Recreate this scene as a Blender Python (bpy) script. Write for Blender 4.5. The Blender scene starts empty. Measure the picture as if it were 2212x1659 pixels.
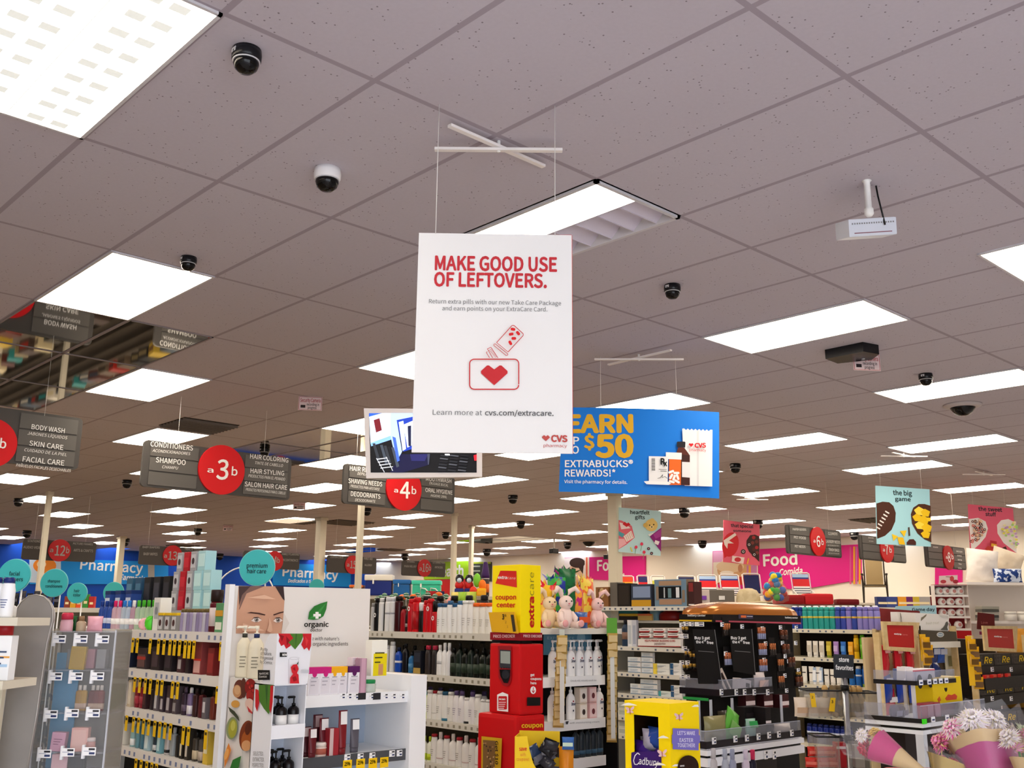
import bpy, bmesh, math, random
from mathutils import Vector, Matrix
random.seed(7)
C = bpy.context.scene.collection
# ---------------------------------------------------------------- camera, world, exposure
FPX, PITCH, ROLL, TH, CH = 2158.97, .2308803, .0087778, .7518653, 1.93308   # focal length in px of a 2212 px wide frame
CZ = 1.62; ZC = CZ + CH                                                       # eye height, ceiling height
ct, st = math.cos(TH), math.sin(TH)
def _ts(a, b, c): return Vector((a*ct + b*st, -a*st + b*ct, c))
_f = Vector((0, math.cos(PITCH), math.sin(PITCH))); _r = Vector((1, 0, 0)); _u = _r.cross(_f)
RV = _r*math.cos(ROLL) + _u*math.sin(ROLL); UV_ = -_r*math.sin(ROLL) + _u*math.cos(ROLL)
RV, UV_, FV = _ts(*RV), _ts(*UV_), _ts(*_f)
cam = bpy.data.cameras.new('camera'); camo = bpy.data.objects.new('camera', cam); C.objects.link(camo)
cam.sensor_width = 36; cam.lens = FPX/2212*36; cam.clip_start = .05; cam.clip_end = 200
camo.matrix_world = Matrix(((RV.x, UV_.x, -FV.x, 0), (RV.y, UV_.y, -FV.y, 0), (RV.z, UV_.z, -FV.z, CZ), (0, 0, 0, 1)))
sc = bpy.context.scene; sc.camera = camo
sc.view_settings.view_transform = 'Standard'; sc.view_settings.look = 'None'
sc.view_settings.exposure = 0.52; sc.view_settings.gamma = 1; sc.view_settings.use_curve_mapping = False
LAMP = 9.0
w = bpy.data.worlds.new('daylight'); sc.world = w; w.use_nodes = True
w.node_tree.nodes['Background'].inputs[0].default_value = (.88, .93, 1, 1)
w.node_tree.nodes['Background'].inputs[1].default_value = 2.9
cy = sc.cycles
cy.use_denoising = True; cy.max_bounces = 8; cy.diffuse_bounces = 4; cy.transparent_max_bounces = 24; cy.caustics_reflective = False; cy.caustics_refractive = False
# ---------------------------------------------------------------- geometry helpers
def ray(px, py): return RV*((px-1106)/FPX) + UV_*((829.5-py)/FPX) + FV
def at_z(px, py, z): d = ray(px, py); p = d*((z-CZ)/d.z); p.z += CZ; return p
def at_x(px, py, x): d = ray(px, py); p = d*(x/d.x); p.z += CZ; return p
def at_y(px, py, y): d = ray(px, py); p = d*(y/d.y); p.z += CZ; return p
def at_t(px, py, t): p = ray(px, py)*t; p.z += CZ; return p
def lin(h):
    h = h.lstrip('#'); v = [int(h[i:i+2], 16)/255 for i in (0, 2, 4)]
    return tuple((x/12.92 if x <= .04045 else ((x+.055)/1.055)**2.4) for x in v) + (1,)
_m = {}
def M(h, rough=.5, metal=0., em=0., spec=.25):
    k = (h, rough, metal, em, spec)
    if k in _m: return _m[k]
    m = bpy.data.materials.new('paint_'+h.lstrip('#')); m.use_nodes = True; b = m.node_tree.nodes['Principled BSDF']
    b.inputs['Base Color'].default_value = lin(h); b.inputs['Roughness'].default_value = rough; b.inputs['Metallic'].default_value = metal
    b.inputs['Specular IOR Level'].default_value = spec
    if em: b.inputs['Emission Color'].default_value = lin(h); b.inputs['Emission Strength'].default_value = em
    _m[k] = m; return m
def GLASS(h='ffffff', vis=.12, rough=.05):                 # clear plastic: mostly see-through, a little body and gloss
    k = ('g', h, vis, rough)
    if k in _m: return _m[k]
    m = bpy.data.materials.new('clear_'+h); m.use_nodes = True; nt = m.node_tree; nt.nodes.clear()
    o = nt.nodes.new('ShaderNodeOutputMaterial'); mx = nt.nodes.new('ShaderNodeMixShader'); tr = nt.nodes.new('ShaderNodeBsdfTransparent')
    p = nt.nodes.new('ShaderNodeBsdfPrincipled'); p.inputs['Base Color'].default_value = lin(h); p.inputs['Roughness'].default_value = rough
    tr.inputs[0].default_value = [1-(1-x)*.4 for x in lin(h)[:3]]+[1]
    mx.inputs[0].default_value = vis
    nt.links.new(tr.outputs[0], mx.inputs[1]); nt.links.new(p.outputs[0], mx.inputs[2]); nt.links.new(mx.outputs[0], o.inputs[0])
    _m[k] = m; return m
def NOISY(h, h2, scale=30, rough=.7, lo=.45, hi=.6, bump=0):
    k = ('n', h, h2, scale, rough, lo, hi, bump)
    if k in _m: return _m[k]
    m = M(h, rough).copy(); nt = m.node_tree; b = nt.nodes['Principled BSDF']
    tc = nt.nodes.new('ShaderNodeTexCoord'); n = nt.nodes.new('ShaderNodeTexNoise'); n.inputs['Scale'].default_value = scale; n.inputs['Detail'].default_value = 4
    r = nt.nodes.new('ShaderNodeValToRGB'); r.color_ramp.elements[0].position = lo; r.color_ramp.elements[1].position = hi
    r.color_ramp.elements[0].color = lin(h); r.color_ramp.elements[1].color = lin(h2)
    nt.links.new(tc.outputs['Object'], n.inputs['Vector']); nt.links.new(n.outputs[0], r.inputs[0]); nt.links.new(r.outputs[0], b.inputs['Base Color'])
    if bump:
        bp = nt.nodes.new('ShaderNodeBump'); bp.inputs['Strength'].default_value = bump; nt.links.new(n.outputs[0], bp.inputs['Height']); nt.links.new(bp.outputs[0], b.inputs['Normal'])
    _m[k] = m; return m
class B:                                                     # collects shapes, links them as ONE mesh
    def __init__(s): s.v = []; s.f = []; s.fm = []; s.ms = []; s.sm = []
    def mi(s, m):
        if m not in s.ms: s.ms.append(m)
        return s.ms.index(m)
    def add(s, vs, fs, m, smooth=False):
        o = len(s.v); s.v += [tuple(v) for v in vs]; i = s.mi(m)
        for f in fs: s.f.append([o+k for k in f]); s.fm.append(i); s.sm.append(smooth)
        return s
    def box(s, x0, x1, y0, y1, z0, z1, m):
        vs = [(x, y, z) for z in (z0, z1) for y in (y0, y1) for x in (x0, x1)]
        return s.add(vs, [(0,2,3,1),(4,5,7,6),(0,1,5,4),(2,6,7,3),(0,4,6,2),(1,3,7,5)], m)
    def rbox(s, x0, x1, y0, y1, z0, z1, m, b=.004):          # box with chamfered edges
        bm = bmesh.new(); bmesh.ops.create_cube(bm, size=1)
        for v in bm.verts: v.co = Vector((x0+(v.co.x+.5)*(x1-x0), y0+(v.co.y+.5)*(y1-y0), z0+(v.co.z+.5)*(z1-z0)))
        bmesh.ops.bevel(bm, geom=bm.edges[:], offset=min(b, (x1-x0)*.4, (y1-y0)*.4, (z1-z0)*.4), segments=2, affect='EDGES', profile=.7)
        bm.verts.index_update()
        s.add([v.co for v in bm.verts], [[v.index for v in f.verts] for f in bm.faces], m); bm.free(); return s
    def prism(s, pts, y0, y1, m):                            # outline in x,z pushed along y
        n = len(pts); vs = [(x, y0, z) for x, z in pts]+[(x, y1, z) for x, z in pts]
        return s.add(vs, [list(range(n)), list(range(2*n-1, n-1, -1))]+[(k, (k+1) % n, n+(k+1) % n, n+k) for k in range(n)], m)
    def prismz(s, pts, z0, z1, m):
        n = len(pts); vs = [(x, y, z0) for x, y in pts]+[(x, y, z1) for x, y in pts]
        return s.add(vs, [list(range(n)), list(range(2*n-1, n-1, -1))]+[(k, (k+1) % n, n+(k+1) % n, n+k) for k in range(n)], m)
    def lathe(s, prof, m, n=16, sx=1, sy=1, cx=0, cy=0, sq=0, smooth=True):
        vs = []; fs = []
        for r, z in prof:
            for k in range(n):
                a = 2*math.pi*k/n; c_, s_ = math.cos(a), math.sin(a)
                if sq: e = 1-sq; c_ = math.copysign(abs(c_)**e, c_); s_ = math.copysign(abs(s_)**e, s_)
                vs.append((cx+r*sx*c_, cy+r*sy*s_, z))
        for i in range(len(prof)-1):
            for k in range(n): fs.append((i*n+k, i*n+(k+1) % n, (i+1)*n+(k+1) % n, (i+1)*n+k))
        fs.append(list(range(n-1, -1, -1))); fs.append(list(range((len(prof)-1)*n, len(prof)*n)))
        return s.add(vs, fs, m, smooth)
    def tube(s, path, r, m, n=8, closed=False):
        path = [Vector(p) for p in path]; vs = []; fs = []; L = len(path)
        for i, p in enumerate(path):
            d = (path[(i+1) % L if closed else min(i+1, L-1)]-path[i-1 if closed else max(i-1, 0)]).normalized()
            a = d.cross(Vector((0, 0, 1)) if abs(d.z) < .95 else Vector((1, 0, 0))).normalized(); b = d.cross(a)
            rr = r[i] if isinstance(r, (list, tuple)) else r
            for k in range(n): t = 2*math.pi*k/n; vs.append(p+(a*math.cos(t)+b*math.sin(t))*rr)
        for i in range(L if closed else L-1):
            for k in range(n): j = (i+1) % L; fs.append((i*n+k, i*n+(k+1) % n, j*n+(k+1) % n, j*n+k))
        if not closed: fs += [list(range(n-1, -1, -1)), list(range((L-1)*n, L*n))]
        return s.add(vs, fs, m, True)
    def ball(s, c, r, m, n=14, k=8):
        r = (r, r, r) if not isinstance(r, tuple) else r
        bm = bmesh.new(); bmesh.ops.create_uvsphere(bm, u_segments=n, v_segments=k, radius=1); bm.verts.index_update()
        s.add([(c[0]+v.co.x*r[0], c[1]+v.co.y*r[1], c[2]+v.co.z*r[2]) for v in bm.verts], [[v.index for v in f.verts] for f in bm.faces], m, True); bm.free(); return s
    def bag(s, w_, h, d, m, n=10, seed=0):                   # a filled pouch: flat seams top and bottom, bulging between
        rnd = random.Random(seed); vs = []; fs = []
        for side in (-1, 1):
            for i in range(n+1):
                for k in range(n+1):
                    u, v = k/n, i/n; e = (math.sin(math.pi*min(1, max(0, u)))**.6)*(math.sin(math.pi*v)**.55)
                    vs.append(((u-.5)*w_*(1-.06*math.sin(math.pi*v)), side*(.0015+d/2*e*(1+rnd.uniform(-.16, .16))), v*h))
        o = (n+1)**2
        for i in range(n):
            for k in range(n):
                a = i*(n+1)+k; fs.append((a, a+1, a+n+2, a+n+1)); fs.append((o+a, o+a+n+1, o+a+n+2, o+a+1))
        return s.add(vs, fs, m, True)
    def mesh(s, name):
        me = bpy.data.meshes.new(name); me.from_pydata(s.v, [], s.f)
        for m in s.ms: me.materials.append(m)
        me.polygons.foreach_set('material_index', s.fm); me.polygons.foreach_set('use_smooth', s.sm); me.update(); return me
    def build(s, name, parent=None):
        o = bpy.data.objects.new(name, s.mesh(name)); C.objects.link(o)
        if parent: o.parent = parent
        return o
def tag(o, label, cat=None, group=None, kind=None):
    if label: o['label'] = label
    if cat: o['category'] = cat
    if group: o['group'] = group
    if kind: o['kind'] = kind
    return o
def E(name, label, cat, loc=(0, 0, 0), rz=0, group=None):
    o = bpy.data.objects.new(name, None); C.objects.link(o); o.location = loc; o.rotation_euler = (0, 0, rz); o.empty_display_size = .05
    return tag(o, label, cat, group)
def struct(o, label=None): o['kind'] = 'structure'; return tag(o, label)
def part(b, name, parent, label=None): return tag(b.build(name, parent), label)
ORD = 'first second third fourth fifth sixth seventh eighth ninth tenth eleventh twelfth thirteenth fourteenth fifteenth sixteenth seventeenth eighteenth nineteenth twentieth'.split()
ORD += ['twenty '+x for x in ORD[:9]]+['thirtieth']+['thirty '+x for x in ORD[:9]]+['fortieth']
_bf = bpy.data.curves.new('type', 'FONT')
try:                                                         # the plain sans face that ships with Blender itself; the built-in one stands in when absent
    import os
    _bf.font = bpy.data.fonts.load(os.path.join(bpy.utils.system_resource('DATAFILES'), 'fonts', 'Noto Sans CJK Regular.woff2'))
except Exception: pass
_bf.resolution_u = 3; _bo = bpy.data.objects.new('type', _bf)
def glyphs(txt, bold=0., ital=0.):                           # bold letters are struck several times, a hair apart
    _bf.body = txt; _bf.shear = ital; _bf.size = 1
    me = bpy.data.meshes.new_from_object(_bo); vs = [tuple(v.co) for v in me.vertices]; fs = [list(p.vertices) for p in me.polygons]
    bpy.data.meshes.remove(me)
    if bold:
        n = len(vs); v0, f0 = vs, fs; vs, fs = [], []
        for k, (dx, dy) in enumerate(((0, 0), (1, 0), (-1, 0), (0, 1), (0, -1), (.7, .7), (-.7, .7), (.7, -.7), (-.7, -.7))): vs += [(x+dx*bold*.36, y+dy*bold*.36, k) for x, y, z in v0]; fs += [[i+k*n for i in f] for f in f0]
    return vs, fs
CAP = max(v[1] for v in glyphs('H')[0])
class PL:                                                    # an upright plane in the place: origin, horizontal direction to the right as seen, height
    def __init__(s, o, ang): s.o = Vector(o); s.ang = ang; s.u = Vector((math.cos(ang), math.sin(ang), 0)); s.n = Vector((math.sin(ang), -math.cos(ang), 0)); s.k = 0; s.art = B(); s.let = B()
    def uv(s, px, py):
        d = ray(px, py); o = s.o-Vector((0, 0, CZ)); t = o.dot(s.n)/d.dot(s.n); p = d*t-o; return p.dot(s.u), p.z
    def pts(s, pp): return [s.uv(*p) for p in pp]
    def poly(s, pp, m, b=None, raw=False):
        s.k += 1; y = -.0012-.0004*s.k; q = pp if raw else s.pts(pp)
        (b or s.art).add([(x, y, z) for x, z in q], [list(range(len(q)))], m)
    def rect(s, x0, y0, x1, y1, m): s.poly([(x0, y0), (x1, y0), (x1, y1), (x0, y1)], m)
    def ell(s, cx, cy, rx, ry, m, rot=0, n=24, a0=0, a1=360):
        c, k = math.cos(math.radians(rot)), math.sin(math.radians(rot)); pp = []
        for i in range(n+(a1-a0 < 360)):
            a = math.radians(a0+(a1-a0)*i/n); x, y = rx*math.cos(a), ry*math.sin(a); pp.append((cx+x*c-y*k, cy+x*k+y*c))
        s.poly(pp, m)
    def line(s, pp, wd, m):                                  # a drawn stroke, wd in photo px
        for (x0, y0), (x1, y1) in zip(pp, pp[1:]):
            l = math.hypot(x1-x0, y1-y0) or 1; nx, ny = -(y1-y0)/l*wd/2, (x1-x0)/l*wd/2
            s.poly([(x0+nx, y0+ny), (x1+nx, y1+ny), (x1-nx, y1-ny), (x0-nx, y0-ny)], m)
    def text(s, txt, x0, y0, x1, y1, cap, m, bold=.0, ital=0., up=False):
        vs, fs = glyphs(txt, bold, ital); xa = min(v[0] for v in vs); xb = max(v[0] for v in vs)
        ax, az = s.uv(x0, y0); bx, bz = s.uv(x1, y1); _, cz = s.uv(x0, y0-cap)
        if up:                                               # written upwards: x0,y0 foot, x1,y1 head; cap measured to the left in px
            cx, cz = s.uv(x0-cap, y0); ex, ez = bx-ax, bz-az; fx, fz = cx-ax, 0.
        else: ex, ez, fx, fz = bx-ax, bz-az, 0., cz-az
        s.k += 1; y = -.0012-.0004*s.k
        s.let.add([(ax+ex*(v[0]-xa)/(xb-xa)+fx*v[1]/CAP, y-.00003*v[2], az+ez*(v[0]-xa)/(xb-xa)+fz*v[1]/CAP) for v in vs], fs, m)
    def done(s, parent, art='artwork', let='lettering', shift=0):
        for b, nm in ((s.art, art), (s.let, let)):
            if b.v: b.v = [(x, y+shift, z) for x, y, z in b.v]; b.build(nm, parent)
        s.art = B(); s.let = B()
def plane_x(px, py, Y): return PL(at_y(px, py, Y), 0.)       # runs along X, faces -Y
def plane_y(px, py, X): return PL(at_x(px, py, X), -math.pi/2)   # runs along -Y to the right, faces -X
FA = -TH                                                     # square to the camera heading
def plane_f(px, py, t, ang=FA): return PL(at_t(px, py, t), ang)
def root(pl, name, label, cat, group=None): return E(name, label, cat, pl.o, pl.ang, group)
def Z(ox, oy, k): return lambda x, y: (ox+x*k, oy+y*k)
def rr(x0, z0, x1, z1, r, n=5):
    o = []
    for cx, cz, a in ((x1-r, z1-r, 0), (x0+r, z1-r, 90), (x0+r, z0+r, 180), (x1-r, z0+r, 270)):
        for k in range(n+1): t = math.radians(a+90*k/n); o.append((cx+r*math.cos(t), cz+r*math.sin(t)))
    return o
WHITE = M('f4f4f2', .45); BLACK = M('0c0c0d', .4); GREY = M('8a8a8c', .5); CREAM = M('d9d2c0', .5); SHELF = M('dcd9d0', .45); RED = M('d9141c', .4)
# ---------------------------------------------------------------- the setting
TX, TY, LX, LY = .6096, 1.2192, 1.29538, 2.794785             # ceiling lattice
RX, BY = 21.8, 30.6                                           # right wall, back wall
lights = []
for i in range(-3, 35):
    for j in range(-4, 23, 1):
        if i % 2 and j % 2 == 0 and ((i-1)//2+j//2) % 2 and not (j < 0 and i > 0): lights.append((i, j))
drift = {(13, 2): (13.22, 2.05), (17, 6): (17.15, 6.08), (19, 4): (19.46, 4.13), (17, 2): (17.5, 2.05), (21, 2): (22.0, 2.1), (21, 6): (21.3, 6.15),
         (23, 4): (23.6, 4.15), (25, 6): (25.93, 6.25), (25, 2): (26.5, 2.1), (27, 4): (28.2, 4.15), (29, 6): (30.7, 6.2), (15, 0): (15.45, 1.02), (29, 2): (30.5, 2.1), (23, 8): (23.4, 8.12)}
mirrors = [(i, j) for i in (1, 2) for j in (3, 4, 5)]+[(i, j) for i in (7, 8) for j in (5, 6, 7)]+[(i, j) for i in (25, 26) for j in (12, 13, 17, 18)]
skip = set(mirrors) | {(3, 0)} | {l for l in lights if l not in drift}
def tile_mat():
    m = bpy.data.materials.new('acoustic_tile'); m.use_nodes = True; nt = m.node_tree; b = nt.nodes['Principled BSDF']; b.inputs['Roughness'].default_value = .9; b.inputs['Specular IOR Level'].default_value = .1
    N = nt.nodes.new; L = nt.links.new; tc = N('ShaderNodeTexCoord'); sp = N('ShaderNodeSeparateXYZ'); L(tc.outputs['Object'], sp.inputs[0])
    def mth(op, a, v=None):
        n = N('ShaderNodeMath'); n.operation = op
        if hasattr(a, 'links'): L(a, n.inputs[0])
        else: n.inputs[0].default_value = a
        if v is not None:
            if hasattr(v, 'links'): L(v, n.inputs[1])
            else: n.inputs[1].default_value = v
        return n.outputs[0]
    def edge(o, T, wd):
        q = mth('DIVIDE', o, T); fr = mth('FRACT', q); d = mth('ABSOLUTE', mth('SUBTRACT', fr, .5)); return mth('GREATER_THAN', d, .5-wd/T)
    g = mth('MAXIMUM', edge(sp.outputs[0], TX, .0125), edge(sp.outputs[1], TY, .0125))
    vo = N('ShaderNodeTexVoronoi'); vo.inputs['Scale'].default_value = 36; L(tc.outputs['Object'], vo.inputs['Vector'])
    nz = N('ShaderNodeTexNoise'); nz.inputs['Scale'].default_value = 9; L(tc.outputs['Object'], nz.inputs['Vector'])
    pit = mth('MULTIPLY', mth('LESS_THAN', vo.outputs['Distance'], .13), mth('GREATER_THAN', nz.outputs[0], .47))
    wn = N('ShaderNodeTexNoise'); wn.inputs['Scale'].default_value = 60; wn.inputs['Detail'].default_value = 5; L(tc.outputs['Object'], wn.inputs['Vector'])
    r = N('ShaderNodeValToRGB'); r.color_ramp.elements[0].color = lin('bdb7c1'); r.color_ramp.elements[1].color = lin('c5bfc9'); L(wn.outputs[0], r.inputs[0])
    def mix(f, a, c):
        x = N('ShaderNodeMix'); x.data_type = 'RGBA'; L(f, x.inputs[0]); L(a, x.inputs[6]); x.inputs[7].default_value = c; return x.outputs[2]
    L(mix(g, mix(pit, r.outputs[0], lin('857d84')), lin('a39aa4')), b.inputs['Base Color']); return m
TILE = tile_mat()
b = B()
for i in range(-14, 44):
    for j in range(-7, 24):
        if (i, j) in skip: continue
        x0, x1 = max(i*TX, -6.5-LX), min((i+1)*TX, RX-LX); y0, y1 = max(j*TY, -5-LY), min((j+1)*TY, BY-LY)
        if x1 > x0 and y1 > y0: b.add([(x0, y0, 0), (x0, y1, 0), (x1, y1, 0), (x1, y0, 0)], [(0, 1, 2, 3)], TILE)
ce = struct(b.build('ceiling'), 'suspended ceiling of speckled grey tiles in a grid'); ce.location = (LX, LY, ZC)
fl = B().box(-6.5, RX, 3.4, BY, -.05, 0, NOISY('97836a', '8a765e', 3, .35)).box(-6.5, RX, -5, 3.4, -.05, 0, NOISY('ebeaec', 'e2e1e4', 3, .35)); struct(fl.build('floor'), 'unseen shop floor, front made pale to brighten the ceiling, brown along the aisles')  # out of view; pale front zone added to bounce light onto the near ceiling
BLUE = M('0a48b0', .6); PALE = M('f6efe2', .7)
bk = B().box(-6.5, RX, BY, BY+.15, 0, ZC+.3, BLUE); struct(bk.build('wall_back'), 'deep blue back wall of the pharmacy')
rt = B().box(RX, RX+.15, -5, BY+.15, 0, ZC+.3, PALE); struct(rt.build('wall_right'), 'cream side wall behind the food signs')
struct(B().box(-6.65, -6.5, -5, BY+.15, 0, ZC+.3, PALE).build('wall_left'), 'plain side wall beyond the left aisles')
struct(B().box(RX-.02, RX, -5, BY, .0, .12, GREY).build('baseboard_right'))
struct(B().box(2.2, RX, -5.15, -5, 0, ZC+.3, PALE).build('light_block_wall'), 'added unseen front wall that blocks daylight, beside the open shop front')  # added behind the camera to keep daylight off the right side
# ceiling lights
LAMPM = M('fff0da', .5, 0, LAMP); LAMPL = M('c4c4be', .5, 0, .95); FRAME = M('cfcdd2', .5)
lm = {}
def lamp(i, j, near):
    if (near) not in lm:
        f = B()
        for x0, x1, y0, y1 in ((0, TX, 0, .014), (0, TX, TY-.014, TY), (0, .014, 0, TY), (TX-.014, TX, 0, TY)): f.box(x0, x1, y0, y1, -.006, .03, FRAME)
        d = B().box(.013, TX-.013, .013, TY-.013, -.004, .02, LAMPM)
        lv = B()
        if near:
            lv.box(TX/2-.002, TX/2+.002, .022, TY-.022, -.009, -.006, LAMPL)
            for k in range(1, 9): lv.box(.022, TX-.022, TY*k/9-.0015, TY*k/9+.0015, -.009, -.006, LAMPL)
            for k in range(9):
                for q in (.09, .19, .37, .46): lv.box(q, q+.06, TY*(k+.28)/9, TY*(k+.62)/9, -.0075, -.006, M('b4b4ae', .5, 0, .95))
        lm[near] = (f.mesh('frame'), d.mesh('diffuser'), lv.mesh('louver') if near else None)
    return lm[near]
rows = {}
for i, j in lights: rows.setdefault(j, []).append(i)
for (i, j) in lights:
    if (i, j) == (3, 0) : continue
    a, c = drift.get((i, j), (i, j)); x, y = LX+a*TX, LY+c*TY
    if x < -4 or x > RX-.8 or y > BY-1.3 or y < -4: continue
    near = (i, j) == (-1, 0)
    k = [q for q in rows[j] if q >= -1].index(i) if i >= -1 else -1
    lab = {(-1, 0): 'large lit ceiling panel filling the top left corner', (1, 2): 'lit ceiling panel beside a black dome camera and mirror tiles', (7, 0): 'lit ceiling panel above the black box sensor'}.get((i, j))
    if not lab: lab = ('lit ceiling panel, %s from the front in the %s rank from the right' % (ORD[k], ORD[(j+4)//2])) if i >= -1 else 'lit ceiling panel behind the entrance, %s rank from the right, %s back' % (ORD[(j+4)//2], ORD[-1-i])
    r = E('ceiling_light', lab, 'ceiling light', (x, y, ZC-.004), 0, 'ceiling lights')
    for nm, me in zip(('frame', 'diffuser', 'louver'), lamp(i, j, near)):
        if me: o = bpy.data.objects.new(nm, me); C.objects.link(o); o.parent = r
# the half lit open troffer in the middle
x, y = LX+3*TX, LY
r = E('ceiling_light', 'ceiling troffer above the white poster, one half lit and one half open', 'ceiling light', (x, y, ZC), 0, 'ceiling lights')
f = B()
for a in ((0, TX, 0, .02), (0, TX, TY-.02, TY), (0, .02, 0, TY), (TX-.02, TX, 0, TY)): f.box(a[0], a[1], a[2], a[3], -.012, .03, FRAME)
f.box(0, TX, 0, TY, .16, .17, FRAME)
for a in ((0, TX, -.01, 0), (0, TX, TY, TY+.01), (-.01, 0, 0, TY), (TX, TX+.01, 0, TY)): f.box(a[0], a[1], a[2], a[3], 0, .17, FRAME)
f.build('frame', r); B().box(.02, .30, .02, TY-.02, -.006, .02, LAMPM).build('diffuser', r)
lv = B(); OP = M('cfc8d6', .4)
for k in range(8): lv.add([(.30, .02+k*.147, .09), (TX-.02, .02+k*.147, .09), (TX-.02, .03+k*.147+.1, .0), (.30, .03+k*.147+.1, .0)], [(0, 1, 2, 3)], OP); lv.box(.30, TX-.02, .13+k*.147, .136+k*.147, -.004, .09, OP)
lv.box(.30, .306, .02, TY-.02, -.006, .12, OP); lv.build('louver', r)
p_ = at_z(2110, 548, ZC); r = E('ceiling_light', 'glaring ceiling panel cut off by the right edge, turned crosswise', 'ceiling light', (p_.x, p_.y, ZC-.004), -math.pi/2, 'ceiling lights')
for nm, me in zip(('frame', 'diffuser'), lamp(0, 0, False)):
    o = bpy.data.objects.new(nm, me); C.objects.link(o); o.parent = r; o.location = (0, 0, 0)
# mirror tiles
MIR = M('b9b6b0', .035, 1.0)
for n, (i, j) in enumerate(mirrors):
    o = B().box(.012, TX-.012, .012, TY-.012, -.003, .004, MIR); fr = B()
    for a in ((0, TX, 0, .014), (0, TX, TY-.014, TY), (0, .014, 0, TY), (TX-.014, TX, 0, TY)): fr.box(a[0], a[1], a[2], a[3], -.006, .004, M('8f878b', .6))
    g = 'over the left aisle' if n < 6 else ('over the middle aisles' if n < 12 else 'far back over the rear aisles')
    r = E('mirror_tile', 'mirrored ceiling tile %s, %s of its cluster' % (g, ORD[n % 6]), 'mirror tile', (LX+i*TX, LY+j*TY, ZC), 0, 'mirrored ceiling tiles')
    o.build('mirror', r); fr.build('frame', r)
# vents
def vent(px, py, lab, wx=.6, wy=.6):
    p = at_z(px, py, ZC); r = E('ceiling_vent', lab, 'vent', (p.x, p.y, ZC), 0, 'ceiling air vents')
    B().box(-wx/2, wx/2, -wy/2, wy/2, -.006, .0, M('3a3430', .8)).build('backing', r); s = B()
    for k in range(8): q = -wy/2+wy*(k+.5)/8; s.box(-wx/2, wx/2, q-.006, q+.006, -.03, -.006, M('7a7068', .6))
    s.build('slat', r)
vent(430, 918, 'dark slatted ceiling vent above the hair care aisle sign'); vent(640, 1125, 'dark ceiling vent left of the wide column', .9, .9); vent(745, 1128, 'dark ceiling vent right of the wide column', .9, .9)
vent(1895, 1122, 'dark ceiling vent behind the snack poster', .8, .8); vent(850, 1187, 'small dark vent far back over the rear aisles', .7, .7)
vent(395, 1178, 'small dark vent above the baby aisle sign', .7, .7)
# security cameras
DK = M('16161a', .25); DOME = M('0a0a0c', .08); RING = M('c9c9cc', .3)
def dome(px, py, s, lab, white=False, big=False):
    p = at_z(px, py, ZC); r = E('dome_camera', lab, 'security camera', (p.x, p.y, ZC), 0, 'dome security cameras'); bm_ = M('eceaec', .45) if white else DK
    if big:
        B().lathe([(1.5*s, 0), (1.5*s, -.012), (1.15*s, -.03)], M('b9b0b0', .5), 24).build('trim_ring', r); B().lathe([(1.0*s, -.028), (.93*s, -.4*s), (.7*s, -.7*s), (.35*s, -.9*s), (.02, -.95*s)], DOME, 24).build('dome', r); return
    B().lathe([(.95*s, 0), (1*s, -.02), (.98*s, -.75*s), (.9*s, -.85*s)], bm_, 24).build('base', r)
    B().lathe([(.84*s, -.82*s), (.86*s, -1.05*s), (.74*s, -1.4*s), (.45*s, -1.66*s), (.02*s, -1.74*s)], DOME, 24).build('dome', r)
    B().lathe([(.9*s, -.8*s), (.92*s, -.86*s), (.86*s, -.9*s)], RING, 24).build('trim_ring', r)
    if not white: B().box(-.99*s, -.93*s, -.25*s, .25*s, -.5*s, -.2*s, RING).build('sticker', r)
dome(534, 108, .052, 'black dome camera next to the large corner light'); dome(708, 366, .06, 'white based dome camera with black lens', True)
dome(408, 556, .045, 'black dome camera touching the left lit panel'); dome(1452, 616, .05, 'black dome camera right of the white poster')
dome(1999, 808, .055, 'black dome camera above the right long light'); dome(2079, 874, .11, 'large flush dome camera with pale ring at right', big=True)
for px, py, s, lab in ((1588, 1002, .07, 'dark dome camera right of the blue rewards sign'), (275, 1037, .07, 'dark dome camera left of the hair care aisle sign'), (572, 968, .06, 'dark dome camera on the wire of the hair care sign'), (1108, 1070, .08, 'dark dome camera between poster and rewards sign'), (1125, 1126, .09, 'dark dome camera below left of the rewards sign'), (793, 1098, .08, 'dark dome camera just below the oral hygiene sign'), (963, 1150, .09, 'dark dome camera by the thin grey pole'), (1052, 1186, .12, 'small dark dome camera far back over the toys'), (875, 1196, .12, 'small dark dome camera above the last aisle sign'), (1226, 1172, .1, 'small dark dome camera left of the cream column'), (428, 1142, .09, 'dark dome camera above the baby aisle sign'), (41, 1077, .08, 'dark dome camera on the far left light'), (59, 1146, .1, 'small dark dome camera above the stationery sign'), (270, 1163, .12, 'small dark dome camera between two far aisle signs'), (1478, 1098, .1, 'dark dome camera right of the teddy poster'), (1637, 1124, .1, 'dark dome camera above the pink heart poster'), (1517, 1168, .11, 'small dark dome camera above the food wall'), (1845, 1150, .1, 'small dark camera right of the household aisle sign'), (160, 1172, .12, 'small dark dome camera near the blue wall'), (475, 1196, .12, 'small dark camera on the blue wall edge')):
    dome(px, py, s, lab)
dome(1272, 1168, .16, 'wide dark dome camera far back near the column', big=True)
for px, py, lab in ((1197, 1163, 'arm mounted camera hanging far back over the toys'), (1313, 1178, 'arm mounted camera beside the cream column')):
    p = at_z(px, py, ZC); r = E('bracket_camera', lab, 'security camera', p); B().tube([(0, 0, 0), (0, 0, -.25)], .02, WHITE).build('arm', r); B().rbox(-.12, .1, -.06, .06, -.37, -.25, DK, .02).build('housing', r)
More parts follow.
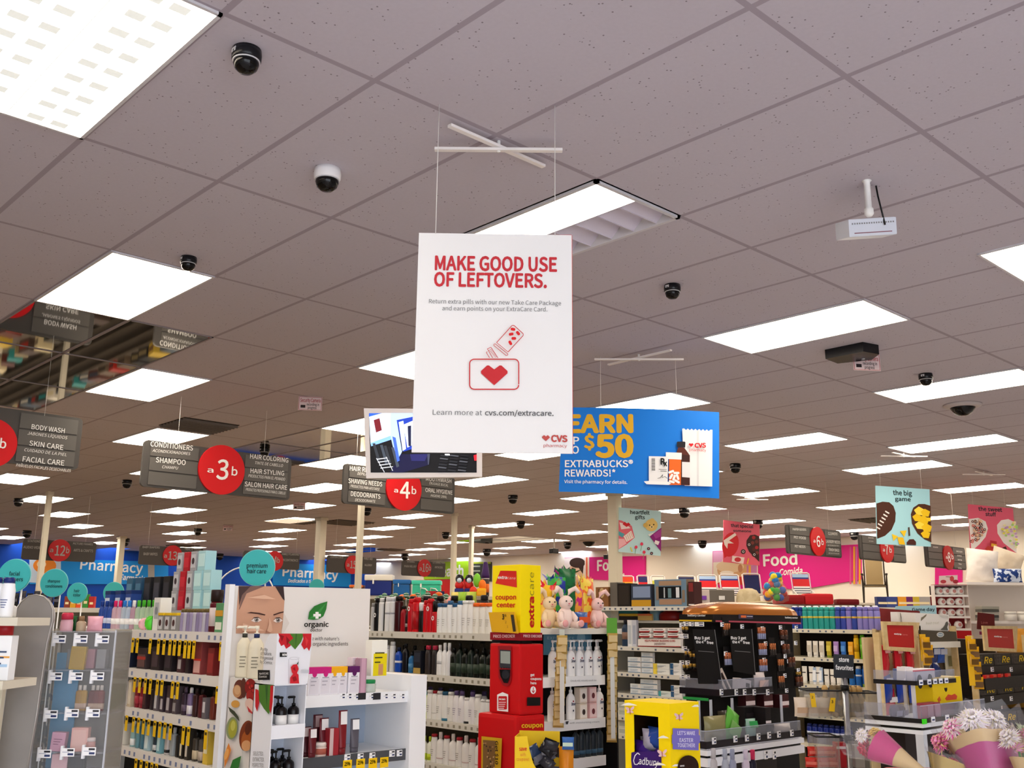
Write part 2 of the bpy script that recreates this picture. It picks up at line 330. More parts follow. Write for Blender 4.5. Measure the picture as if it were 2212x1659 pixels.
# beam sensor box, stickers and projector like heater
p = at_z(1838, 752, ZC); r = E('sensor_box', 'flat black six sided sensor box on the ceiling', 'sensor', (p.x, p.y, ZC), .2)
B().prismz([(-.12, -.12), (.02, -.19), (.15, -.1), (.12, .14), (-.06, .17)], -.07, 0, DK).build('housing', r); B().lathe([(.012, -.075), (.012, -.069)], RING, 10, cx=.08, cy=-.06).build('lens', r)
def sticker(px, py, lab, s=1.):                            # a small warning card hanging from the ceiling grid
    p = at_z(px, py, ZC); r = E('warning_card', lab, 'warning card', (p.x, p.y, ZC), FA+.12, 'hanging camera warning cards'); w_, h_ = .105*s, .125*s; B().box(-w_, w_, 0, .003, -h_, 0, M('e3cfd0', .6)).build('card', r)
    t = B(); R_ = M('b0444a', .6)
    for x0, x1, z0, z1 in ((-.95, .95, -.05, -.03), (-.95, .95, -.97, -.95), (-.96, -.93, -.97, -.03), (.93, .96, -.97, -.03)): t.box(x0*w_, x1*w_, -.0012, 0, z0*h_, z1*h_, R_)
    for txt, z, c, x0, x1 in (('Security Camera', -.4, .26, -.85, .85), ('recording in', -.66, .18, -.3, .75), ('progress', -.9, .18, -.2, .55)):
        vs, fs = glyphs(txt, .02); xa = max(v[0] for v in vs); t.add([((x0+v[0]/xa*(x1-x0))*w_, -.0012-.00003*v[2], (z+v[1]/CAP*c)*h_) for v in vs], fs, R_ if 'S' in txt else M('3a2a2a', .6))
    t.box(-.8*w_, -.4*w_, -.0012, 0, -.82*h_, -.62*h_, M('2a2024', .6)); t.build('lettering', r)
sticker(1871, 765, 'security camera warning card beside the black sensor box'); sticker(671, 857, 'security camera warning card above the mirrored tiles'); sticker(647, 1085, 'faint warning card far back by the left lit panels', 1.); sticker(493, 1134, 'faint warning card above the premium hair care disc')
p = at_z(1872, 391, ZC); r = E('ceiling_speaker', 'white rectangular unit hanging on a short ceiling stem', 'ceiling unit', (p.x, p.y, ZC), FA)
B().lathe([(.022, 0), (.016, -.004), (.014, -.012), (.014, -.13), (.02, -.135), (.02, -.16), (.012, -.17)], WHITE, 14).build('stem', r)
B().tube([(.06, .05, 0), (.065, .05, -.05), (.075, .02, -.2)], .004, BLACK).build('cable', r)
h = B().rbox(-.115, .115, -.03, .1, -.25, -.17, M('d6dbe6', .45), .008).build('housing', r); g = B()
for k in range(18): g.box(-.1+k*.0115, -.094+k*.0115, -.0315, -.03, -.195, -.188, GREY)
g.box(-.09, .09, -.0315, -.03, -.236, -.232, M('8d5a66', .5)); g.build('grille', h); h.rotation_euler = (.25, -.12, .12)
# columns and poles
def column(px, py, wd, t, lab, name='column'):
    if t: p = at_t(px, py, t)
    else: p = at_z(px, py, ZC)
    r = E(name, lab, 'column' if name == 'column' else 'pole', (p.x, p.y, 0), .1); B().box(-wd/2, wd/2, -wd/2, wd/2, 0, ZC, CREAM).build('shaft', r)
    B().box(-wd*.65, wd*.65, -wd*.65, wd*.65, ZC-.06, ZC-.001, M('cfc8b8', .5)).build('collar', r)
    B().box(-wd*.7, wd*.7, -wd*.7, wd*.7, 0, .08, GREY).build('base_plate', r)
column(108, 1062, .075, None, 'cream pole crossing the stationery aisle sign', 'pole'); column(695, 1118, .15, None, 'wide cream column over the second pharmacy sign')
column(776, 1200, .062, 12.5, 'slim cream pole in front of aisle fifteen sign', 'pole'); column(982, 1108, .08, None, 'slim grey pole behind the white hair products', 'pole')
column(1019, 1135, .075, None, 'slim pole beside the purple crayon toy', 'pole'); column(1327, 1064, .155, None, 'cream column left of the teddy poster'); column(261, 1182, .14, 25, 'faint cream column before the first pharmacy sign')
# ---------------------------------------------------------------- wall signs
def wsign(pl, pp, m, name, lab, cat='wall sign', th=.05):
    q = pl.pts(pp); r = root(pl, name, lab, cat); bb = B().prism(q, 0, th, m); bb.v = [(x, y-th-.004, z) for x, y, z in bb.v]; bb.build('panel', r); return r
PB = M('0f8fe0', .4); LB = M('2f9fe8', .4)
pl = plane_x(128, 1260, BY); r = wsign(pl, [(62, 1262), (62, 1206), (362, 1214), (362, 1262)], PB, 'pharmacy_sign', 'long bright blue Pharmacy sign with a capsule picture at its left')
pl.poly([(62, 1206), (130, 1208), (130, 1262), (62, 1258)], M('c9d8e6')); pl.ell(95, 1222, 25, 17, M('f08a2a')); pl.ell(88, 1219, 10, 8, M('ffd9a8')); pl.poly([(318, 1213), (332, 1213), (332, 1262), (318, 1262)], M('a9a49c'))
pl.text('Pharmacy', 171, 1229, 306, 1238, 21, WHITE, .02); pl.text('Farmacia', 256, 1252, 312, 1256, 11, WHITE, .03, .25); pl.done(r, shift=-.056)
pl = plane_x(588, 1262, BY); r = wsign(pl, [(588, 1262), (588, 1232), (640, 1218), (756, 1222), (756, 1268), (588, 1264)], PB, 'pharmacy_sign', 'shorter bright blue Pharmacy sign behind the wide column')
pl.text('Pharmacy', 608, 1244, 728, 1252, 19, WHITE, .03); pl.text('Dedicados a ti', 620, 1258, 670, 1259, 7, WHITE, .03, .25); pl.done(r, shift=-.056)
PK = M('e0218a', .5)
pl = plane_y(1290, 1258, RX); r = wsign(pl, [(1222, 1250), (1222, 1205), (1396, 1201), (1396, 1256)], PK, 'food_sign', 'pink Food wall sign behind the cream column')
pl.poly([(1222, 1250), (1222, 1206), (1266, 1204), (1266, 1252)], M('f3e6e2')); pl.ell(1248, 1235, 15, 24, M('e8bfa0')); pl.ell(1250, 1216, 17, 11, M('3a241c')); pl.poly([(1243, 1212), (1256, 1210), (1264, 1220), (1262, 1240)], M('3a241c')); pl.ell(1243, 1243, 6, 3, M('ffffff')); pl.ell(1240, 1228, 2.4, 1.6, M('4a2a22')); pl.poly([(1266, 1204), (1276, 1204), (1276, 1252), (1266, 1252)], M('f3d9c8')); pl.poly([(1269, 1204), (1272, 1204), (1272, 1252), (1269, 1252)], M('e0562a'))
pl.text('Food', 1293, 1233, 1347, 1231, 22, WHITE, .03); pl.text('de', 1343, 1245, 1352, 1245, 8, WHITE, .03, .25); pl.done(r, shift=-.056)
pl = plane_y(1640, 1262, RX); r = wsign(pl, [(1542, 1262), (1542, 1191), (1862, 1176), (1862, 1252), (1740, 1272), (1560, 1272)], PK, 'food_sign', 'large pink Food Comida wall sign with a bitten sandwich picture')
pl.poly([(1543, 1262), (1543, 1192), (1640, 1188), (1640, 1264)], M('efe0c8')); pl.poly([(1543, 1215), (1543, 1192), (1570, 1191), (1562, 1214)], M('e9a8c4')); pl.ell(1592, 1232, 40, 24, M('d9a878')); pl.ell(1580, 1224, 30, 13, M('e8c9a0')); pl.ell(1573, 1238, 15, 5, M('f6e9d8')); pl.ell(1602, 1228, 5, 9, M('c98a64')); pl.poly([(1550, 1262), (1575, 1246), (1612, 1246), (1618, 1264)], M('d63a2a')); pl.poly([(1616, 1222), (1638, 1220), (1638, 1264), (1616, 1264)], M('c77fb0')); pl.poly([(1620, 1222), (1625, 1222), (1625, 1262), (1620, 1262)], M('f0b040'))
for x, c in ((1838, 'd8508e'), (1846, 'e9a02a'), (1851, 'c763a0'), (1858, 'e9a02a')): pl.rect(x, 1181, x+4, 1262, M(c))
pl.text('Food', 1652, 1223, 1726, 1219, 24, WHITE, .03); pl.text('Comida', 1687, 1243, 1737, 1239, 13, WHITE, .03, .25); pl.done(r, shift=-.056)
pl = plane_y(930, 1252, RX); r = wsign(pl, [(918, 1252), (918, 1216), (1012, 1212), (1012, 1250)], M('a6d51e', .5), 'health_sign', 'lime green Health wall sign far back')
pl.text('Health', 942, 1246, 1004, 1243, 20, WHITE, .04); pl.done(r, shift=-.056)
pl = plane_y(930, 1282, RX); r = wsign(pl, [(900, 1286), (900, 1253), (1020, 1251), (1020, 1286)], M('d42a1e', .5), 'red_wall_band', 'red panel below the lime Health sign')
pl = plane_y(1022, 1262, RX); r = wsign(pl, [(1021, 1258), (1021, 1216), (1063, 1214), (1063, 1256)], M('40443c', .6), 'menu_board', 'dark board with pale writing behind the crayon toy')
for k in range(3): pl.rect(1024, 1222+k*10, 1040, 1225+k*10, M('b9c0b4'))
pl.rect(1021, 1214, 1063, 1218, M('b9c832')); pl.done(r, shift=-.056)
pl = plane_y(2020, 1300, RX); r = wsign(pl, [(2022, 1270), (2022, 1226), (2080, 1222), (2080, 1262)], PK, 'pink_wall_panel', 'plain pink wall panel beneath aisle eight sign')
# ---------------------------------------------------------------- hanging signs
WIRE = M('e6e4e0', .4)
def wires(r, pl, pxs, ytop=None):
    b = B()
    for px, py in pxs:
        u, v = pl.uv(px, py); b.tube([(u, 0, v), (u, 0, ZC-pl.o.z)], .0016, WIRE, 5)
    b.build('wire', r)
GB = M('4b4846', .45); GB2 = M('5d5a57', .45); ARED = M('d3161e', .4); TXT = M('ecebe8', .5)
def aisle(Y, L, R_, num, disk, texts, z, lab, wpx, slat=True, gb=GB, gb2=GB2, red=ARED, tone=None):
    zx = z; xl, yt, yb = L; xr, yt2, yb2 = R_; tm = tone or TXT
    pl = plane_x(xl, yb, Y); r = root(pl, 'aisle_sign', lab, 'aisle sign', 'hanging aisle signs')
    u1, _ = pl.uv(xr, (yt2+yb2)/2); _, v1 = pl.uv(xl, yt)
    B().prism(rr(0, 0, u1, v1, .04), 0, .03, gb).build('board', r)
    cx, cy, rad = disk; u, v = pl.uv(cx, cy); _, v2 = pl.uv(cx, cy-rad); rd = v2-v
    if slat:
        for a0, a1 in ((.06, u-rd*1.02), (u+rd*1.02, u1-.04)):
            if a1 > a0+.05:
                for k in range(3): B().box(a0, a1, -.008, 0, v1*(.05+.31*k), v1*(.33+.31*k), gb2).build('slat', r)
    d = B(); d.prism([(u+rd*math.cos(2*math.pi*k/40), v+rd*math.sin(2*math.pi*k/40)) for k in range(40)], -.02, 0, red); d.build('number_disc', r)
    pl.k = 18
    for t, (ax, ay), (bx, by), cap, *o in num: pl.text(t, ax, ay, bx, by, cap, tm if tone else WHITE, o[0] if o else .015)
    pl.done(r, let='aisle_number', shift=-.015); pl.k = 0
    for t, x0, y0, x1, y1, cap, it in texts:
        pl.text(t, *zx(x0, y0), *zx(x1, y1), cap*z0k(zx), tm, .012 if not it else 0, .2 if it else 0)
    pl.done(r, shift=-.009)
    wires(r, pl, wpx)
    return r
def z0k(z): return z(1, 0)[0]-z(0, 0)[0]
za = Z(0, 620, 720/2212); zb = Z(640, 860, 640/2212); zd = Z(1640, 860, 572/2212); zl = Z(0, 1150, 560/1825); zm = Z(440, 1150, 560/1825)
N = lambda z, *a: [(t, z(x0, y0), z(x1, y1), c*z0k(z), *o) for t, x0, y0, x1, y1, c, *o in a]
YS = 8.5
aisle(YS, (-128, 862, 985), (172, 927, 1030), N(za, ('2', -90, 1130, -40, 1135, 110), ('b', -10, 1068, 32, 1075, 60)), (-22, 957, 54),
      [('BODY WASH', 205, 943, 425, 972, 32, 0), ('JABONES LÍQUIDOS', 178, 980, 443, 1012, 20, 1), ('SKIN CARE', 190, 1052, 415, 1083, 33, 0), ('CUIDADO DE LA PIEL', 158, 1090, 438, 1124, 20, 1), ('FACIAL CARE', 145, 1158, 421, 1186, 34, 0), ('PAÑUELOS FACIALES DESECHABLES', 102, 1192, 466, 1230, 20, 1)], za, 'aisle two sign, grey with body wash and skin care, cut by left edge', [za(290, 900)])
aisle(YS, (303, 948, 1050), (628, 986, 1077), N(za, ('a', 1367, 1230, 1408, 1234, 34), ('3', 1425, 1275, 1505, 1278, 128), ('b', 1527, 1250, 1566, 1254, 54)), (477.5, 1015, 53.5),
      [('CONDITIONERS', 994, 1057, 1276, 1086, 33, 0), ('ACONDICIONADORES', 1008, 1094, 1259, 1117, 19, 1), ('SHAMPOO', 1030, 1163, 1227, 1183, 34, 0), ('CHAMPU', 1072, 1203, 1178, 1212, 19, 1), ('HAIR COLORING', 1655, 1138, 1908, 1166, 30, 0), ('TINTE DE CABELLO', 1688, 1176, 1873, 1196, 19, 1), ('HAIR STYLING', 1657, 1234, 1880, 1252, 30, 0), ('PRODUCTOS PARA EL PEINADO', 1643, 1262, 1886, 1286, 19, 1), ('SALON HAIR CARE', 1619, 1322, 1900, 1347, 31, 0), ('PRODUCTOS PROFESIONALES PARA EL CABELLO', 1626, 1352, 1888, 1378, 18, 1)], za, 'aisle three sign, grey with conditioners, shampoo and hair styling', [(384, 952), (571, 975)])
aisle(YS, (740, 1000, 1087), (982, 1030, 1112), N(zb, ('a', 719, 703, 750, 706, 32), ('4', 762, 745, 838, 750, 122), ('b', 850, 715, 885, 720, 52)), (871, 1056, 47),
      [('HAIR REMOVAL', 394, 540, 650, 566, 34, 0), ('DEPILATORIOS', 452, 573, 600, 588, 20, 1), ('SHAVING NEEDS', 384, 633, 636, 660, 34, 0), ('PRODUCTOS PARA AFEITARSE', 400, 666, 617, 692, 20, 1), ('DEODORANTS', 402, 730, 622, 752, 34, 0), ('DESODORANTE', 434, 770, 586, 782, 20, 1), ('MOUTHWASH', 962, 616, 1152, 634, 28, 0), ('ENJUAGE BUCAL', 988, 644, 1128, 662, 19, 1), ('ORAL HYGIENE', 958, 700, 1160, 722, 30, 0), ('HIGIENE ORAL', 997, 736, 1118, 748, 18, 1)], zb, 'aisle four sign, grey with shaving needs, half behind the screen', [(770, 1003), (950, 1025)])
DT = M('8d8a86', .5)
aisle(7.3, (1702, 1133, 1195), (1817, 1151, 1204), N(zd, ('a', 440, 1205, 458, 1207, 28), ('6', 468, 1240, 500, 1243, 88), ('b', 508, 1225, 527, 1227, 44)), (1765, 1169.5, 31),
      [('PAPER GOODS', 275, 1105, 387, 1108, 18, 0), ('PET FOOD', 285, 1172, 385, 1180, 20, 0), ('LIGHT BULBS', 285, 1172, 385, 1180, 1, 0), ('PET NEEDS', 292, 1248, 380, 1252, 20, 0), ('CLEANERS', 570, 1142, 648, 1146, 22, 0), ('LAUNDRY NEEDS', 553, 1208, 670, 1217, 24, 0), ('TRASH BAGS', 573, 1276, 662, 1284, 24, 0), ('BOLSAS DE BASURA', 573, 1300, 662, 1306, 10, 1), ('DETERGENTES', 565, 1234, 660, 1240, 10, 1)], zd, 'aisle six sign with cleaners and trash bags over the food wall', [(1790, 1146)])
aisle(6.9, (1860, 1155, 1208), (1957, 1178, 1219), N(zd, ('a', 1020, 1280, 1038, 1282, 28), ('7', 1042, 1305, 1068, 1308, 78), ('b', 1076, 1290, 1096, 1292, 42)), (1914, 1185, 30),
      [('SNACKS', 905, 1172, 950, 1175, 12, 0), ('BOTANAS', 912, 1198, 948, 1201, 8, 1), ('CANDY', 1140, 1232, 1180, 1236, 12, 0)], zd, 'aisle seven sign, grey, tucked behind the football poster', [(1935, 1172)])
aisle(6.3, (2003, 1174, 1224), (2086, 1186, 1231), N(zd, ('a', 1545, 1340, 1562, 1342, 26), ('8', 1565, 1368, 1588, 1370, 78), ('b', 1594, 1345, 1610, 1347, 40)), (2047, 1205, 26),
      [('FOOD', 1448, 1250, 1488, 1252, 10, 0), ('GROCERY', 1640, 1285, 1692, 1292, 12, 0), ('JUICE', 1645, 1320, 1685, 1325, 11, 0), ('WATER', 1652, 1355, 1688, 1360, 11, 0), ('TEA', 1658, 1390, 1684, 1394, 11, 0), ('SODA', 1655, 1425, 1685, 1428, 11, 0)], zd, 'aisle eight sign, darker grey, left of the pink candy poster', [(2064, 1178)], gb=M('3d3836'), red=M('a8161c'))
fg, fr_ = M('3a3533', .5), M('a3161c', .5); FT = M('8f8a86', .5)
aisle(17.0, (46, 1163, 1208), (207, 1172, 1213), N(zl, ('a', 346, 138, 370, 139, 30), ('12', 380, 162, 452, 165, 70), ('b', 460, 146, 482, 147, 40)), (128, 1189, 24),
      [('STATIONERY', 192, 68, 305, 72, 16, 0), ('AUDIO VIDEO', 162, 112, 300, 118, 18, 0), ('PICTURE FRAMES', 512, 86, 650, 92, 14, 0), ('ARTS & CRAFTS', 515, 134, 652, 140, 18, 0)], zl, 'aisle twelve sign, dark, with arts and crafts, behind the cream pole', [(75, 1165), (185, 1171)], gb=fg, gb2=fg, red=fr_, tone=FT, slat=False)
aisle(17.0, (299, 1177, 1219), (439, 1183, 1222), N(zl, ('a', 1150, 178, 1170, 179, 28), ('13', 1178, 192, 1240, 195, 58), ('b', 1250, 182, 1270, 183, 36)), (372, 1200, 22),
      [('BABY DIAPERS', 1002, 110, 1122, 114, 14, 0), ('BABY WIPES', 1008, 160, 1106, 163, 18, 0), ('TRIAL & TRAVEL', 1298, 126, 1415, 130, 14, 0), ('BABY CARE', 1308, 168, 1392, 171, 15, 0), ('BABY FORMULA', 1286, 210, 1410, 213, 16, 0)], zl, 'aisle thirteen sign, dark, with baby wipes and baby care', [(320, 1178), (420, 1182)], gb=fg, gb2=fg, red=fr_, tone=FT, slat=False)
aisle(17.0, (524, 1189, 1226), (647, 1194, 1231), N(zm, ('14', 470, 216, 508, 218, 48), ('b', 512, 214, 530, 216, 34)), (592, 1212, 21.5),
      [('FAMILY PLANNING', 548, 160, 668, 164, 14, 0), ('INCONTINENCE', 552, 202, 662, 206, 16, 0)], zm, 'aisle fourteen sign, dark, half behind the premium hair care disc', [(640, 1194)], gb=fg, gb2=fg, red=fr_, tone=FT, slat=False)
aisle(17.0, (706, 1199, 1236), (813, 1205, 1238), N(zm, ('a', 1003, 240, 1020, 241, 26), ('15', 1026, 252, 1068, 254, 52)), (761, 1220, 20),
      [('COUGH COLD', 890, 180, 980, 182, 12, 0), ('FIRST AID', 1126, 192, 1186, 195, 16, 0), ('ALLERGY', 1130, 236, 1182, 239, 14, 0)], zm, 'aisle fifteen sign, dark, behind the slim cream pole', [(725, 1200), (800, 1204)], gb=fg, gb2=fg, red=fr_, tone=FT, slat=False)
aisle(17.0, (868, 1210, 1243), (962, 1213, 1247), N(zm, ('a', 1513, 268, 1530, 269, 28), ('16', 1534, 276, 1576, 278, 56), ('b', 1580, 268, 1595, 269, 34)), (916, 1227, 19),
      [('VITAMINS', 1430, 212, 1482, 214, 12, 0), ('PAIN RELIEF', 1410, 245, 1496, 248, 14, 0), ('EXTERNAL PAIN', 1610, 218, 1694, 221, 12, 0), ('ANTACIDS', 1624, 252, 1680, 255, 14, 0)], zm, 'aisle sixteen sign, dark, left of the lime Health sign', [(885, 1211), (945, 1213)], gb=fg, gb2=fg, red=fr_, tone=FT, slat=False)
# the white poster and its ceiling cross
def cross(px, py, L1, a1, L2, a2, lab, dz=-.02):
    p = at_z(px, py, ZC-.02); r = E('ceiling_cross', lab, 'hanging bracket', (p.x, p.y, ZC+dz), 0, 'ceiling cross brackets')
    for L_, a, z in ((L2, a2, .0), (L1, a1, -.014)):
        bb = B().rbox(-L_/2, L_/2, -.012, .012, z-.012, z, M('efeae8', .4), .002).build('bar', r); bb.rotation_euler = (0, 0, a)
    B().lathe([(.008, -.03), (.008, .02)], WHITE, 8).build('pin', r); return r
T0 = 3.55
cross(1077, 314, .53, FA, .53, 0.0, 'white crossed bars on the ceiling above the white poster')
pl = plane_f(889, 977, T0); r = root(pl, 'hanging_poster', 'large white hanging poster headed make good use of leftovers', 'poster')
q = pl.pts([(889, 977), (1237, 980), (1235, 508), (905, 503)]); B().prism(q, 0, .006, M('ededed', .6)).build('board', r)
e = B().prism([(q[1][0]-.001, q[1][1]), (q[1][0]+.002, q[1][1]), (q[2][0]+.002, q[2][1]), (q[2][0]-.001, q[2][1])], .0005, .0055, M('c8403a')); e.prism([(q[2][0]-.13, q[2][1]), (q[2][0], q[2][1]), (q[2][0], q[2][1]+.004), (q[2][0]-.08, q[2][1]+.003)], .0065, .0085, RED); e.build('edge_trim', r, )
zc = Z(880, 490, 370/1228); k = 370/1228; PR = M('c6303a', .5); TG = M('77787a', .5); TGD = M('626366', .5)
def pt(t, x0, y0, x1, y1, c, m, bo=0.): pl.text(t, *zc(x0, y0), *zc(x1, y1), c*k, m, bo)
pt('MAKE GOOD USE', 196, 308, 1073, 320, 97, PR, .035); pt('OF LEFTOVERS.', 190, 424, 1000, 436, 95, PR, .035)
pt('Return extra pills with our new Take Care Package', 155, 549, 1102, 564, 30, TG); pt('and earn points on your ExtraCare Card.', 250, 600, 1003, 608, 30, TG)
pt('Learn more at', 182, 1348, 536, 1352, 36, TG); pt('cvs.com/extracare.', 556, 1352, 1048, 1356, 36, TGD, .02)
CV = M('bd4a45', .5); pt('CVS', 1030, 1540, 1148, 1543, 44, CV, .05); pt('pharmacy', 976, 1580, 1144, 1582, 22, CV)
def heart(cx, cy, w_, h, m):
    pl.poly([zc(cx-w_/2, cy-h*.22), zc(cx-w_*.27, cy-h/2), zc(cx-w_*.2, cy-h/2), zc(cx, cy-h*.3), zc(cx+w_*.2, cy-h/2), zc(cx+w_*.27, cy-h/2), zc(cx+w_/2, cy-h*.22), zc(cx+w_/2, cy-h*.1), zc(cx, cy+h/2), zc(cx-w_/2, cy-h*.1)], m)
heart(993, 1517, 56, 42, CV); heart(623, 1067, 190, 142, M('c6262e'))
OUT = M('c62a30')
def stroke(pp, wd): pl.line([zc(*p) for p in pp], wd*k, OUT)
def rrp(x0, y0, x1, y1, r_): return rr(x0, y0, x1, y1, r_)
b0 = rrp(447, 955, 798, 1168, 32); stroke(b0+[b0[0]], 8)
stroke([(640, 838), (750, 716), (765, 716), (830, 775), (830, 788), (722, 906)], 5); stroke([(640, 838), (722, 906)], 4)
stroke([(622, 850), (630, 848), (720, 920), (718, 930), (708, 932), (620, 860), (622, 850)], 4)
stroke([(574, 885), (600, 874), (650, 950)], 4); stroke([(574, 885), (612, 950)], 4); stroke([(574, 905), (567, 912), (590, 950)], 4)
for i in range(7): stroke([(584+i*7, 898+i*8), (606+i*6, 888+i*9)], 3)
for cx, cy, a in ((757, 748, 10), (793, 776, 50), (744, 783, -10), (763, 814, 0), (738, 846, 60)):
    c_, s_ = math.cos(math.radians(a)), math.sin(math.radians(a)); pl.poly([zc(cx+x*c_-y*s_, cy+x*s_+y*c_) for x, y in rr(-17, -10, 17, 10, 9)], M('d8161c'))
pl.done(r); wires(r, pl, [(941, 505), (1199, 509)])
# the security screen
pl = plane_f(791, 1033, 5.9); r = root(pl, 'monitor', 'white framed security monitor showing the shop entrance', 'monitor')
q = pl.pts([(791, 1033), (1041, 1030), (1041, 884), (786, 882)]); B().prism(q, 0, .05, M('e9e4e4', .45)).build('frame', r); B().prism([(a*.9+q[0][0]*.1+.02, c*.9+.03) for a, c in q], .05, .09, M('cfcaca')).build('back_shell', r)
ze = Z(640, 860, 640/2212)
def sp(pp, c, em=.85): pl.poly([ze(*p) for p in pp], M(c, .3, 0, em))
sp([(543, 113), (870, 113), (1347, 118), (1347, 556), (556, 556)], '05050a'); sp([(543, 113), (705, 113), (735, 290), (556, 345)], 'd4e4ff'); sp([(543, 140), (640, 113), (543, 113)], '2a5ac0'); sp([(578, 165), (622, 150), (640, 240), (596, 258)], '6a1420')
sp([(556, 335), (735, 270), (740, 300), (560, 360)], '7fb0f0'); sp([(705, 113), (870, 113), (870, 140), (750, 165), (790, 400), (750, 480), (705, 290)], 'a9c4f8'); sp([(750, 165), (870, 140), (870, 380), (800, 400)], '1c3aa8'); sp([(765, 180), (800, 170), (820, 380), (795, 395)], 'cfe0ff'); sp([(800, 200), (870, 170), (870, 350), (830, 370)], 'e8f0ff'); sp([(832, 210), (858, 205), (858, 360), (838, 360)], '141a3c'); sp([(780, 420), (985, 418), (985, 500), (800, 556), (700, 556)], '0c0c34'); sp([(850, 420), (985, 418), (960, 470), (860, 470)], '20205a')
for i in range(6): x = 570+i*28; sp([(x, 340+i*6), (x+20, 338+i*6), (x+60, 470+i*8), (x+40, 480+i*8)], ('2c3038', '101218', '3c4450')[i % 3])
for i in range(4): sp([(600+i*10, 455+i*22), (680+i*14, 445+i*22), (682+i*14, 450+i*22), (602+i*10, 462+i*22)], 'c8ccd4')
for a, c in (((600, 450), (660, 556)), ((672, 440), (722, 545))): pl.line([ze(*a), ze(*c)], 1.6, M('b8bcc4', .3, 0, .8))
for i in range(3):
    for n in range(6): x = 1080+i*75-n*4; y = 425+n*22; sp([(x, y), (x+60, y+8), (x+54, y+16), (x-4, y+9)], ('24262c', '4a4c54', '16161c')[(i+n) % 3])
sp([(980, 420), (1000, 420), (992, 500), (984, 500)], '3c4054'); sp([(1325, 430), (1347, 425), (1347, 470), (1330, 470)], 'd01c2c'); sp([(1110, 420), (1145, 420), (1150, 432), (1112, 430)], 'f0f0f8')
sp([(720, 290), (745, 300), (775, 470), (755, 480)], '3c60c8'); pl.done(r, art='screen')
B().tube([(.35, .06, .55), (.35, .06, ZC-pl.o.z)], .02, M('cfcaca')).build('ceiling_mount', r)
# the blue rewards banner
cross(1380, 768, .66, FA-.03, .6, math.pi/2, 'white crossed bars on the ceiling above the blue banner', -.03)
T1 = 7.3; pl = plane_f(1207, 1062, T1); r = root(pl, 'hanging_banner', 'bright blue hanging banner promising fifty dollars extra bucks rewards', 'banner')
BB = M('0478dc', .5); n = 16; top = [(1215+(1555-1215)*i/n, 880+8*(i/n)**2+1*(i/n)) for i in range(n+1)]; bot = [(1207+(1555-1207)*i/n, 1062+14*(i/n)**1.3) for i in range(n+1)]
vs = []; q = [pl.uv(*p) for p in bot+top]; cur = lambda x: -.0+.05*max(0, (x/q[n][0])-.3)**2
bb = B(); vs = [(x, cur(x), z) for x, z in q]; vs2 = [(x, y+.004, z) for x, y, z in vs]
bb.add(vs+vs2, [(i, i+1, n+2+i, n+1+i) for i in range(n)]+[(2*n+2+i, 3*n+3+i, 3*n+4+i, 2*n+3+i) for i in range(n)], BB); bb.build('board', r)
zf = Z(1200, 860, 500/1975); kf = 500/1975; YE = M('e0ad22', .5)
def bt(t, x0, y0, x1, y1, c, m, bo=0., it=0.): pl.text(t, *zf(x0, y0), *zf(x1, y1), c*kf, m, bo, it)
bt('EARN', 95, 290, 665, 288, 142, YE, .05); bt('UP', 78, 392, 202, 394, 62, WHITE, .02); bt('TO', 84, 474, 200, 472, 62, WHITE, .02); bt('$', 243, 425, 333, 425, 105, YE, .04); bt('50', 338, 498, 668, 498, 178, YE, .05)
bt('EXTRABUCKS®', 80, 588, 662, 588, 56, WHITE, .02); bt('REWARDS!*', 78, 668, 512, 668, 56, WHITE, .02); bt('Visit the pharmacy for details.', 74, 725, 612, 732, 26, WHITE, .015)
def bp(pp, c): pl.poly([zf(*p) for p in pp], M(c, .5))
bp([(1080, 262)]+[(1080+258*i/16, 258+12*(i/16)+(0 if i % 2 else 14)) for i in range(1, 16)]+[(1338, 272), (1336, 755), (1100, 748)], 'e9e9ea'); bp([(1205, 275), (1222, 275), (1222, 752), (1205, 750)], 'd6d6d8')
bp([(1040, 372), (1102, 372), (1108, 380), (1105, 424), (1036, 418), (1034, 380)], '1c1a20'); bp([(1046, 420), (1098, 424), (1145, 490), (1145, 745), (1030, 742), (1030, 470)], '5a2416'); bp([(1070, 480), (1140, 490), (1140, 740), (1070, 740)], '3a160e'); bp([(1078, 545), (1146, 548), (1146, 680), (1078, 674)], 'e8e4e6')
bp([(968, 522), (1070, 522), (1068, 742), (966, 742)], 'ea6a1e'); bp([(940, 463), (1076, 468), (1074, 526), (940, 520)], 'f2f2f2'); bp([(795, 497), (960, 500), (955, 742), (795, 735)], 'ededee'); bp([(752, 712), (790, 708), (965, 715), (985, 730), (965, 742), (775, 736)], 'f4f4f4')
for x, y, a in ((985, 630, -20), (1030, 640, 0), (985, 670, -60), (1010, 680, -70), (1040, 675, 70), (990, 715, 15), (1035, 712, 30)): c_, s_ = math.cos(math.radians(a)), math.sin(math.radians(a)); bp([(x+i*c_-j*s_, y+i*s_+j*c_) for i, j in rr(-26, -10, 26, 10, 9, 3)], 'f4f2f0')
for i in range(13): bp([(818, 515+i*8.5), (848, 516+i*8.5), (848, 516+i*8.5+(3+i % 3)), (818, 515+i*8.5+(3+i % 3))], '222222')
bt('R', 894, 568, 930, 568, 50, BLACK, .05); bt('x', 920, 582, 950, 582, 46, BLACK, .05)
for y in (608, 622): bp([(878+(y-608), y), (946, y+2), (946, y+6), (878+(y-608), y+4)], '333333')
pl.line([zf(*p) for p in ((868, 688), (892, 682), (912, 655), (905, 682), (930, 672), (950, 688))], .9, BLACK)
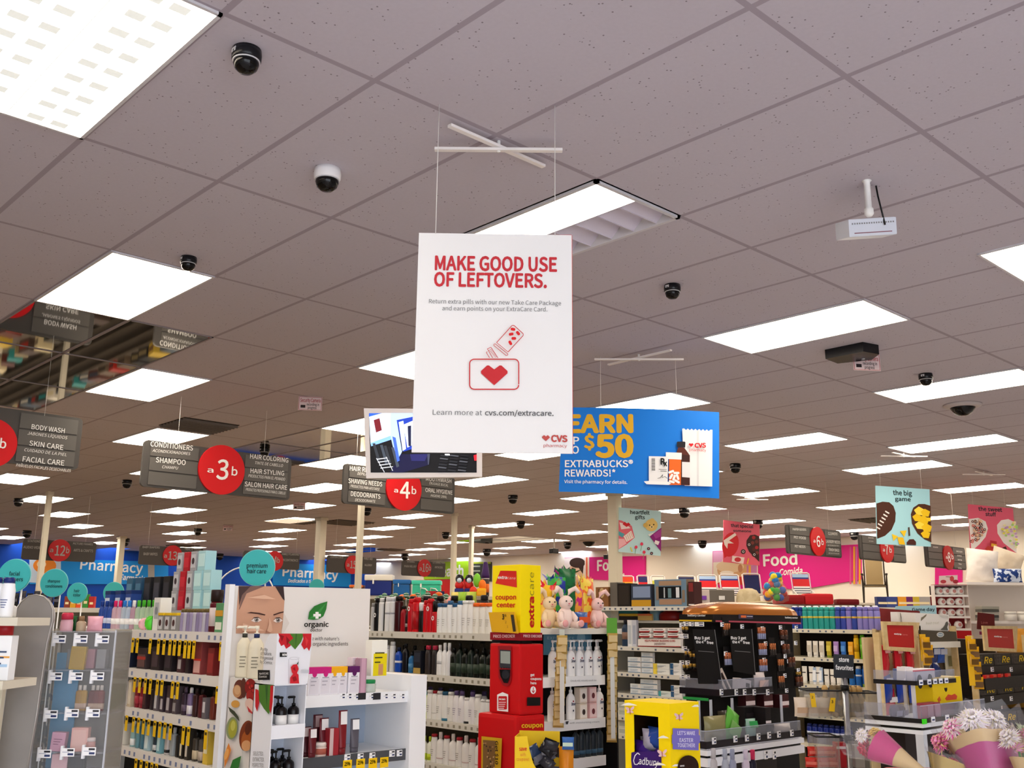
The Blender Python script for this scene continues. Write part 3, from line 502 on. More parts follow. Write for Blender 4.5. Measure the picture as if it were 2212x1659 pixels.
CR = M('cc1420', .5); bt('CVS', 1183, 426, 1280, 424, 36, CR, .05); bt('pharmacy', 1138, 455, 1280, 460, 21, CR); bp([(1131, 400), (1140, 388), (1152, 394), (1164, 388), (1174, 400), (1153, 420)], 'cc1420'); pl.done(r); wires(r, pl, [(1298, 881), (1462, 884)])
# seasonal posters
def poster(pl, pp, m, lab, wpx): r = root(pl, 'hanging_poster', lab, 'poster', 'small seasonal posters'); B().prism(pl.pts(pp), 0, .006, m).build('board', r); wires(r, pl, wpx); return r
zf2 = zf
pl = PL(at_t(1336, 1188, 15.3), -.45); r = poster(pl, [(1336, 1192), (1427, 1201), (1428, 1104), (1337, 1096)], M('bfe3ea', .5), 'pale blue heartfelt gifts poster with a teddy bear head', [(1348, 1097), (1416, 1103)]); TD = M('1c3038', .5)
bt('heartfelt', 637, 988, 803, 993, 30, TD, .03); bt('gifts', 678, 1030, 762, 1033, 30, TD, .03)
bp([(538, 1040), (565, 1045), (650, 1090), (675, 1190), (605, 1250), (538, 1290)], 'e36a7a'); bp([(545, 1060), (600, 1075), (640, 1110), (560, 1120)], 'f2dfe2'); bp([(570, 1075), (590, 1055), (610, 1070), (620, 1060), (640, 1080), (605, 1100)], 'd6202c'); bp([(580, 1180), (645, 1130), (668, 1190), (605, 1228)], 'f6efe8'); bp([(538, 1135), (590, 1160), (570, 1190), (538, 1170)], '58a6b4'); bp([(538, 1200), (585, 1200), (605, 1240), (540, 1285)], 'f3b8c2')
for i in range(4):
    for j in range(4): bp([(594+i*14+j*4, 1180+j*11-i*10), (601+i*14+j*4, 1176+j*11-i*10), (603+i*14+j*4, 1184+j*11-i*10)], 'c8303c')
pl.ell(*zf(815, 1085), 60*kf*.9, 52*kf, M('e8c878')); pl.ell(*zf(765, 1085), 20*kf, 20*kf, M('dcb860')); pl.ell(*zf(822, 1042), 20*kf, 16*kf, M('e8c878')); pl.ell(*zf(818, 1100), 16*kf, 12*kf, M('f2dca0'))
for x, y in ((800, 1085), (835, 1080), (818, 1100)): pl.ell(*zf(x, y), 6*kf, 6*kf, M('2a1c14'))
bp([(802, 1180), (900, 1105), (897, 1312)], '8a1a78'); bp([(830, 1165), (898, 1115), (898, 1180), (850, 1200)], 'a83a94'); bp([(848, 1212), (885, 1225), (872, 1255), (838, 1240)], 'f2e6ee'); bp([(785, 1165), (850, 1140), (800, 1180)], 'f2f2f2')
for x, y in ((684, 1272), (732, 1245), (752, 1315)): pl.ell(*zf(x, y), 13*kf, 14*kf, M('dc3a5c')); pl.line([zf(x, y+14), zf(x-10, y+60)], 1, M('5aa05a'))
for x, y in ((790, 1285), (815, 1325)): pl.ell(*zf(x, y), 13*kf, 13*kf, M('3a2a34')); pl.ell(*zf(x, y), 5*kf, 5*kf, M('d8a0b0'))
bp([(630, 1272), (640, 1272), (655, 1310), (645, 1312)], 'd8d04a'); pl.done(r)
pl = PL(at_t(1562, 1212, 17.5), -.35); r = poster(pl, [(1562, 1214), (1641, 1222), (1641, 1133), (1563, 1123)], M('e8637c', .5), 'pink that special someone poster with a heart chocolate box', [(1574, 1124), (1631, 1132)])
bt('that special', 1496, 1098, 1687, 1110, 26, TD, .03); bt('someone', 1515, 1140, 1670, 1146, 20, TD, .03); pl.ell(*zf(1492, 1250), 70*kf, 105*kf, M('d5222e'), 12); bp([(1432, 1310), (1555, 1290), (1440, 1365)], 'd5222e')
bp([(1432, 1215), (1530, 1150), (1543, 1170), (1480, 1215), (1520, 1240), (1470, 1240), (1465, 1285), (1440, 1250)], 'f3e6e0'); bp([(1738, 1180), (1700, 1165), (1660, 1170), (1630, 1215), (1628, 1260), (1650, 1310), (1738, 1398)], '3a1a18')
for x, y, c in ((1690, 1190, 'b02028'), (1715, 1225, '6a2a24'), (1680, 1235, '7a302a'), (1715, 1275, 'b02028'), (1690, 1290, '55201c'), (1718, 1320, '7a302a')): pl.ell(*zf(x, y), 15*kf, 15*kf, M(c))
for x, y in ((1650, 1250), (1600, 1310), (1694, 1335)): pl.ell(*zf(x, y), 20*kf, 20*kf, M('2c1a1c')); pl.ell(*zf(x, y), 10*kf, 10*kf, M('e8e0e0')); pl.ell(*zf(x, y), 6*kf, 6*kf, M('2c1a1c'))
bp([(1505, 1345), (1610, 1360), (1600, 1415), (1500, 1395)], 'f0dcd8'); pl.ell(*zf(1552, 1378), 28*kf, 20*kf, M('c8303c')); bp([(1640, 1365), (1650, 1368), (1638, 1415), (1628, 1412)], 'e8b83a'); pl.done(r)
zg = Z(1640, 860, 572/2212); kg = 572/2212
def gt(t, x0, y0, x1, y1, c): pl.text(t, *zg(x0, y0), *zg(x1, y1), c*kg, TD, .03)
def gp(pp, c): pl.poly([zg(*p) for p in pp], M(c, .5))
pl = PL(at_t(1895, 1175, 11.9), -.5); r = poster(pl, [(1894, 1175), (2011, 1181), (2008, 1057), (1891, 1049)], M('a5d9e6', .5), 'pale blue the big game poster with a football and chips', [(1902, 1050), (1991, 1056)])
gt('the big', 1118, 808, 1277, 815, 38); gt('game', 1134, 858, 1266, 862, 32)
gp([(978, 880), (1030, 865), (1085, 870), (1120, 900), (1140, 960), (1135, 1030), (1105, 1100), (1050, 1150), (985, 1175)], '4a2a1e')
for i in range(6): x, y = 985+i*15, 1085-i*26; gp([(x-8, y-16), (x+26, y+4), (x+22, y+14), (x-10, y-4)], 'efe9e6')
gp([(1430, 900), (1380, 885), (1330, 885), (1285, 915), (1265, 970), (1275, 1050), (1320, 1130), (1380, 1180), (1436, 1205)], '4e2c1c')
for x, y, s in ((1340, 945, 50), (1390, 960, 44), (1320, 1000, 44), (1375, 1020, 52), (1340, 1065, 44), (1400, 1085, 50), (1390, 1140, 44), (1415, 1015, 22)): gp([(x-s, y-10), (x-10, y-s*.8), (x+s*.8, y-12), (x+s*.5, y+s*.7), (x-s*.5, y+s*.6)], ('f2cf2e', 'ecc41c', 'f7da4c')[(x+y) % 3])
gp([(1105, 1135), (1155, 1155), (1118, 1195)], 'edc62a'); gp([(1172, 1110), (1228, 1105), (1208, 1160)], 'edc62a'); gp([(1150, 1160), (1200, 1165), (1215, 1225), (1165, 1222)], 'e6ba20'); gp([(1238, 1080), (1252, 1078), (1258, 1150), (1244, 1152)], '4a3a30'); gp([(1228, 1205), (1250, 1180), (1285, 1178), (1305, 1200), (1306, 1228), (1228, 1224)], '4a2420'); pl.done(r)
pl = PL(at_t(2100, 1196, 13.5), -.55); r = poster(pl, [(2096, 1198), (2197, 1203), (2188, 1098), (2091, 1089)], M('e4617c', .5), 'pink the sweet stuff poster with candy filled bowls', [(2102, 1090), (2171, 1096)])
gt('the sweet', 1832, 940, 2030, 950, 32); gt('stuff', 1890, 983, 1980, 988, 30)
gp([(1750, 1010), (1830, 1000), (1890, 1030), (1910, 1090), (1890, 1160), (1840, 1220), (1772, 1280)], 'f2ebe8'); gp([(2140, 1040), (2080, 1010), (2020, 1020), (1985, 1060), (1990, 1130), (2040, 1210), (2150, 1295)], 'f2ebe8')
rnd = random.Random(3)
for i in range(70):
    x, y = 1765+rnd.random()*120, 1020+rnd.random()*210
    if x-1765 < 125-abs(y-1090)*.75+10: pl.ell(*zg(x, y), 11*kg, 11*kg, M(('4a1a1c', 'c8443a', 'e8b890')[i % 3]), n=10); pl.ell(*zg(x, y), 5*kg, 5*kg, M('f0dcd0'), n=8)
for i in range(60):
    x, y = 2000+rnd.random()*140, 1040+rnd.random()*210
    if 2140-x < 140-abs(y-1100)*.7: pl.ell(*zg(x, y), 12*kg, 9*kg, M(('e8e05a', 'a9d87a', 'c9a0d0', 'f0e8b0')[i % 4]), n=8)
gp([(1905, 1190), (1960, 1200), (1955, 1275), (1900, 1260)], 'b8303a'); gp([(1915, 1215), (1960, 1225), (1958, 1250), (1912, 1240)], 'e8b03a'); gp([(1860, 1260), (1890, 1235), (1940, 1280), (1900, 1310)], 'c03a34'); gp([(1885, 1270), (1912, 1275), (1900, 1295), (1880, 1290)], 'e8b03a'); gp([(1990, 1260), (2035, 1240), (2050, 1285), (2010, 1308)], '4a2420'); pl.done(r)
cross(1952, 980, .55, FA+.02, .5, -.05, 'white crossed bars over the big game poster', -.03); cross(2125, 1020, .55, FA, .5, 0, 'faint crossed bars over the candy poster', -.03); cross(1625, 1075, .5, FA, .4, 0, 'white crossed bars over the special someone poster', -.03)
# ---------------------------------------------------------------- goods: built once, copied per instance
class Pr:
    def __init__(s, name, cat, parts, w, d, h): s.name, s.cat, s.w, s.d, s.h = name, cat, w, d, h; s.parts = [(n, b.mesh(n) if isinstance(b, B) else b) for n, b in parts]
def place(p, label, loc, rz=0., group=None, sc_=1., tilt=None):
    r = E(p.name, label, p.cat, loc, rz, group)
    if tilt: r.rotation_euler = (tilt[0], tilt[1], rz)
    if sc_ != 1: r.scale = (sc_,)*3 if not isinstance(sc_, tuple) else sc_
    for n, me in p.parts: o = bpy.data.objects.new(n, me); C.objects.link(o); o.parent = r
    return r
def can(name, cat, r, h, body, cap, band=None, capr=.85, caph=.14, rough=.3, dot=None):
    hb = h*(1-caph); ps = [('body', B().lathe([(r*.96, 0), (r, .004), (r, hb-.01), (r*.92, hb)], M(body, rough), 16)), ('cap', B().lathe([(r*capr, hb), (r*capr, h-.006), (r*capr*.8, h)], M(cap, .35), 16))]
    if band: ps.append(('label', B().lathe([(r*1.012, h*band[1]), (r*1.012, h*band[2])], M(band[0], .4), 16)))
    if dot:
        b = B(); z = h*dot[1]; rr_ = r*.55; b.add([(rr_*math.cos(t*.3927), -r*1.03, z+rr_*math.sin(t*.3927)) for t in range(16)]+[(rr_*.5*math.cos(t*.3927), -r*1.03, z+rr_*.5*math.sin(t*.3927)) for t in range(16)], [(t, (t+1) % 16, 16+(t+1) % 16, 16+t) for t in range(16)], M(dot[0])); ps.append(('emblem', b))
    return Pr(name, cat, ps, 2*r, 2*r, h)
def bottle(name, cat, w, d, h, body, cap, lab=None, sh=.8, caph=.16, capw=.45, rough=.3, sq=0., lines=None, clear=False, foot=None):
    hb = h*(1-caph); hs = hb*sh; mb = GLASS(body, .45) if clear else M(body, rough)
    pr = [(.47, 0), (.5, .006), (.5, hs), (.45, hs+(hb-hs)*.4), (capw*.52, hs+(hb-hs)*.85), (capw*.46, hb)]
    ps = [('body', B().lathe([(r*w, z) for r, z in pr], mb, 18, 1, d/w, sq=sq)), ('cap', B().lathe([(capw*w*.5, hb), (capw*w*.5, h-.005), (capw*w*.42, h)], M(cap, .35), 16, 1, min(1, d/w*1.4)))]
    if lab: ps.append(('label', B().lathe([(.506*w, hs*lab[1]), (.506*w, hs*lab[2])], M(lab[0], .45), 18, 1, d/w*1.01, sq=sq)))
    if foot: ps.append(('foot_band', B().lathe([(.508*w, .0), (.508*w, hs*foot[1])], M(foot[0], .45), 18, 1, d/w*1.01, sq=sq)))
    if lines:
        b = B()
        for k in range(4): b.box(-w*(.26-.03*k), w*(.26-.05*k), -d*.52, -d*.5, hs*(.62-.09*k), hs*(.62-.09*k)+hs*.028, M(lines))
        ps.append(('print', b))
    return Pr(name, cat, ps, w, d, h)
def pump(name, cat, w, d, h, body, head, lab=None, hb=.66, neck=None, sq=0., spout=-1, lines=None):
    z = h*hb; ps = [('body', B().lathe([(.47*w, 0), (.5*w, .006), (.5*w, z*.72), (.46*w, z*.84), (.3*w, z*.94), (.16*w, z)], M(body, .25), 18, 1, d/w, sq=sq))]
    ps.append(('pump_head', B().lathe([(.17*w, z), (.17*w, z+h*.08), (.07*w, z+h*.09), (.07*w, h*.93), (.13*w, h*.935), (.13*w, h)], M(head, .35), 12).tube([(0, 0, h*.97), (spout*.5*w, -.3*d*0, h*.97), (spout*.56*w, 0, h*.945)], .006, M(head, .35), 6)))
    if neck: ps.append(('collar', B().lathe([(.18*w, z-.002), (.18*w, z+h*.07)], M(neck, .4), 14)))
    if lab: ps.append(('label', B().lathe([(.506*w, z*lab[1]), (.506*w, z*lab[2])], M(lab[0], .45), 18, 1, d/w*1.01, sq=sq)))
    if lines:
        b = B()
        for k in range(4): b.box(-w*.22, w*(.2-.06*(k % 2)), -d*.53, -d*.5, z*(.5-.08*k), z*(.5-.08*k)+z*.025, M(lines))
        ps.append(('print', b))
    return Pr(name, cat, ps, w, d, h)
def tube_(name, cat, w, d, h, body, cap, lab=None, caph=.16):
    zc_ = h*caph; vs = []; n = 14; L = 6
    for i in range(L+1):
        f = i/L
        for k in range(n): a = 2*math.pi*k/n; vs.append((w*.5*math.cos(a)*(.86+.14*f), d*.5*math.sin(a)*(1-.9*f), zc_+(h-zc_)*f))
    b = B().add(vs, [(i*n+k, i*n+(k+1) % n, (i+1)*n+(k+1) % n, (i+1)*n+k) for i in range(L) for k in range(n)]+[list(range(L*n, (L+1)*n))], M(body, .35), True)
    ps = [('body', b), ('cap', B().lathe([(w*.4, 0), (w*.42, zc_)], M(cap, .35), 14, 1, d/w*.95))]
    if lab:
        q = B(); y0, y1 = -d*.5*(1-.9*lab[1])-.002, -d*.5*(1-.9*lab[2])-.002; q.add([(-w*.36, y0*.8-.004, zc_+(h-zc_)*lab[1]), (w*.36, y0*.8-.004, zc_+(h-zc_)*lab[1]), (w*.36, y1-.004, zc_+(h-zc_)*lab[2]), (-w*.36, y1-.004, zc_+(h-zc_)*lab[2])], [(0, 1, 2, 3)], M(lab[0], .45)); ps.append(('label', q))
    return Pr(name, cat, ps, w, d, h)
def carton(name, cat, w, d, h, body, face=None, top=None, stripe=None, mark=None, rough=.5, lines=None, win=None):
    b = B().rbox(-w/2, w/2, -d/2, d/2, 0, h, M(body, rough), .0025); ps = [('carton', b)]
    def f(c, x0, x1, z0, z1, k): return B().box(w*(x0-.5), w*(x1-.5), -d/2-.0012-.0004*k, -d/2, h*z0, h*z1, M(c, rough))
    if face: ps.append(('front_print', f(face[0], *face[1:], 0)))
    if top: ps.append(('lid', B().rbox(-w/2-.001, w/2+.001, -d/2-.001, d/2+.001, h*top[1], h+.001, M(top[0], rough), .002)))
    if stripe: ps.append(('stripe', f(stripe[0], .02, .98, stripe[1], stripe[2], 1)))
    if mark: ps.append(('emblem', B().prism([(w*.2*math.cos(t*.4), h*mark[1]+w*.26*math.sin(t*.4)) for t in range(16)], -d/2-.0028, -d/2-.001, M(mark[0]))))
    if win: ps.append(('window', B().box(w*(win[1]-.5), w*(win[2]-.5), -d/2-.0015, -d/2-.0005, h*win[3], h*win[4], M(win[0], .1))))
    if lines:
        q = B()
        for k in range(3): q.box(w*-.3, w*(.3-.12*k), -d/2-.0022, -d/2-.0012, h*(.62-.13*k), h*(.62-.13*k)+h*.035, M(lines))
        ps.append(('print', q))
    return Pr(name, cat, ps, w, d, h)
def pouch(name, cat, w, h, d, body, band=None, seed=1, rough=.25, hd=None):
    ps = [('pouch', B().bag(w, h, d, M(body, rough), 10, seed))]
    if band: ps.append(('label', B().add([(-w*.42, -d*.5*math.sin(math.pi*band[1])**.5-.008, h*band[1]), (w*.42, -d*.5*math.sin(math.pi*band[1])**.5-.008, h*band[1]), (w*.42, -d*.5*math.sin(math.pi*band[2])**.5-.008, h*band[2]), (-w*.42, -d*.5*math.sin(math.pi*band[2])**.5-.008, h*band[2])], [(0, 1, 2, 3)], M(band[0], .4))))
    if hd: ps.append(('header_card', B().box(-w*.45, w*.45, -.004, .004, h*.9, h*1.08, M(hd, .5))))
    return Pr(name, cat, ps, w, d, h)
def jar(name, cat, w, h, body, lid, lab=None, clear=False):
    z = h*.72; ps = [('body', B().lathe([(.46*w, 0), (.5*w, .006), (.5*w, z*.9), (.42*w, z)], GLASS(body, .5) if clear else M(body, .3), 18)), ('lid', B().lathe([(.47*w, z), (.48*w, h-.004), (.44*w, h)], M(lid, .4), 18))]
    if lab: ps.append(('label', B().lathe([(.506*w, z*.2), (.506*w, z*.8)], M(lab, .45), 18)))
    return Pr(name, cat, ps, w, w, h)
# ---------------------------------------------------------------- shelving
def fpl(p, ang): return PL((p[0], p[1], 0), ang)             # upright plane standing on the floor: its v is the height
class G: pass
TAGY = M('f2c512', .5)
def gondola(name, label, cat, pl, px0, px1, zs, depth, py=1400, back='2a2522', shelf=SHELF, lip=.036, ups=(1, 1), tags=None, strip=True, ztop=None, lo=None, backmat=None, upm=SHELF, mark='5a6478'):
    g = G(); g.pl = pl; g.zs = zs; g.u0 = pl.uv(px0, py)[0]; g.u1 = pl.uv(px1, py)[0]; g.depth = depth; u0, u1 = g.u0, g.u1
    r = g.r = E(name, label, cat, pl.o, pl.ang); zt = ztop or max(zs); bm_ = backmat or M(back, .7)
    B().box(u0, u1, depth, depth+.03, .1, zt, bm_).build('back_panel', r); B().box(u0, u1, .02, depth, 0, .12, GREY).build('base', r)
    if ups[0]: B().box(u0-.03, u0, -.005, depth+.03, 0, zt+.01, upm).build('upright', r)
    if ups[1]: B().box(u1, u1+.03, -.005, depth+.03, 0, zt+.01, upm).build('upright', r)
    zl = list(zs)
    z = zl[-1]
    while z > .42: z -= .29; zl.append(z)
    me = None
    for k, z in enumerate(zl):
        s = B().box(u0, u1, .0, depth, z-.02, z, shelf); s.box(u0, u1, -.008, .0, z-lip, z+.002, shelf); o = s.build('shelf', r)
        if strip and k < len(zs):
            q = B(); n = max(3, int((u1-u0)/.055)); rnd = random.Random(k*7+int(u0*100))
            for i in range(n):
                if rnd.random() < .78: x = u0+(i+.5)*(u1-u0)/n; q.box(x-.011, x+.006, -.0095, -.008, z-lip*.75, z-lip*.3, M(mark, .6))
            q.build('price_strip', o)
        for px, n_, y in (tags or {}).get(k, ()):
            u = pl.uv(px, py)[0]; t = B().box(u-.014, u+.014, -.0105, -.0095, z-lip*.6-.085*n_, z-lip*.9, TAGY)
            t.box(u-.009, u+.009, -.0112, -.0105, z-lip-.018, z-lip-.006, M('3a3010')); t.build('sale_tag', o)
    return g
seen = {}
def row(g, k, px0, px1, items, where, back=.0, dz=0., py=1400, jit=.0, reps=1, group=None, yaw=0.):
    """items: list of (proto, description) spread evenly between two photo columns on shelf k"""
    cnt = {}
    for p, d in items: cnt[d] = cnt.get(d, 0)+1
    idx = {}; n = len(items); z = g.zs[k]+dz if isinstance(k, int) else k+dz; dmax = max(p.d for p, _ in items); off = .012+back+dmax/2
    sp = PL(g.pl.o-g.pl.n*off, g.pl.ang); ua = sp.uv(px0, py)[0]; ub = sp.uv(px1, py)[0]; tw = sum(p.w for p, _ in items); x = ua; kx = (ub-ua)/tw
    for p, d in items:
        wd = p.w*kx; c = x+wd/2; x += wd; idx[d] = idx.get(d, 0)+1
        lab = ('%s %s from left, %s' % (ORD[idx[d]-1], d, where)) if cnt[d] > 1 else '%s, %s' % (d, where)
        seen[lab] = seen.get(lab, 0)+1
        s = min(1.0, kx*.985) if kx < 1 else 1.0; ps = sp.o+sp.u*c
        for rp in range(reps): place(p, lab if not rp else lab.replace(',', ' in the row behind,', 1), (ps.x-sp.n.x*rp*p.d*1.08, ps.y-sp.n.y*rp*p.d*1.08, z+random.uniform(0, jit)), g.pl.ang+random.uniform(-yaw, yaw), group or p.cat+'s, '+where, (s, s, 1) if s < 1 else 1.)
NW = NOISY('d9d4c8', 'cfc9bc', 60)
# gondola of gift sets and fragrance (left), hair care (centre), toothpaste, sun care
zA = [1.549, 1.362, 1.176, .99]; X_A = 2.18
tagsA = {0: [(270, 1, 0), (278, 1, 0), (290, 1, 0), (300, 1, 0), (328, 1, 0), (346, 1, 0), (358, 1, 0), (371, 1, 0), (381, 1, 0), (392, 1, 0), (404, 1.1, 0), (413, 1.1, 0), (423, 1.1, 0), (482, 1.1, 0)],
         1: [(249, 1, 0), (302, 1, 0), (313, 1, 0), (325, 1, 0), (336, 1, 0), (351, 1, 0), (361, 1, 0), (384, 1.05, 0), (395, 1.05, 0), (481, 1, 0)],
         2: [(243, 1, 0), (250, 1, 0), (257, 1, 0), (264, 1, 0), (292, 1, 0), (307, 1, 0), (318, 1, 0), (329, 1, 0), (340, 1, 0), (353, 1, 0), (364, 1, 0), (375, 1, 0), (387, 1, 0), (415, 1.1, 0), (426, 1.1, 0), (463, 1.1, 0)],
         3: [(232, 1, 0), (262, 1, 0), (275, 1, 0), (320, 1, 0), (331, 1, 0), (343, 1, 0), (354, 1, 0), (364, 1, 0)]}
gA = gondola('gift_gondola', 'white gift set shelving with yellow sale tags, left of the face poster', 'shelving', fpl((X_A, 0), -math.pi/2), 130, 487, zA, .44, tags=tagsA, back='201a17', lip=.042, shelf=M('e6e3df', .4), upm=M('eceae6', .4), mark='7a86a8')
zC = [1.53, 1.27, 1.0, .745]; X_C = 4.14
PEG = NOISY('6e675c', '7a7266', 90, .8)
gC = gondola('hair_gondola', 'shelving of shampoo and hair spray behind the red coupon kiosk', 'shelving', fpl((X_C, 0), -math.pi/2), 742, 1112, zC, .44, backmat=PEG, lip=.04, mark='9a9484')
zD = [1.72, 1.42, 1.227, 1.07, .905, .77]; X_D = 6.1
gD = gondola('toothpaste_gondola', 'toothpaste shelving between the soap endcap and the battery display', 'shelving', fpl((X_D, 0), -math.pi/2), 1292, 1545, zD, .44, back='8f8a80', lip=.03)
zE = [1.555, 1.315, 1.088, .84, .6]; X_E = 8.1
gE = gondola('sun_care_gondola', 'sun care and lotion shelving between battery display and wooden endcap', 'shelving', fpl((X_E, 0), -math.pi/2), 1672, 1887, zE, .44, back='241c18', lip=.032, shelf=M('d8d2bf', .5), upm=M('cdbb94', .6))
# ---- hair care, top shelf
W1 = 'hair gondola top shelf'
bc = can('hair_spray', 'hair spray', .027, .225, '141416', '0c0c0e', dot=('f0f0f0', .48)); wc = can('hair_spray', 'hair spray', .026, .225, 'e9e9ea', 'dcdcdc'); wkc = can('hair_spray', 'hair spray', .029, .23, 'e6e6e8', 'd8d8dc', ('a8a8b0', .5, .55)); dk = can('hair_spray', 'hair spray', .03, .235, '3a0c10', '120c0c'); rd = bottle('styling_bottle', 'bottle', .055, .04, .17, '9e1420', '17100f', caph=.12, capw=.6)
rdc = can('hair_spray', 'hair spray', .028, .215, 'c81420', 'd01822', dot=('f4ecec', .7)); rdl = can('hair_spray', 'hair spray', .031, .225, 'd2141f', 'c4121c', ('b00f18', .08, .6)); bw = bottle('styling_bottle', 'bottle', .05, .04, .19, '1a1616', 'efefef', caph=.28, capw=.9); rds = can('hair_spray', 'hair spray', .026, .2, 'cc1520', '14100f', caph=.35, dot=('f4ecec', .45))
row(gC, 0, 801, 945, [(can('hair_spray', 'hair spray', .022, .19, 'c9cacb', '9a9a9a'), 'slim grey spray can'), (bc, 'black spray can with white ring'), (wc, 'slim white spray can'), (can('hair_spray', 'hair spray', .012, .225, '111112', '111112'), 'thin black spray can'), (wkc, 'tall plain white spray can'), (wkc, 'tall plain white spray can'), (dk, 'tall dark maroon spray can'), (rd, 'short dark red bottle'), (bottle('styling_bottle', 'bottle', .035, .03, .16, '2a1416', '0e0e0e', ('a8a0a0', .3, .5)), 'small black bottle'), (rdc, 'red spray can with white ring'), (rdl, 'red lettered spray can'), (bw, 'black bottle with white cap'), (can('hair_spray', 'hair spray', .021, .205, 'd0161f', 'c4141d'), 'slim red spray can'), (rdc, 'red spray can with white ring'), (rds, 'red and black spray can')], W1, back=.01)
wb = bottle('shampoo_bottle', 'bottle', .055, .042, .185, 'efefee', '2a5a86', caph=.13, capw=.8, lines='b8b8b8'); wt = can('hair_spray', 'hair spray', .024, .2, 'f0f0ef', '3a6690', caph=.13); ww = bottle('shampoo_bottle', 'bottle', .055, .042, .2, 'f1f0ee', 'e6e6e4', caph=.1, capw=.8, lines='b8b8b8'); wo = bottle('shampoo_bottle', 'bottle', .062, .045, .185, 'efece4', 'ee6a20', caph=.12, capw=.85, lines='b8b4a8')
row(gC, 0, 944, 1064, [(wb, 'white bottle with blue cap'), (wb, 'white bottle with blue cap'), (wt, 'white can with blue cap'), (wb, 'white bottle with blue cap'), (wt, 'white can with blue cap'), (ww, 'plain white bottle'), (ww, 'plain white bottle'), (wo, 'white bottle with orange cap'), (wo, 'white bottle with orange cap'), (wo, 'white bottle with orange cap')], W1, back=.0)
row(gC, 0, 820, 1062, [(can('hair_spray', 'hair spray', .028, .235, '1c1314', '141011'), 'dark spray can in the back row')]*8, W1, back=.1)
W2 = 'hair gondola second shelf'
dg = bottle('hair_oil_bottle', 'bottle', .06, .045, .17, '10140f', '0c0c0c', ('2a3a2c', .2, .7), caph=.16, capw=.4); dgt = bottle('hair_oil_bottle', 'bottle', .055, .045, .2, '1a2620', '0c0c0c', ('3a4a40', .2, .6), caph=.18, capw=.35)
row(gC, 1, 830, 948, [(can('shampoo_bottle', 'bottle', .026, .17, 'dcdcdc', 'd0d0d0'), 'plain white cylinder bottle'), (can('shampoo_bottle', 'bottle', .02, .195, 'eeeeee', 'e2e2e2'), 'slim tall white bottle'), (bottle('hair_gel_bottle', 'bottle', .06, .045, .16, '1a4ab4', '0f1c3c', ('e8e8f0', .55, .68)), 'bright blue squat bottle'), (bottle('hair_gel_bottle', 'bottle', .05, .04, .185, '15151c', '101014'), 'black square shouldered bottle'), (bottle('hair_gel_bottle', 'bottle', .05, .045, .13, '2a6aa0', '1a1a20', ('4a86b4', .2, .7)), 'teal blue short bottle'), (carton('hair_product_box', 'box', .075, .05, .145, '1a1c26', ('2a3040', .1, .9, .5, .9), stripe=('b89a50', .02, .25)), 'black carton with gold corner'), (bottle('shampoo_bottle', 'bottle', .05, .04, .18, '3a3230', 'c8304c', caph=.15, capw=.7), 'dark bottle with pink cap'), (bottle('shampoo_bottle', 'bottle', .05, .04, .18, '332c2c', 'b8304a', caph=.15, capw=.7), 'second dark bottle with pink cap')], W2)
row(gC, 1, 946, 976, [(bottle('shampoo_bottle', 'bottle', .05, .04, .185, 'f0f0f0', 'e8e8e8', ('c8c8cc', .55, .7)), 'white bottle with grey ring'), (bottle('shampoo_bottle', 'bottle', .045, .04, .2, 'f0f0f0', 'fafafa', caph=.22, capw=.5), 'white cone capped bottle'), (bottle('shampoo_bottle', 'bottle', .045, .04, .2, 'ececee', 'f4f4f4', caph=.22, capw=.5), 'second white cone capped bottle')], W2)
row(gC, 1, 975, 1066, [(dg, 'dark green glass bottle'), (dgt, 'tall dark green bottle'), (dg, 'dark green glass bottle'), (dgt, 'tall dark green bottle'), (dg, 'dark green glass bottle'), (pump('hair_oil_bottle', 'bottle', .065, .045, .215, '141a14', '101010', ('2a3a2c', .2, .6)), 'black pump bottle'), (dg, 'dark green glass bottle')], W2)
row(gC, 1, 840, 1060, [(dg, 'dark bottle in the back row')]*9, W2, back=.12)
W3 = 'hair gondola third shelf'
lg = bottle('lime_shampoo_bottle', 'bottle', .05, .04, .165, 'c4d82a', '2f8a7a', ('eef0e0', .35, .6), caph=.14, capw=.5); lgw = bottle('lime_shampoo_bottle', 'bottle', .058, .045, .165, 'e4e8d8', '2f8a7a', ('b8d024', .0, .45), caph=.14, capw=.5); lgp = pump('lime_shampoo_bottle', 'bottle', .062, .048, .215, 'c9db3c', 'd8dcd4', ('e9edd0', .4, .7), hb=.72); lgc = bottle('lime_shampoo_bottle', 'bottle', .062, .048, .21, 'd5dcc0', 'c9ccc4', ('b4cc22', .05, .55), caph=.14, capw=.4)
row(gC, 2, 827, 928, [(lg, 'lime bottle with teal cap'), (lgw, 'white and lime bottle'), (lg, 'lime bottle with teal cap'), (lgw, 'white and lime bottle'), (lg, 'lime bottle with teal cap'), (lgc, 'tall clear lime bottle'), (lg, 'lime bottle with teal cap'), (lgp, 'lime pump bottle'), (lg, 'lime bottle with teal cap')], W3)
wr = bottle('white_shampoo_bottle', 'bottle', .052, .042, .175, 'f0efec', 'e0e0dc', caph=.1, capw=.8, lines='a8a8a8'); wrt = bottle('white_shampoo_bottle', 'bottle', .048, .042, .175, 'efeeeb', '9a1f28', ('d8d8d4', .3, .35), caph=.1, capw=.7); wte = bottle('white_shampoo_bottle', 'bottle', .055, .042, .175, 'f0f0ee', '2a5a78', caph=.12, capw=.8, foot=('2a6f8e', .13)); wpu = bottle('white_shampoo_bottle', 'bottle', .052, .045, .185, 'efedf0', '5a4a78', caph=.14, capw=.6, lines='9890a8'); wtb = bottle('white_shampoo_bottle', 'bottle', .045, .04, .15, 'f2f2f2', 'efefef', caph=.1, capw=.8, foot=('1c1c20', .12))
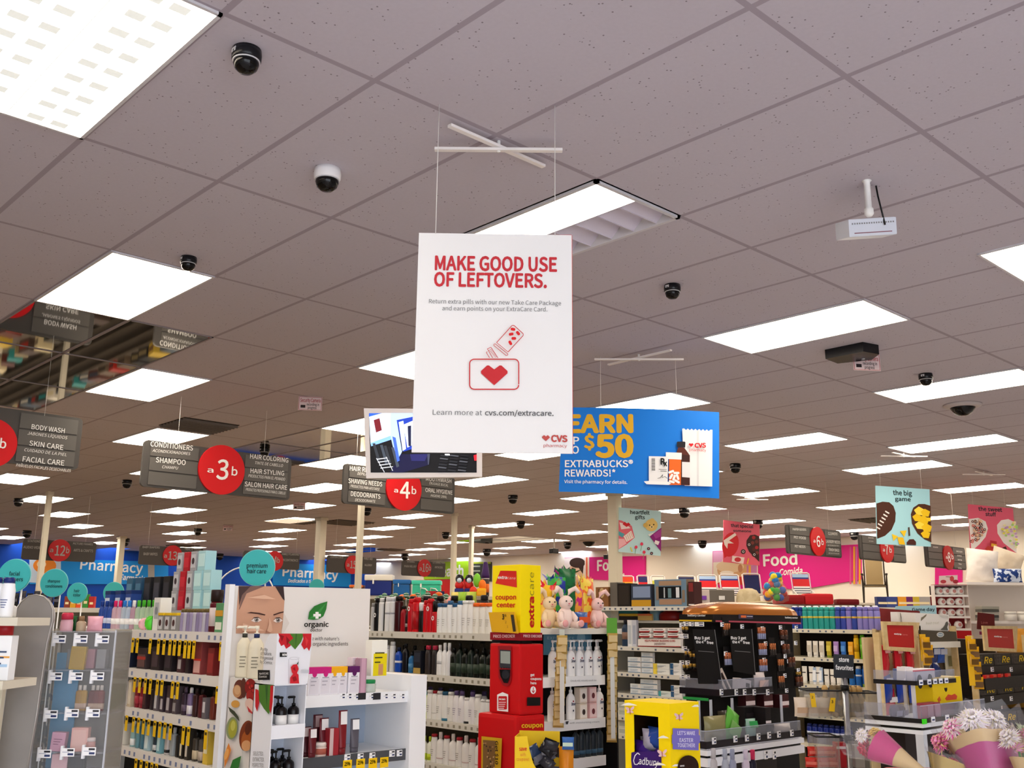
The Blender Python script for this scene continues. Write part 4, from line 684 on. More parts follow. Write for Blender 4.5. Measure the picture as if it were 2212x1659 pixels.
row(gC, 2, 927, 1063, [(wr, 'plain white bottle'), (wrt, 'white bottle with red cap'), (wr, 'plain white bottle'), (wte, 'white bottle with teal foot'), (wr, 'plain white bottle'), (wpu, 'white bottle with purple cap'), (wpu, 'white bottle with purple cap'), (wtb, 'white tube with black foot'), (wpu, 'white bottle with purple cap'), (wr, 'plain white bottle'), (wtb, 'white tube with black foot'), (wtb, 'white tube with black foot')], W3)
row(gC, 2, 830, 1060, [(lgw, 'bottle in the back row')]*4+[(wpu, 'white bottle in the back row')]*6, W3, back=.1)
W4 = 'hair gondola fourth shelf'
lgt = pump('lime_shampoo_bottle', 'bottle', .062, .05, .245, 'c2d634', 'b8cc30', ('eaf0d4', .35, .7), hb=.78); lgk = bottle('lime_shampoo_bottle', 'bottle', .062, .05, .23, 'e6ead6', 'a8c024', ('b6cc28', .0, .4), caph=.16, capw=.4); lgs = bottle('lime_shampoo_bottle', 'bottle', .042, .035, .15, 'eceee0', 'b8cc30', ('bcd030', .1, .5), caph=.2, capw=.4)
row(gC, 3, 826, 940, [(lgs, 'small lime bottle'), (lgt, 'tall lime pump bottle'), (lgk, 'tall white and lime bottle'), (lgt, 'tall lime pump bottle'), (lgs, 'small lime bottle'), (lgk, 'tall white and lime bottle'), (lgs, 'small lime bottle'), (lgs, 'small lime bottle'), (lgs, 'small lime bottle')], W4)
wrc = bottle('white_conditioner_bottle', 'bottle', .05, .042, .17, 'f0eeec', 'a8202c', caph=.1, capw=.8, lines='a09a98'); wrb = bottle('white_conditioner_bottle', 'bottle', .06, .045, .185, 'f2f0ee', 'efe9e6', ('c9b0b0', .25, .3), caph=.2, capw=.4)
row(gC, 3, 938, 1060, [(wrc, 'white bottle with red cap'), (wrb, 'white conical bottle'), (wrc, 'white bottle with red cap'), (wrb, 'white conical bottle'), (wrc, 'white bottle with red cap'), (wrb, 'white conical bottle'), (wrc, 'white bottle with red cap'), (wrb, 'white conical bottle'), (wrc, 'white bottle with red cap')], W4)
# ---- gift sets: top shelf
V1 = 'gift gondola top shelf'
def spray(cap, tint, nm='body_mist'): return bottle(nm, 'body mist', .034, .034, .15, tint, cap, ('f2f2f2', .25, .55), sh=.86, caph=.22, capw=.55, clear=True)
row(gA, 0, 208, 330, [(bottle('body_mist', 'body mist', .034, .034, .15, '2a4a9a', '1a3a8a', ('c8d0e8', .3, .6), caph=.2, capw=.6), 'blue spray bottle with navy cap')]*3+[(spray('e0246a', 'f0d0da'), 'clear mist with pink cap')]*2+[(spray('2a7ad0', 'd6e4f0'), 'clear mist with blue cap')]*2+[(spray('e8e8ea', 'e0b8c8'), 'clear rosy mist with white cap')]+[(spray('46b02a', 'd4ecd0'), 'clear mist with green cap')]*4, V1, back=.05)
row(gA, 0, 300, 326, [(pouch('bath_pouf', 'bath pouf', .05, .06, .05, 'f2b8c4', None, 3), 'pale pink bath pouf'), (pouch('bath_pouf', 'bath pouf', .05, .07, .05, '54d030', None, 4), 'bright green bath pouf')], V1)
row(gA, 0, 328, 360, [(carton('gift_box', 'gift box', .075, .06, .16, 'e6e6e4', ('b8bcc0', .2, .8, .35, .85), mark=('8a9098', .6)), 'white gift box with oval picture')], V1, back=.02)
row(gA, 0, 345, 389, [(carton('gift_box', 'gift box', .06, .05, .085, '8a8886', ('c9c9cc', .15, .85, .1, .8), top=('e8c21c', .86), mark=('4a2a2a', .45)), 'small silver gift box with yellow edge')]*3, V1)
row(gA, 0, 388, 450, [(can('perfume_tube', 'perfume', .015, .105, ('9a8fb0', 'b8b4c0', '8a7ea0')[k % 3], '6a5a30', caph=.16), ('violet', 'silver', 'mauve')[k % 3]+' perfume tube with olive cap') for k in range(9)], V1)
row(gA, 0, 451, 472, [(jar('candle_jar', 'jar', .06, .19, '5a1420', '2a1c1c', 'd8c8c8'), 'tall maroon jar with dark lid')], V1)
row(gA, 0, 471, 492, [(carton('gift_box', 'gift box', .07, .06, .13, '5a9a6a', ('e8eadc', .1, .9, .1, .35), stripe=('d8a030', .55, .75)), 'green gift box with cream and orange bands')], V1)
row(gA, 0, 222, 290, [(carton('skin_care_box', 'box', .075, .06, .1, '2a4a94', ('c9d4ec', .08, .92, .12, .6), top=('16306a', .8)), 'blue and white skin care box')]*3, V1, back=.17, dz=.11)
row(gA, 0, 215, 290, [(carton('skin_care_box', 'box', .075, .06, .11, '2a4484', ('4a68b0', .1, .9, .2, .8)), 'plain blue carton under the others')]*4, V1, back=.165)
row(gA, 0, 270, 372, [(carton('gift_box', 'gift box', .085, .07, .165, c, (f, .12, .88, .15, .8)), n) for c, f, n in (('34607c', '5a8aa8', 'slate blue gift box'), ('2c5474', '4a7a98', 'darker blue gift box'), ('1c1c20', '34343c', 'black gift box'), ('1a1a1e', '40404a', 'second black gift box'), ('161618', '2c2c34', 'third black gift box'))], V1, back=.26, dz=.12)
row(gA, 0, 270, 372, [(carton('gift_box', 'gift box', .1, .07, .12, '1c1a1e'), 'black carton in the lower back row')]*4, V1, back=.255)
sv = carton('fragrance_box', 'gift box', .065, .06, .1, 'a8a8ae', ('c9c9d0', .12, .88, .15, .85), mark=('3a2a30', .5), rough=.25); rdb = carton('fragrance_box', 'gift box', .065, .06, .1, 'b81c2c', ('cc2c3c', .1, .9, .2, .7), rough=.3); ic = carton('fragrance_box', 'gift box', .085, .06, .1, 'a9d4dc', ('c8ecf0', .1, .9, .2, .85), rough=.25)
row(gA, 0, 370, 442, [(sv, 'silver fragrance box bottom of stack')]*3+[(ic, 'icy blue fragrance box bottom of stack')]*2, V1, back=.2)
row(gA, 0, 370, 462, [(sv, 'silver fragrance box second layer'), (rdb, 'red fragrance box second layer'), (sv, 'silver fragrance box second layer'), (ic, 'icy blue fragrance box second layer'), (ic, 'icy blue fragrance box second layer')], V1, back=.21, dz=.101)
row(gA, 0, 372, 458, [(sv, 'silver fragrance box third layer'), (rdb, 'red fragrance box third layer'), (sv, 'silver fragrance box third layer'), (ic, 'icy blue fragrance box third layer'), (ic, 'icy blue fragrance box third layer')], V1, back=.22, dz=.202)
row(gA, 0, 377, 443, [(sv, 'silver fragrance box fourth layer'), (rdb, 'bright red fragrance box on top of stack'), (sv, 'silver fragrance box fourth layer'), (ic, 'icy blue fragrance box on top of stack')], V1, back=.23, dz=.303)
V2 = 'gift gondola second shelf'
row(gA, 1, 250, 312, [(carton('gift_box', 'gift box', .2, .1, .1, '1a2238', ('2a3450', .1, .9, .3, .8), stripe=('8a3a3a', .7, .78)), 'long dark navy gift box')], V2)
row(gA, 1, 313, 400, [(carton('gift_box', 'gift box', .1, .1, .1, '3c3032', ('6a4a48', .1, .9, .1, .7), stripe=('b03a30', .45, .6)), 'brown gift box with red strap'), (carton('gift_box', 'gift box', .09, .1, .11, '2c2224', ('4a3a40', .15, .85, .15, .8)), 'dark gift box with clear front'), (carton('gift_box', 'gift box', .08, .1, .11, '231c20', ('3c3038', .15, .85, .15, .8)), 'darkest gift box')], V2)
row(gA, 1, 400, 490, [(carton('gift_box', 'gift box', .05, .09, .085, '4a2a2e', ('b8b0b0', .2, .8, .2, .7)), 'maroon gift box with two pale bottles'), (carton('gift_box', 'gift box', .03, .09, .085, '2a1c20'), 'thin dark gift box'), (carton('gift_box', 'gift box', .075, .09, .15, '8a3c3c', ('d8a8a0', .1, .9, .05, .4), stripe=('d0342c', .4, .46)), 'tall rosy gift box with red ribbon'), (carton('gift_box', 'gift box', .06, .09, .12, '7a2424', ('9a3030', .1, .9, .1, .8)), 'plain deep red gift box')], V2)
V3 = 'gift gondola third shelf'
gl = lambda c, k='1c1c1e', l=None: bottle('perfume_bottle', 'perfume', .034, .028, .125, c, k, l, sh=.92, caph=.2, capw=.5, sq=.5)
row(gA, 2, 242, 278, [(gl('d8d0a8', 'e8e8e0', ('f0ead0', .2, .7)), 'pale gold perfume bottle')]*4, V3)
row(gA, 2, 279, 335, [(carton('perfume_box', 'perfume', .04, .04, .12, 'e4e2de', ('1a1a1c', .2, .8, .35, .65)), 'white perfume box with black band'), (carton('perfume_box', 'perfume', .04, .04, .13, 'c8b89c', ('e0d8c8', .15, .85, .1, .9)), 'beige perfume box'), (gl('8a1c2c', 'd8b0b4', ('b83a48', .2, .6)), 'ruby perfume bottle with pink cap'), (gl('9a2434', 'd8b0b4', ('b83a48', .2, .6)), 'second ruby perfume bottle'), (carton('perfume_box', 'perfume', .035, .04, .1, '3a2024', ('5a3034', .2, .8, .2, .8)), 'dark red perfume box')], V3)
row(gA, 2, 336, 402, [(gl('2a2024', '2c2c30'), 'dark smoky perfume bottle'), (carton('perfume_box', 'perfume', .038, .04, .12, '6a6064', ('c9c9cc', .2, .8, .1, .75)), 'silver fronted perfume box'), (carton('perfume_box', 'perfume', .036, .04, .12, '3a2c34', ('c0b8bc', .2, .8, .1, .5)), 'plum perfume box with silver foot'), (carton('perfume_box', 'perfume', .038, .04, .125, '4a3a40', ('b8b0b4', .15, .85, .1, .55)), 'mauve perfume box with silver foot'), (carton('perfume_box', 'perfume', .038, .04, .125, '54484c', ('a09a9c', .15, .85, .1, .4), mark=('e0d8d8', .6)), 'grey perfume box with heart emblem')], V3)
row(gA, 2, 404, 478, [(gl('3a2a3a', '5a4a5a', ('6a5a70', .2, .5)), 'short violet perfume bottle'), (gl('7a6a90', 'e0e0e0', ('e8e4ec', .1, .5)), 'lilac perfume bottle with white cap'), (gl('3c2020', '2c1c1c'), 'brown perfume bottle'), (gl('5a2024', '1c1214'), 'dark red perfume bottle'), (carton('perfume_box', 'perfume', .034, .04, .09, '6a6468', ('d0ccd0', .2, .8, .3, .8)), 'small grey perfume box'), (gl('6a2c20', '2c1c14'), 'amber perfume bottle')], V3)
V4 = 'gift gondola fourth shelf'
row(gA, 3, 232, 300, [(gl('9a2430', 'f0e0e0'), 'red perfume bottle with white cap'), (gl('c8a0a4', 'f0f0f0'), 'blush perfume bottle'), (carton('gift_box', 'gift box', .075, .06, .105, 'd8ccb8', ('b89878', .15, .85, .15, .7), stripe=('8a2420', .1, .35)), 'cream gift box with red bottle'), (carton('gift_box', 'gift box', .095, .06, .1, 'e2ddd0', ('b8c4b8', .3, .9, .2, .7), stripe=('8a3a30', .1, .2)), 'wide cream gift box')], V4)
row(gA, 3, 300, 375, [(bottle('cologne_bottle', 'perfume', .04, .03, .12, '9ac0c4', 'e8ecec', ('f0f4f4', .1, .5), caph=.2), 'pale teal bottle with white label'), (gl('6a98a4', 'a8c8d0'), 'slate teal bottle'), (gl('4a7a90', '8ab4c0'), 'deep teal bottle'), (carton('perfume_box', 'perfume', .05, .04, .11, 'a8c4cc', ('d8e8ea', .2, .8, .1, .6)), 'icy perfume box'), (gl('2a3c48', '1a1a1c', ('e0e4e8', .1, .35)), 'black capped navy bottle'), (carton('perfume_box', 'perfume', .04, .04, .12, '7ab0bc', ('c0e0e4', .2, .8, .1, .7)), 'aqua perfume box')], V4)
row(gA, 3, 375, 478, [(gl('c8c4c4', 'e4e4e4', ('1c1c1e', .1, .25)), 'white banded bottle'), (gl('a8b0b4', 'c9cccf'), 'silver bottle'), (gl('1c1a18', '17140f'), 'black tester bottle'), (carton('perfume_box', 'perfume', .03, .04, .13, '2a241c', ('e4dcc0', .25, .75, .1, .5)), 'black perfume box with cream strip'), (carton('perfume_box', 'perfume', .034, .04, .145, '3a342c', ('d8d0c0', .25, .75, .1, .7)), 'tall dark perfume box with cream strip'), (gl('4a443c', '1c1a18', ('d8c8a8', .1, .5)), 'smoky bottle with tan label'), (gl('54504c', '201c1c', ('c8b8a8', .1, .5)), 'grey bottle with tan label'), (carton('perfume_box', 'perfume', .045, .04, .15, 'e2c24a', ('f4ecc8', .15, .85, .3, .95)), 'yellow and cream perfume box')], V4)
# ---- toothpaste gondola
U1 = 'toothpaste gondola'
tp = carton('toothpaste_box', 'toothpaste', .19, .045, .038, 'e8e8ea', ('d8e0e8', .03, .75, .1, .9), stripe=('6a8aa8', .05, .2), lines='8a94a4'); tpb = carton('toothpaste_box', 'toothpaste', .15, .045, .038, 'eef0ee', ('f0d84a', .0, .25, .0, 1.), lines='7a8a9a'); tpn = carton('toothpaste_box', 'toothpaste', .12, .045, .042, 'f0f0f0', ('2a5a8a', .0, .28, .05, .95), lines='9aa4ac'); tpt = carton('toothpaste_box', 'toothpaste', .16, .045, .038, 'e4ecec', ('4aa4ac', .0, .2, .0, 1.), lines='7a9aa0')
def stack(g, k, px0, px1, p, n, desc, where, back=0.):
    for i in range(n): row(g, k, px0, px1, [(p, '%s, %s layer up' % (desc, ORD[i]))], where, back, dz=i*(p.h+.001))
row(gD, 1, 1345, 1378, [(bottle('mouthwash_bottle', 'bottle', .07, .05, .2, '2a3c54', '1a1c24', ('8a6a5a', .4, .8)), 'dark bottle on toothpaste top shelf'), (carton('toothbrush_pack', 'pack', .05, .03, .2, 'e4e6ea', ('c0c8d0', .2, .8, .1, .8)), 'tall white toothbrush pack'), (carton('toothbrush_pack', 'pack', .05, .03, .2, 'c9ccd8', ('a8b0c4', .2, .8, .1, .8)), 'tall lilac grey toothbrush pack')], U1)
for i, (a, b_) in enumerate(((1358, 1386), (1387, 1412))): stack(gD, 2, a, b_, tp, 3 if i == 0 else 4, '%s pile of toothpaste boxes' % ('left', 'middle')[i], U1+' second shelf')
stack(gD, 2, 1413, 1450, tpb, 2, 'yellow ended toothpaste boxes', U1+' second shelf'); stack(gD, 2, 1450, 1474, tpn, 2, 'blue ended toothpaste boxes', U1+' second shelf')
stack(gD, 3, 1362, 1384, tp, 2, 'left pile of toothpaste boxes', U1+' third shelf'); stack(gD, 3, 1385, 1422, tp, 3, 'middle pile of toothpaste boxes', U1+' third shelf'); stack(gD, 3, 1423, 1450, tpt, 1, 'teal ended toothpaste box', U1+' third shelf'); stack(gD, 3, 1450, 1474, tpn, 2, 'blue ended toothpaste boxes', U1+' third shelf')
for k, nm in ((4, 'fourth'), (5, 'fifth')):
    stack(gD, k, 1336, 1364, carton('floss_box', 'box', .14, .045, .05, 'dcdcd4', ('b8beb4', .1, .9, .2, .8)), 2, 'pale floss boxes', U1+' %s shelf' % nm); stack(gD, k, 1366, 1400, tp, 2, 'toothpaste boxes behind the yellow bin', U1+' %s shelf' % nm)
pl = PL(gD.pl.o+gD.pl.n*(-.010)*1, gD.pl.ang); r = E('toothpaste_display_card', 'white card tray of six toothpaste boxes above the gums display', 'display', pl.o, pl.ang); zh = Z(1320, 1220, 240/2212)
q = pl.pts([zh(538, 1480), zh(1385, 1480), zh(1385, 1255), zh(560, 1255)]); B().prism(q, .03, .12, M('d9d0c8', .5)).build('tray', r); qc = pl.pts([zh(538, 1620), zh(1385, 1625), zh(1385, 1480), zh(538, 1478)]); B().prism(qc, -.0015, .03, M('ece6e2', .5)).build('front_card', r); B().prism(pl.pts([zh(538, 1625), zh(1385, 1640), zh(1385, 1622), zh(538, 1610)]), -.0025, -.0015, M('9a2c2c')).build('red_edge', r)
for i in range(3):
    for j in range(2):
        x0 = 560+i*285; y0 = 1265+j*100; a = pl.pts([zh(x0, y0+85), zh(x0+232, y0+85), zh(x0+232, y0), zh(x0, y0)]); b = B().prism(a, .0, .03, M('f2eeec', .5)); b.prism([(a[0][0], a[0][1]), (a[1][0]-.02, a[1][1]), (a[1][0]-.005, a[1][1]+.012), (a[0][0], a[0][1]+.012)], -.002, 0, M('9a2c2c')); b.prism([(a[0][0]+.01, a[0][1]+.022), (a[1][0]-.02, a[0][1]+.022), (a[1][0]-.02, a[0][1]+.026), (a[0][0]+.01, a[0][1]+.026)], -.001, 0, M('4a3a3a')); b.build('toothpaste_box', r)
pl.text('HELPS PREVENT BLEEDING GUMS', *zh(680, 1530), *zh(1285, 1535), 4.2, M('a8403a'), .03); pl.text('parodontax', *zh(870, 1588), *zh(1095, 1588), 4, M('6a3a3a'), .02); pl.done(r, shift=-.003)
# ---- sun care
S1 = 'sun care top shelf'
def sun(c, cp, l): return can('sunscreen_spray', 'sunscreen', .026, .19, c, cp, (l, .5, .58), capr=.9, caph=.18, rough=.35)
row(gE, 0, 1714, 1738, [(sun('1c3a8c', '1a348a', 'd8b83a'), 'navy sunscreen spray')]*3, S1); row(gE, 0, 1738, 1809, [(sun('2a9a92', '38a89c', 'd8c84a'), 'teal sunscreen spray')]*6, S1)
row(gE, 0, 1809, 1906, [(sun(*a), n) for a, n in ((('34489c', '3c54a8', 'c8a83a'), 'indigo sunscreen spray'), (('3a4aa4', '3c54a8', 'e0b040'), 'indigo sunscreen with orange disc'), (('8478c4', '7a70bc', 'c8b85a'), 'lilac sunscreen spray'), (('34489c', '3c54a8', 'e0b040'), 'second indigo sunscreen'), (('8c84c8', '7c74bc', 'd8c05a'), 'pale lilac sunscreen spray'), (('8a80c8', '8078c0', 'd8c05a'), 'fifth violet sunscreen spray'), (('9088cc', '8880c4', 'c8b06a'), 'lavender sunscreen spray'), (('8a84cc', '827ac4', 'c8b06a'), 'end violet sunscreen spray'))], S1)
row(gE, 0, 1714, 1905, [(sun('c8ccd8', 'f0f0f4', 'd8d8e0'), 'white capped spray in back row')]*12, S1, back=.08, dz=.012)
S2 = 'sun care second shelf'
cr = lambda c, l=None, k=None: tube_('lotion_tube', 'lotion tube', .05, .035, .14, c, k or c, l)
row(gE, 1, 1742, 1782, [(cr('e6e0d4', ('c8bfae', .2, .7), 'e8e4dc'), 'cream lotion tube')]*3, S2)
row(gE, 1, 1783, 1846, [(cr('b8a42a', ('d8c850', .3, .7), '8a9a2a'), 'mustard lotion tube'), (cr('a884c8', ('c8b0dc', .3, .7)), 'lilac lotion tube'), (cr('2a6ac0', ('5a98dc', .3, .7)), 'bright blue lotion tube'), (cr('e8a41c', ('f0c050', .3, .7)), 'orange lotion tube')], S2)
row(gE, 1, 1844, 1886, [(can('sunscreen_spray', 'sunscreen', .022, .2, 'e8b820', 'c89a14', ('c89810', .3, .6)), 'yellow spray bottle'), (can('sunscreen_spray', 'sunscreen', .022, .2, '5aaa24', '4a9a1c', ('7ac43c', .3, .6)), 'green spray bottle'), (cr('f0ece8', ('d8605a', .05, .5), 'd8504a'), 'white and coral lotion tube')], S2)
row(gE, 1, 1860, 1898, [(can('sunscreen_spray', 'sunscreen', .022, .19, '2a7a34', '1c5a24'), 'dark green spray in back row')]*3, S2, back=.07)
S3 = 'sun care third shelf'
row(gE, 2, 1728, 1772, [(tube_('lotion_tube', 'lotion tube', .05, .035, .15, 'ece8de', 'dcd8cc', ('3a3a40', .55, .62)), 'white lotion tube with dark line')]*3, S3); row(gE, 2, 1751, 1776, [(tube_('lotion_tube', 'lotion tube', .045, .035, .145, 'a8c0dc', 'e8e8ec', ('f0f4f8', .1, .8)), 'pale blue lotion tube')]*2, S3, back=-.0)
row(gE, 2, 1776, 1815, [(tube_('lotion_tube', 'lotion tube', .05, .035, .135, 'f0ece4', 'e4dfd4', ('2c2c30', .5, .58)), 'short white lotion tube')]*3, S3)
row(gE, 2, 1830, 1892, [(can('sunscreen_spray', 'sunscreen', .026, .1, '2a72c4', '3a82d0'), 'small bright blue bottle'), (can('sunscreen_spray', 'sunscreen', .026, .17, '2466bc', 'e8ecf0', ('e8f0f8', .5, .58)), 'blue bottle with white ring'), (can('sunscreen_spray', 'sunscreen', .03, .175, '1e5cb4', '1a4a98', ('7a9a30', .0, .15)), 'tall blue bottle with green foot'), (can('sunscreen_spray', 'sunscreen', .03, .175, '1c58b0', '184894', ('7a9a30', .0, .15)), 'last tall blue bottle with green foot')], S3)
S4 = 'sun care fourth shelf'
row(gE, 3, 1730, 1760, [(can('lotion_bottle', 'bottle', .03, .16, 'c8c8ca', 'e8e8e8', ('8a8a94', .3, .7)), 'grey lotion bottle')]*2, S4); row(gE, 3, 1762, 1880, [(pouch('cosmetic_pouch', 'pouch', .1, .15, .05, 'e8dcd4', ('d0a898', .3, .6), 5), 'cream filled pouch')]*4, S4)
S5 = 'sun care fifth shelf'
row(gE, 4, 1734, 1830, [(can('shaving_can', 'can', .027, .16, '1c2c7c', '16225c', ('c8d0e8', .45, .62)), 'navy shaving can')]*8, S5)
# ---------------------------------------------------------------- front fixtures
def fx(px, py, Y): return fpl(at_y(px, py, Y), 0.)
def fy(px, py, X): return fpl(at_x(px, py, X), -math.pi/2)
def quad(b, pl, pp, y0, y1, m): return b.prism(pl.pts(pp), y0, y1, m)
def stand(pl, px, py, out=0.): u, v = pl.uv(px, py); p = pl.o+pl.u*u+pl.n*out; return (p.x, p.y, v)
def back_pl(pl, d): return PL(pl.o-pl.n*d, pl.ang)
TAGW = M('f3f3f5', .5); TAGB = M('34406a', .6)
def ptag(pl, b, px, py, w=.034, h=.026, y=-.004):          # a shelf price ticket
    u, v = pl.uv(px, py); b.box(u-w/2, u+w/2, y-.001, y, v-h/2, v+h/2, TAGW); b.box(u-w*.05, u+w*.42, y-.0016, y-.001, v+h*.15, v+h*.38, M('2a2a30')); b.box(u-w*.42, u+w*.1, y-.0016, y-.001, v+h*.0, v+h*.06, M('8a90a8')); b.box(u+.0, u+w*.42, y-.0016, y-.001, v-h*.35, v-h*.1, TAGB)
# ---- organic skin care endcap
YF = 4.08; od = fx(503, 1300, YF); XL = od.o.x-.012
r = E('skin_care_endcap', 'white endcap display headed organic doctor with a woman looking out', 'display unit', od.o); OG = M('e4e1de', .5); OW = M('eef0f4', .45); OB = M('a9b6c8', .6)
q = od.pts([(503, 1470), (798, 1470), (800, 1272), (503, 1265)]); B().prism([(q[0][0], .3), (q[1][0], .3), q[2], q[3]], 0, .02, OG).build('header_board', r)
u1 = q[1][0]
zo = Z(440, 1150, 560/1825); ko = 560/1825
def op(pp, c): od.poly([zo(*p) for p in pp], M(c, .5))
SK = 'c89a80'
op([(245, 378), (560, 380), (568, 470), (562, 560), (555, 640), (545, 712), (225, 712), (230, 560)], SK); op([(245, 378), (330, 378), (270, 440), (248, 520)], '4a3838'); op([(330, 378), (430, 378), (300, 430), (252, 540), (246, 545), (270, 440)], '7c6058'); op([(500, 380), (560, 380), (568, 480), (555, 470)], '3a2c2e'); op([(560, 560), (600, 640), (560, 712), (545, 712), (555, 640)], 'd8d2cc')
op([(300, 568), (330, 560), (390, 566), (432, 578), (428, 586), (380, 576), (330, 570)], '4a302a'); op([(486, 578), (530, 562), (560, 556), (560, 564), (530, 572), (490, 586)], '4a302a')
for cx, cy, w_ in ((368, 616, 38), (518, 618, 34)):
    op([(cx-w_, cy+6), (cx-w_*.5, cy-16), (cx+w_*.3, cy-18), (cx+w_, cy+2), (cx+w_*.4, cy+14), (cx-w_*.4, cy+16)], 'e6d8d0'); od.ell(*zo(cx, cy-1), 15*ko, 16*ko, M('8a8480')); od.ell(*zo(cx, cy-1), 7*ko, 7*ko, M('2c2422')); od.ell(*zo(cx-5, cy-6), 3*ko, 3*ko, M('f4f4f4')); op([(cx-w_, cy+6), (cx-w_*.5, cy-18), (cx+w_*.3, cy-21), (cx+w_, cy), (cx+w_*.3, cy-15), (cx-w_*.5, cy-12)], '3c2824')
op([(455, 600), (470, 640), (478, 690), (462, 705), (440, 690), (452, 650)], 'd4aa90'); op([(430, 690), (448, 700), (470, 706), (455, 712), (430, 712)], 'a87862')
op([(300, 460), (420, 440), (500, 470), (420, 470)], 'dcb49a'); op([(270, 640), (340, 660), (420, 690), (300, 700), (262, 690)], 'dcb49c')
op([(727, 612), (735, 560), (770, 520), (815, 500), (863, 486), (855, 540), (835, 590), (800, 612), (765, 616)], '2c7a34'); op([(727, 612), (790, 560), (863, 486), (815, 560), (790, 600)], '3c9044')
op([(778, 560), (800, 560), (800, 574), (816, 574), (816, 592), (800, 592), (800, 608), (778, 608), (778, 592), (763, 592), (763, 574), (778, 574)], 'f0f0ee')
od.text('organic', *zo(697, 664), *zo(870, 664), 34*ko, BLACK, .03); od.text('doctor', *zo(740, 697), *zo(825, 698), 20*ko, BLACK, .02); od.text("Life with nature's", *zo(719, 758), *zo(944, 760), 24*ko, M('4a4a4c'), .008); od.text('and organic ingredients', *zo(701, 798), *zo(1006, 796), 25*ko, M('3a3a3c'), .008)
od.done(r)
ys = lambda px, py, Y: fx(px, py, Y).uv(px, py)[1]
FS = YF-3.76; z1 = at_y(735, 1501, 3.76).z; z2 = at_y(735, 1632, 3.76).z; ztop = at_y(818, 1461, 3.76).z; uR = u1+.035
b = B().box(.02, u1, -.004, 0, .3, z1-.02, OB); b.build('back_panel', r)
B().box(u1-.02, uR+.035, -FS-.03, .02, 0, ztop, OW).build('side_panel', r); B().box(-.03, -.005, -.02, .02, 0, q[3][1]+.005, OW).build('post', r); B().box(0, u1, -FS, .0, 0, .3, OW).build('base', r)
for k, (z, c) in enumerate(((z1, OW), (z2, M('4a4c52', .4)), (z2-.26, OW))):
    s = B().box(.18, u1-.02, -FS, -.005, z-.02, z, OW).box(.18, u1-.02, -FS-.006, -FS, z-.045, z+.003, c).build('shelf', r)
    pf = back_pl(fx(503, 1300, 3.752), 0)
    def tk(px, py, w_, h_, dark=0):
        t = B()
        if dark: u, v = pf.uv(px, py); t.box(u-.02, u+.02, -.002, 0, v-.014, v+.014, M('2a2a2e'))
        else: ptag(pf, t, px, py, w_, h_, -.0)
        t.v = [(x, y-FS-.0075, z_) for x, y, z_ in t.v]; t.build('price_ticket', s)
    if k == 0:
        for px in (664, 679, 695, 730, 762, 780, 800): tk(px, 1508, .026, .024)
        for px in (708, 742): tk(px, 1508, 0, 0, 1)
    elif k == 1:
        for px, py in ((674, 1644), (704, 1642), (731, 1640), (776, 1635), (793, 1634)): tk(px, py, .03, .026)
    if k == 1:
        for px, py in ((674, 1662), (704, 1659), (732, 1657), (758, 1655)):
            u, v = pf.uv(px, py); g_ = PL(pf.o+Vector((0, 0, 0)), 0); tt = B().box(u-.022, u+.022, -FS-.009, -FS-.0075, v-.02, v+.022, TAGY); vs, fs = glyphs('25%', .04); xa = max(a[0] for a in vs); tt.add([(u-.016+a[0]/xa*.03, -FS-.0095, v-.0+a[1]/CAP*.014) for a in vs], fs, M('1c1a10')); tt.build('sale_tag', s)
# side art panel with nuts and honey, facing the left aisle
sp_ = fy(500, 1500, XL); e_ = sp_.uv(548, 1500)[0]; s0 = sp_.uv(500, 1500)[0]-.02; zt = sp_.uv(520, 1466)[1]
B().box(s0, e_+.02, 0, .012, 0, zt, OG).build('side_art_panel', r).matrix_parent_inverse = Matrix()
o = [c for c in r.children if c.name.startswith('side_art_panel')][0]; o.location = (sp_.o.x-od.o.x, sp_.o.y-od.o.y, 0); o.rotation_euler = (0, 0, -math.pi/2)
def ap(pp, c): sp_.poly([zo(*p) for p in pp], M(c, .5))
def ael(cx, cy, rx, ry, c, rot=0): sp_.ell(*zo(cx, cy), rx*ko, ry*ko, M(c, .5), rot)
ael(255, 1105, 42, 68, '6a3428'); ael(238, 1118, 30, 45, 'c89468'); ael(240, 1110, 22, 32, 'd8ac80'); ael(285, 1095, 20, 70, '5a2c22'); ael(228, 1208, 30, 26, 'd8a04c'); ael(335, 1090, 40, 60, '8a1c1c'); ael(345, 1150, 40, 45, 'a82424')
for i in range(10): ael(318+(i*17) % 60, 1060+(i*29) % 120, 9, 11, ('c02a2a', 'd84038', '7a1414')[i % 3])
ael(340, 1215, 34, 48, 'e8c8bc', -20); ap([(318, 1220), (360, 1270), (360, 1280), (330, 1262)], 'c0303a'); ael(213, 1378, 40, 80, '8a9a70', 6); ael(218, 1380, 30, 66, 'a8a83a', 6); ael(222, 1360, 16, 36, 'c8c860', 6)
ap([(188, 1225), (200, 1260), (240, 1300), (268, 1330), (262, 1300), (235, 1260)], '3c4434'); ael(320, 1430, 52, 108, '7a3418', 8); ael(322, 1460, 40, 70, 'a85824', 8); ael(318, 1500, 34, 38, 'd8a070', 8); ael(330, 1380, 20, 46, '5a2414', 8)
ap([(165, 1560), (195, 1480), (212, 1530), (190, 1600), (165, 1659)], 'e08838'); ael(180, 1560, 14, 40, 'f0b060', 15); ap([(205, 1659), (225, 1600), (284, 1572), (270, 1650), (258, 1662)], '2c7a34'); sp_.done(o)
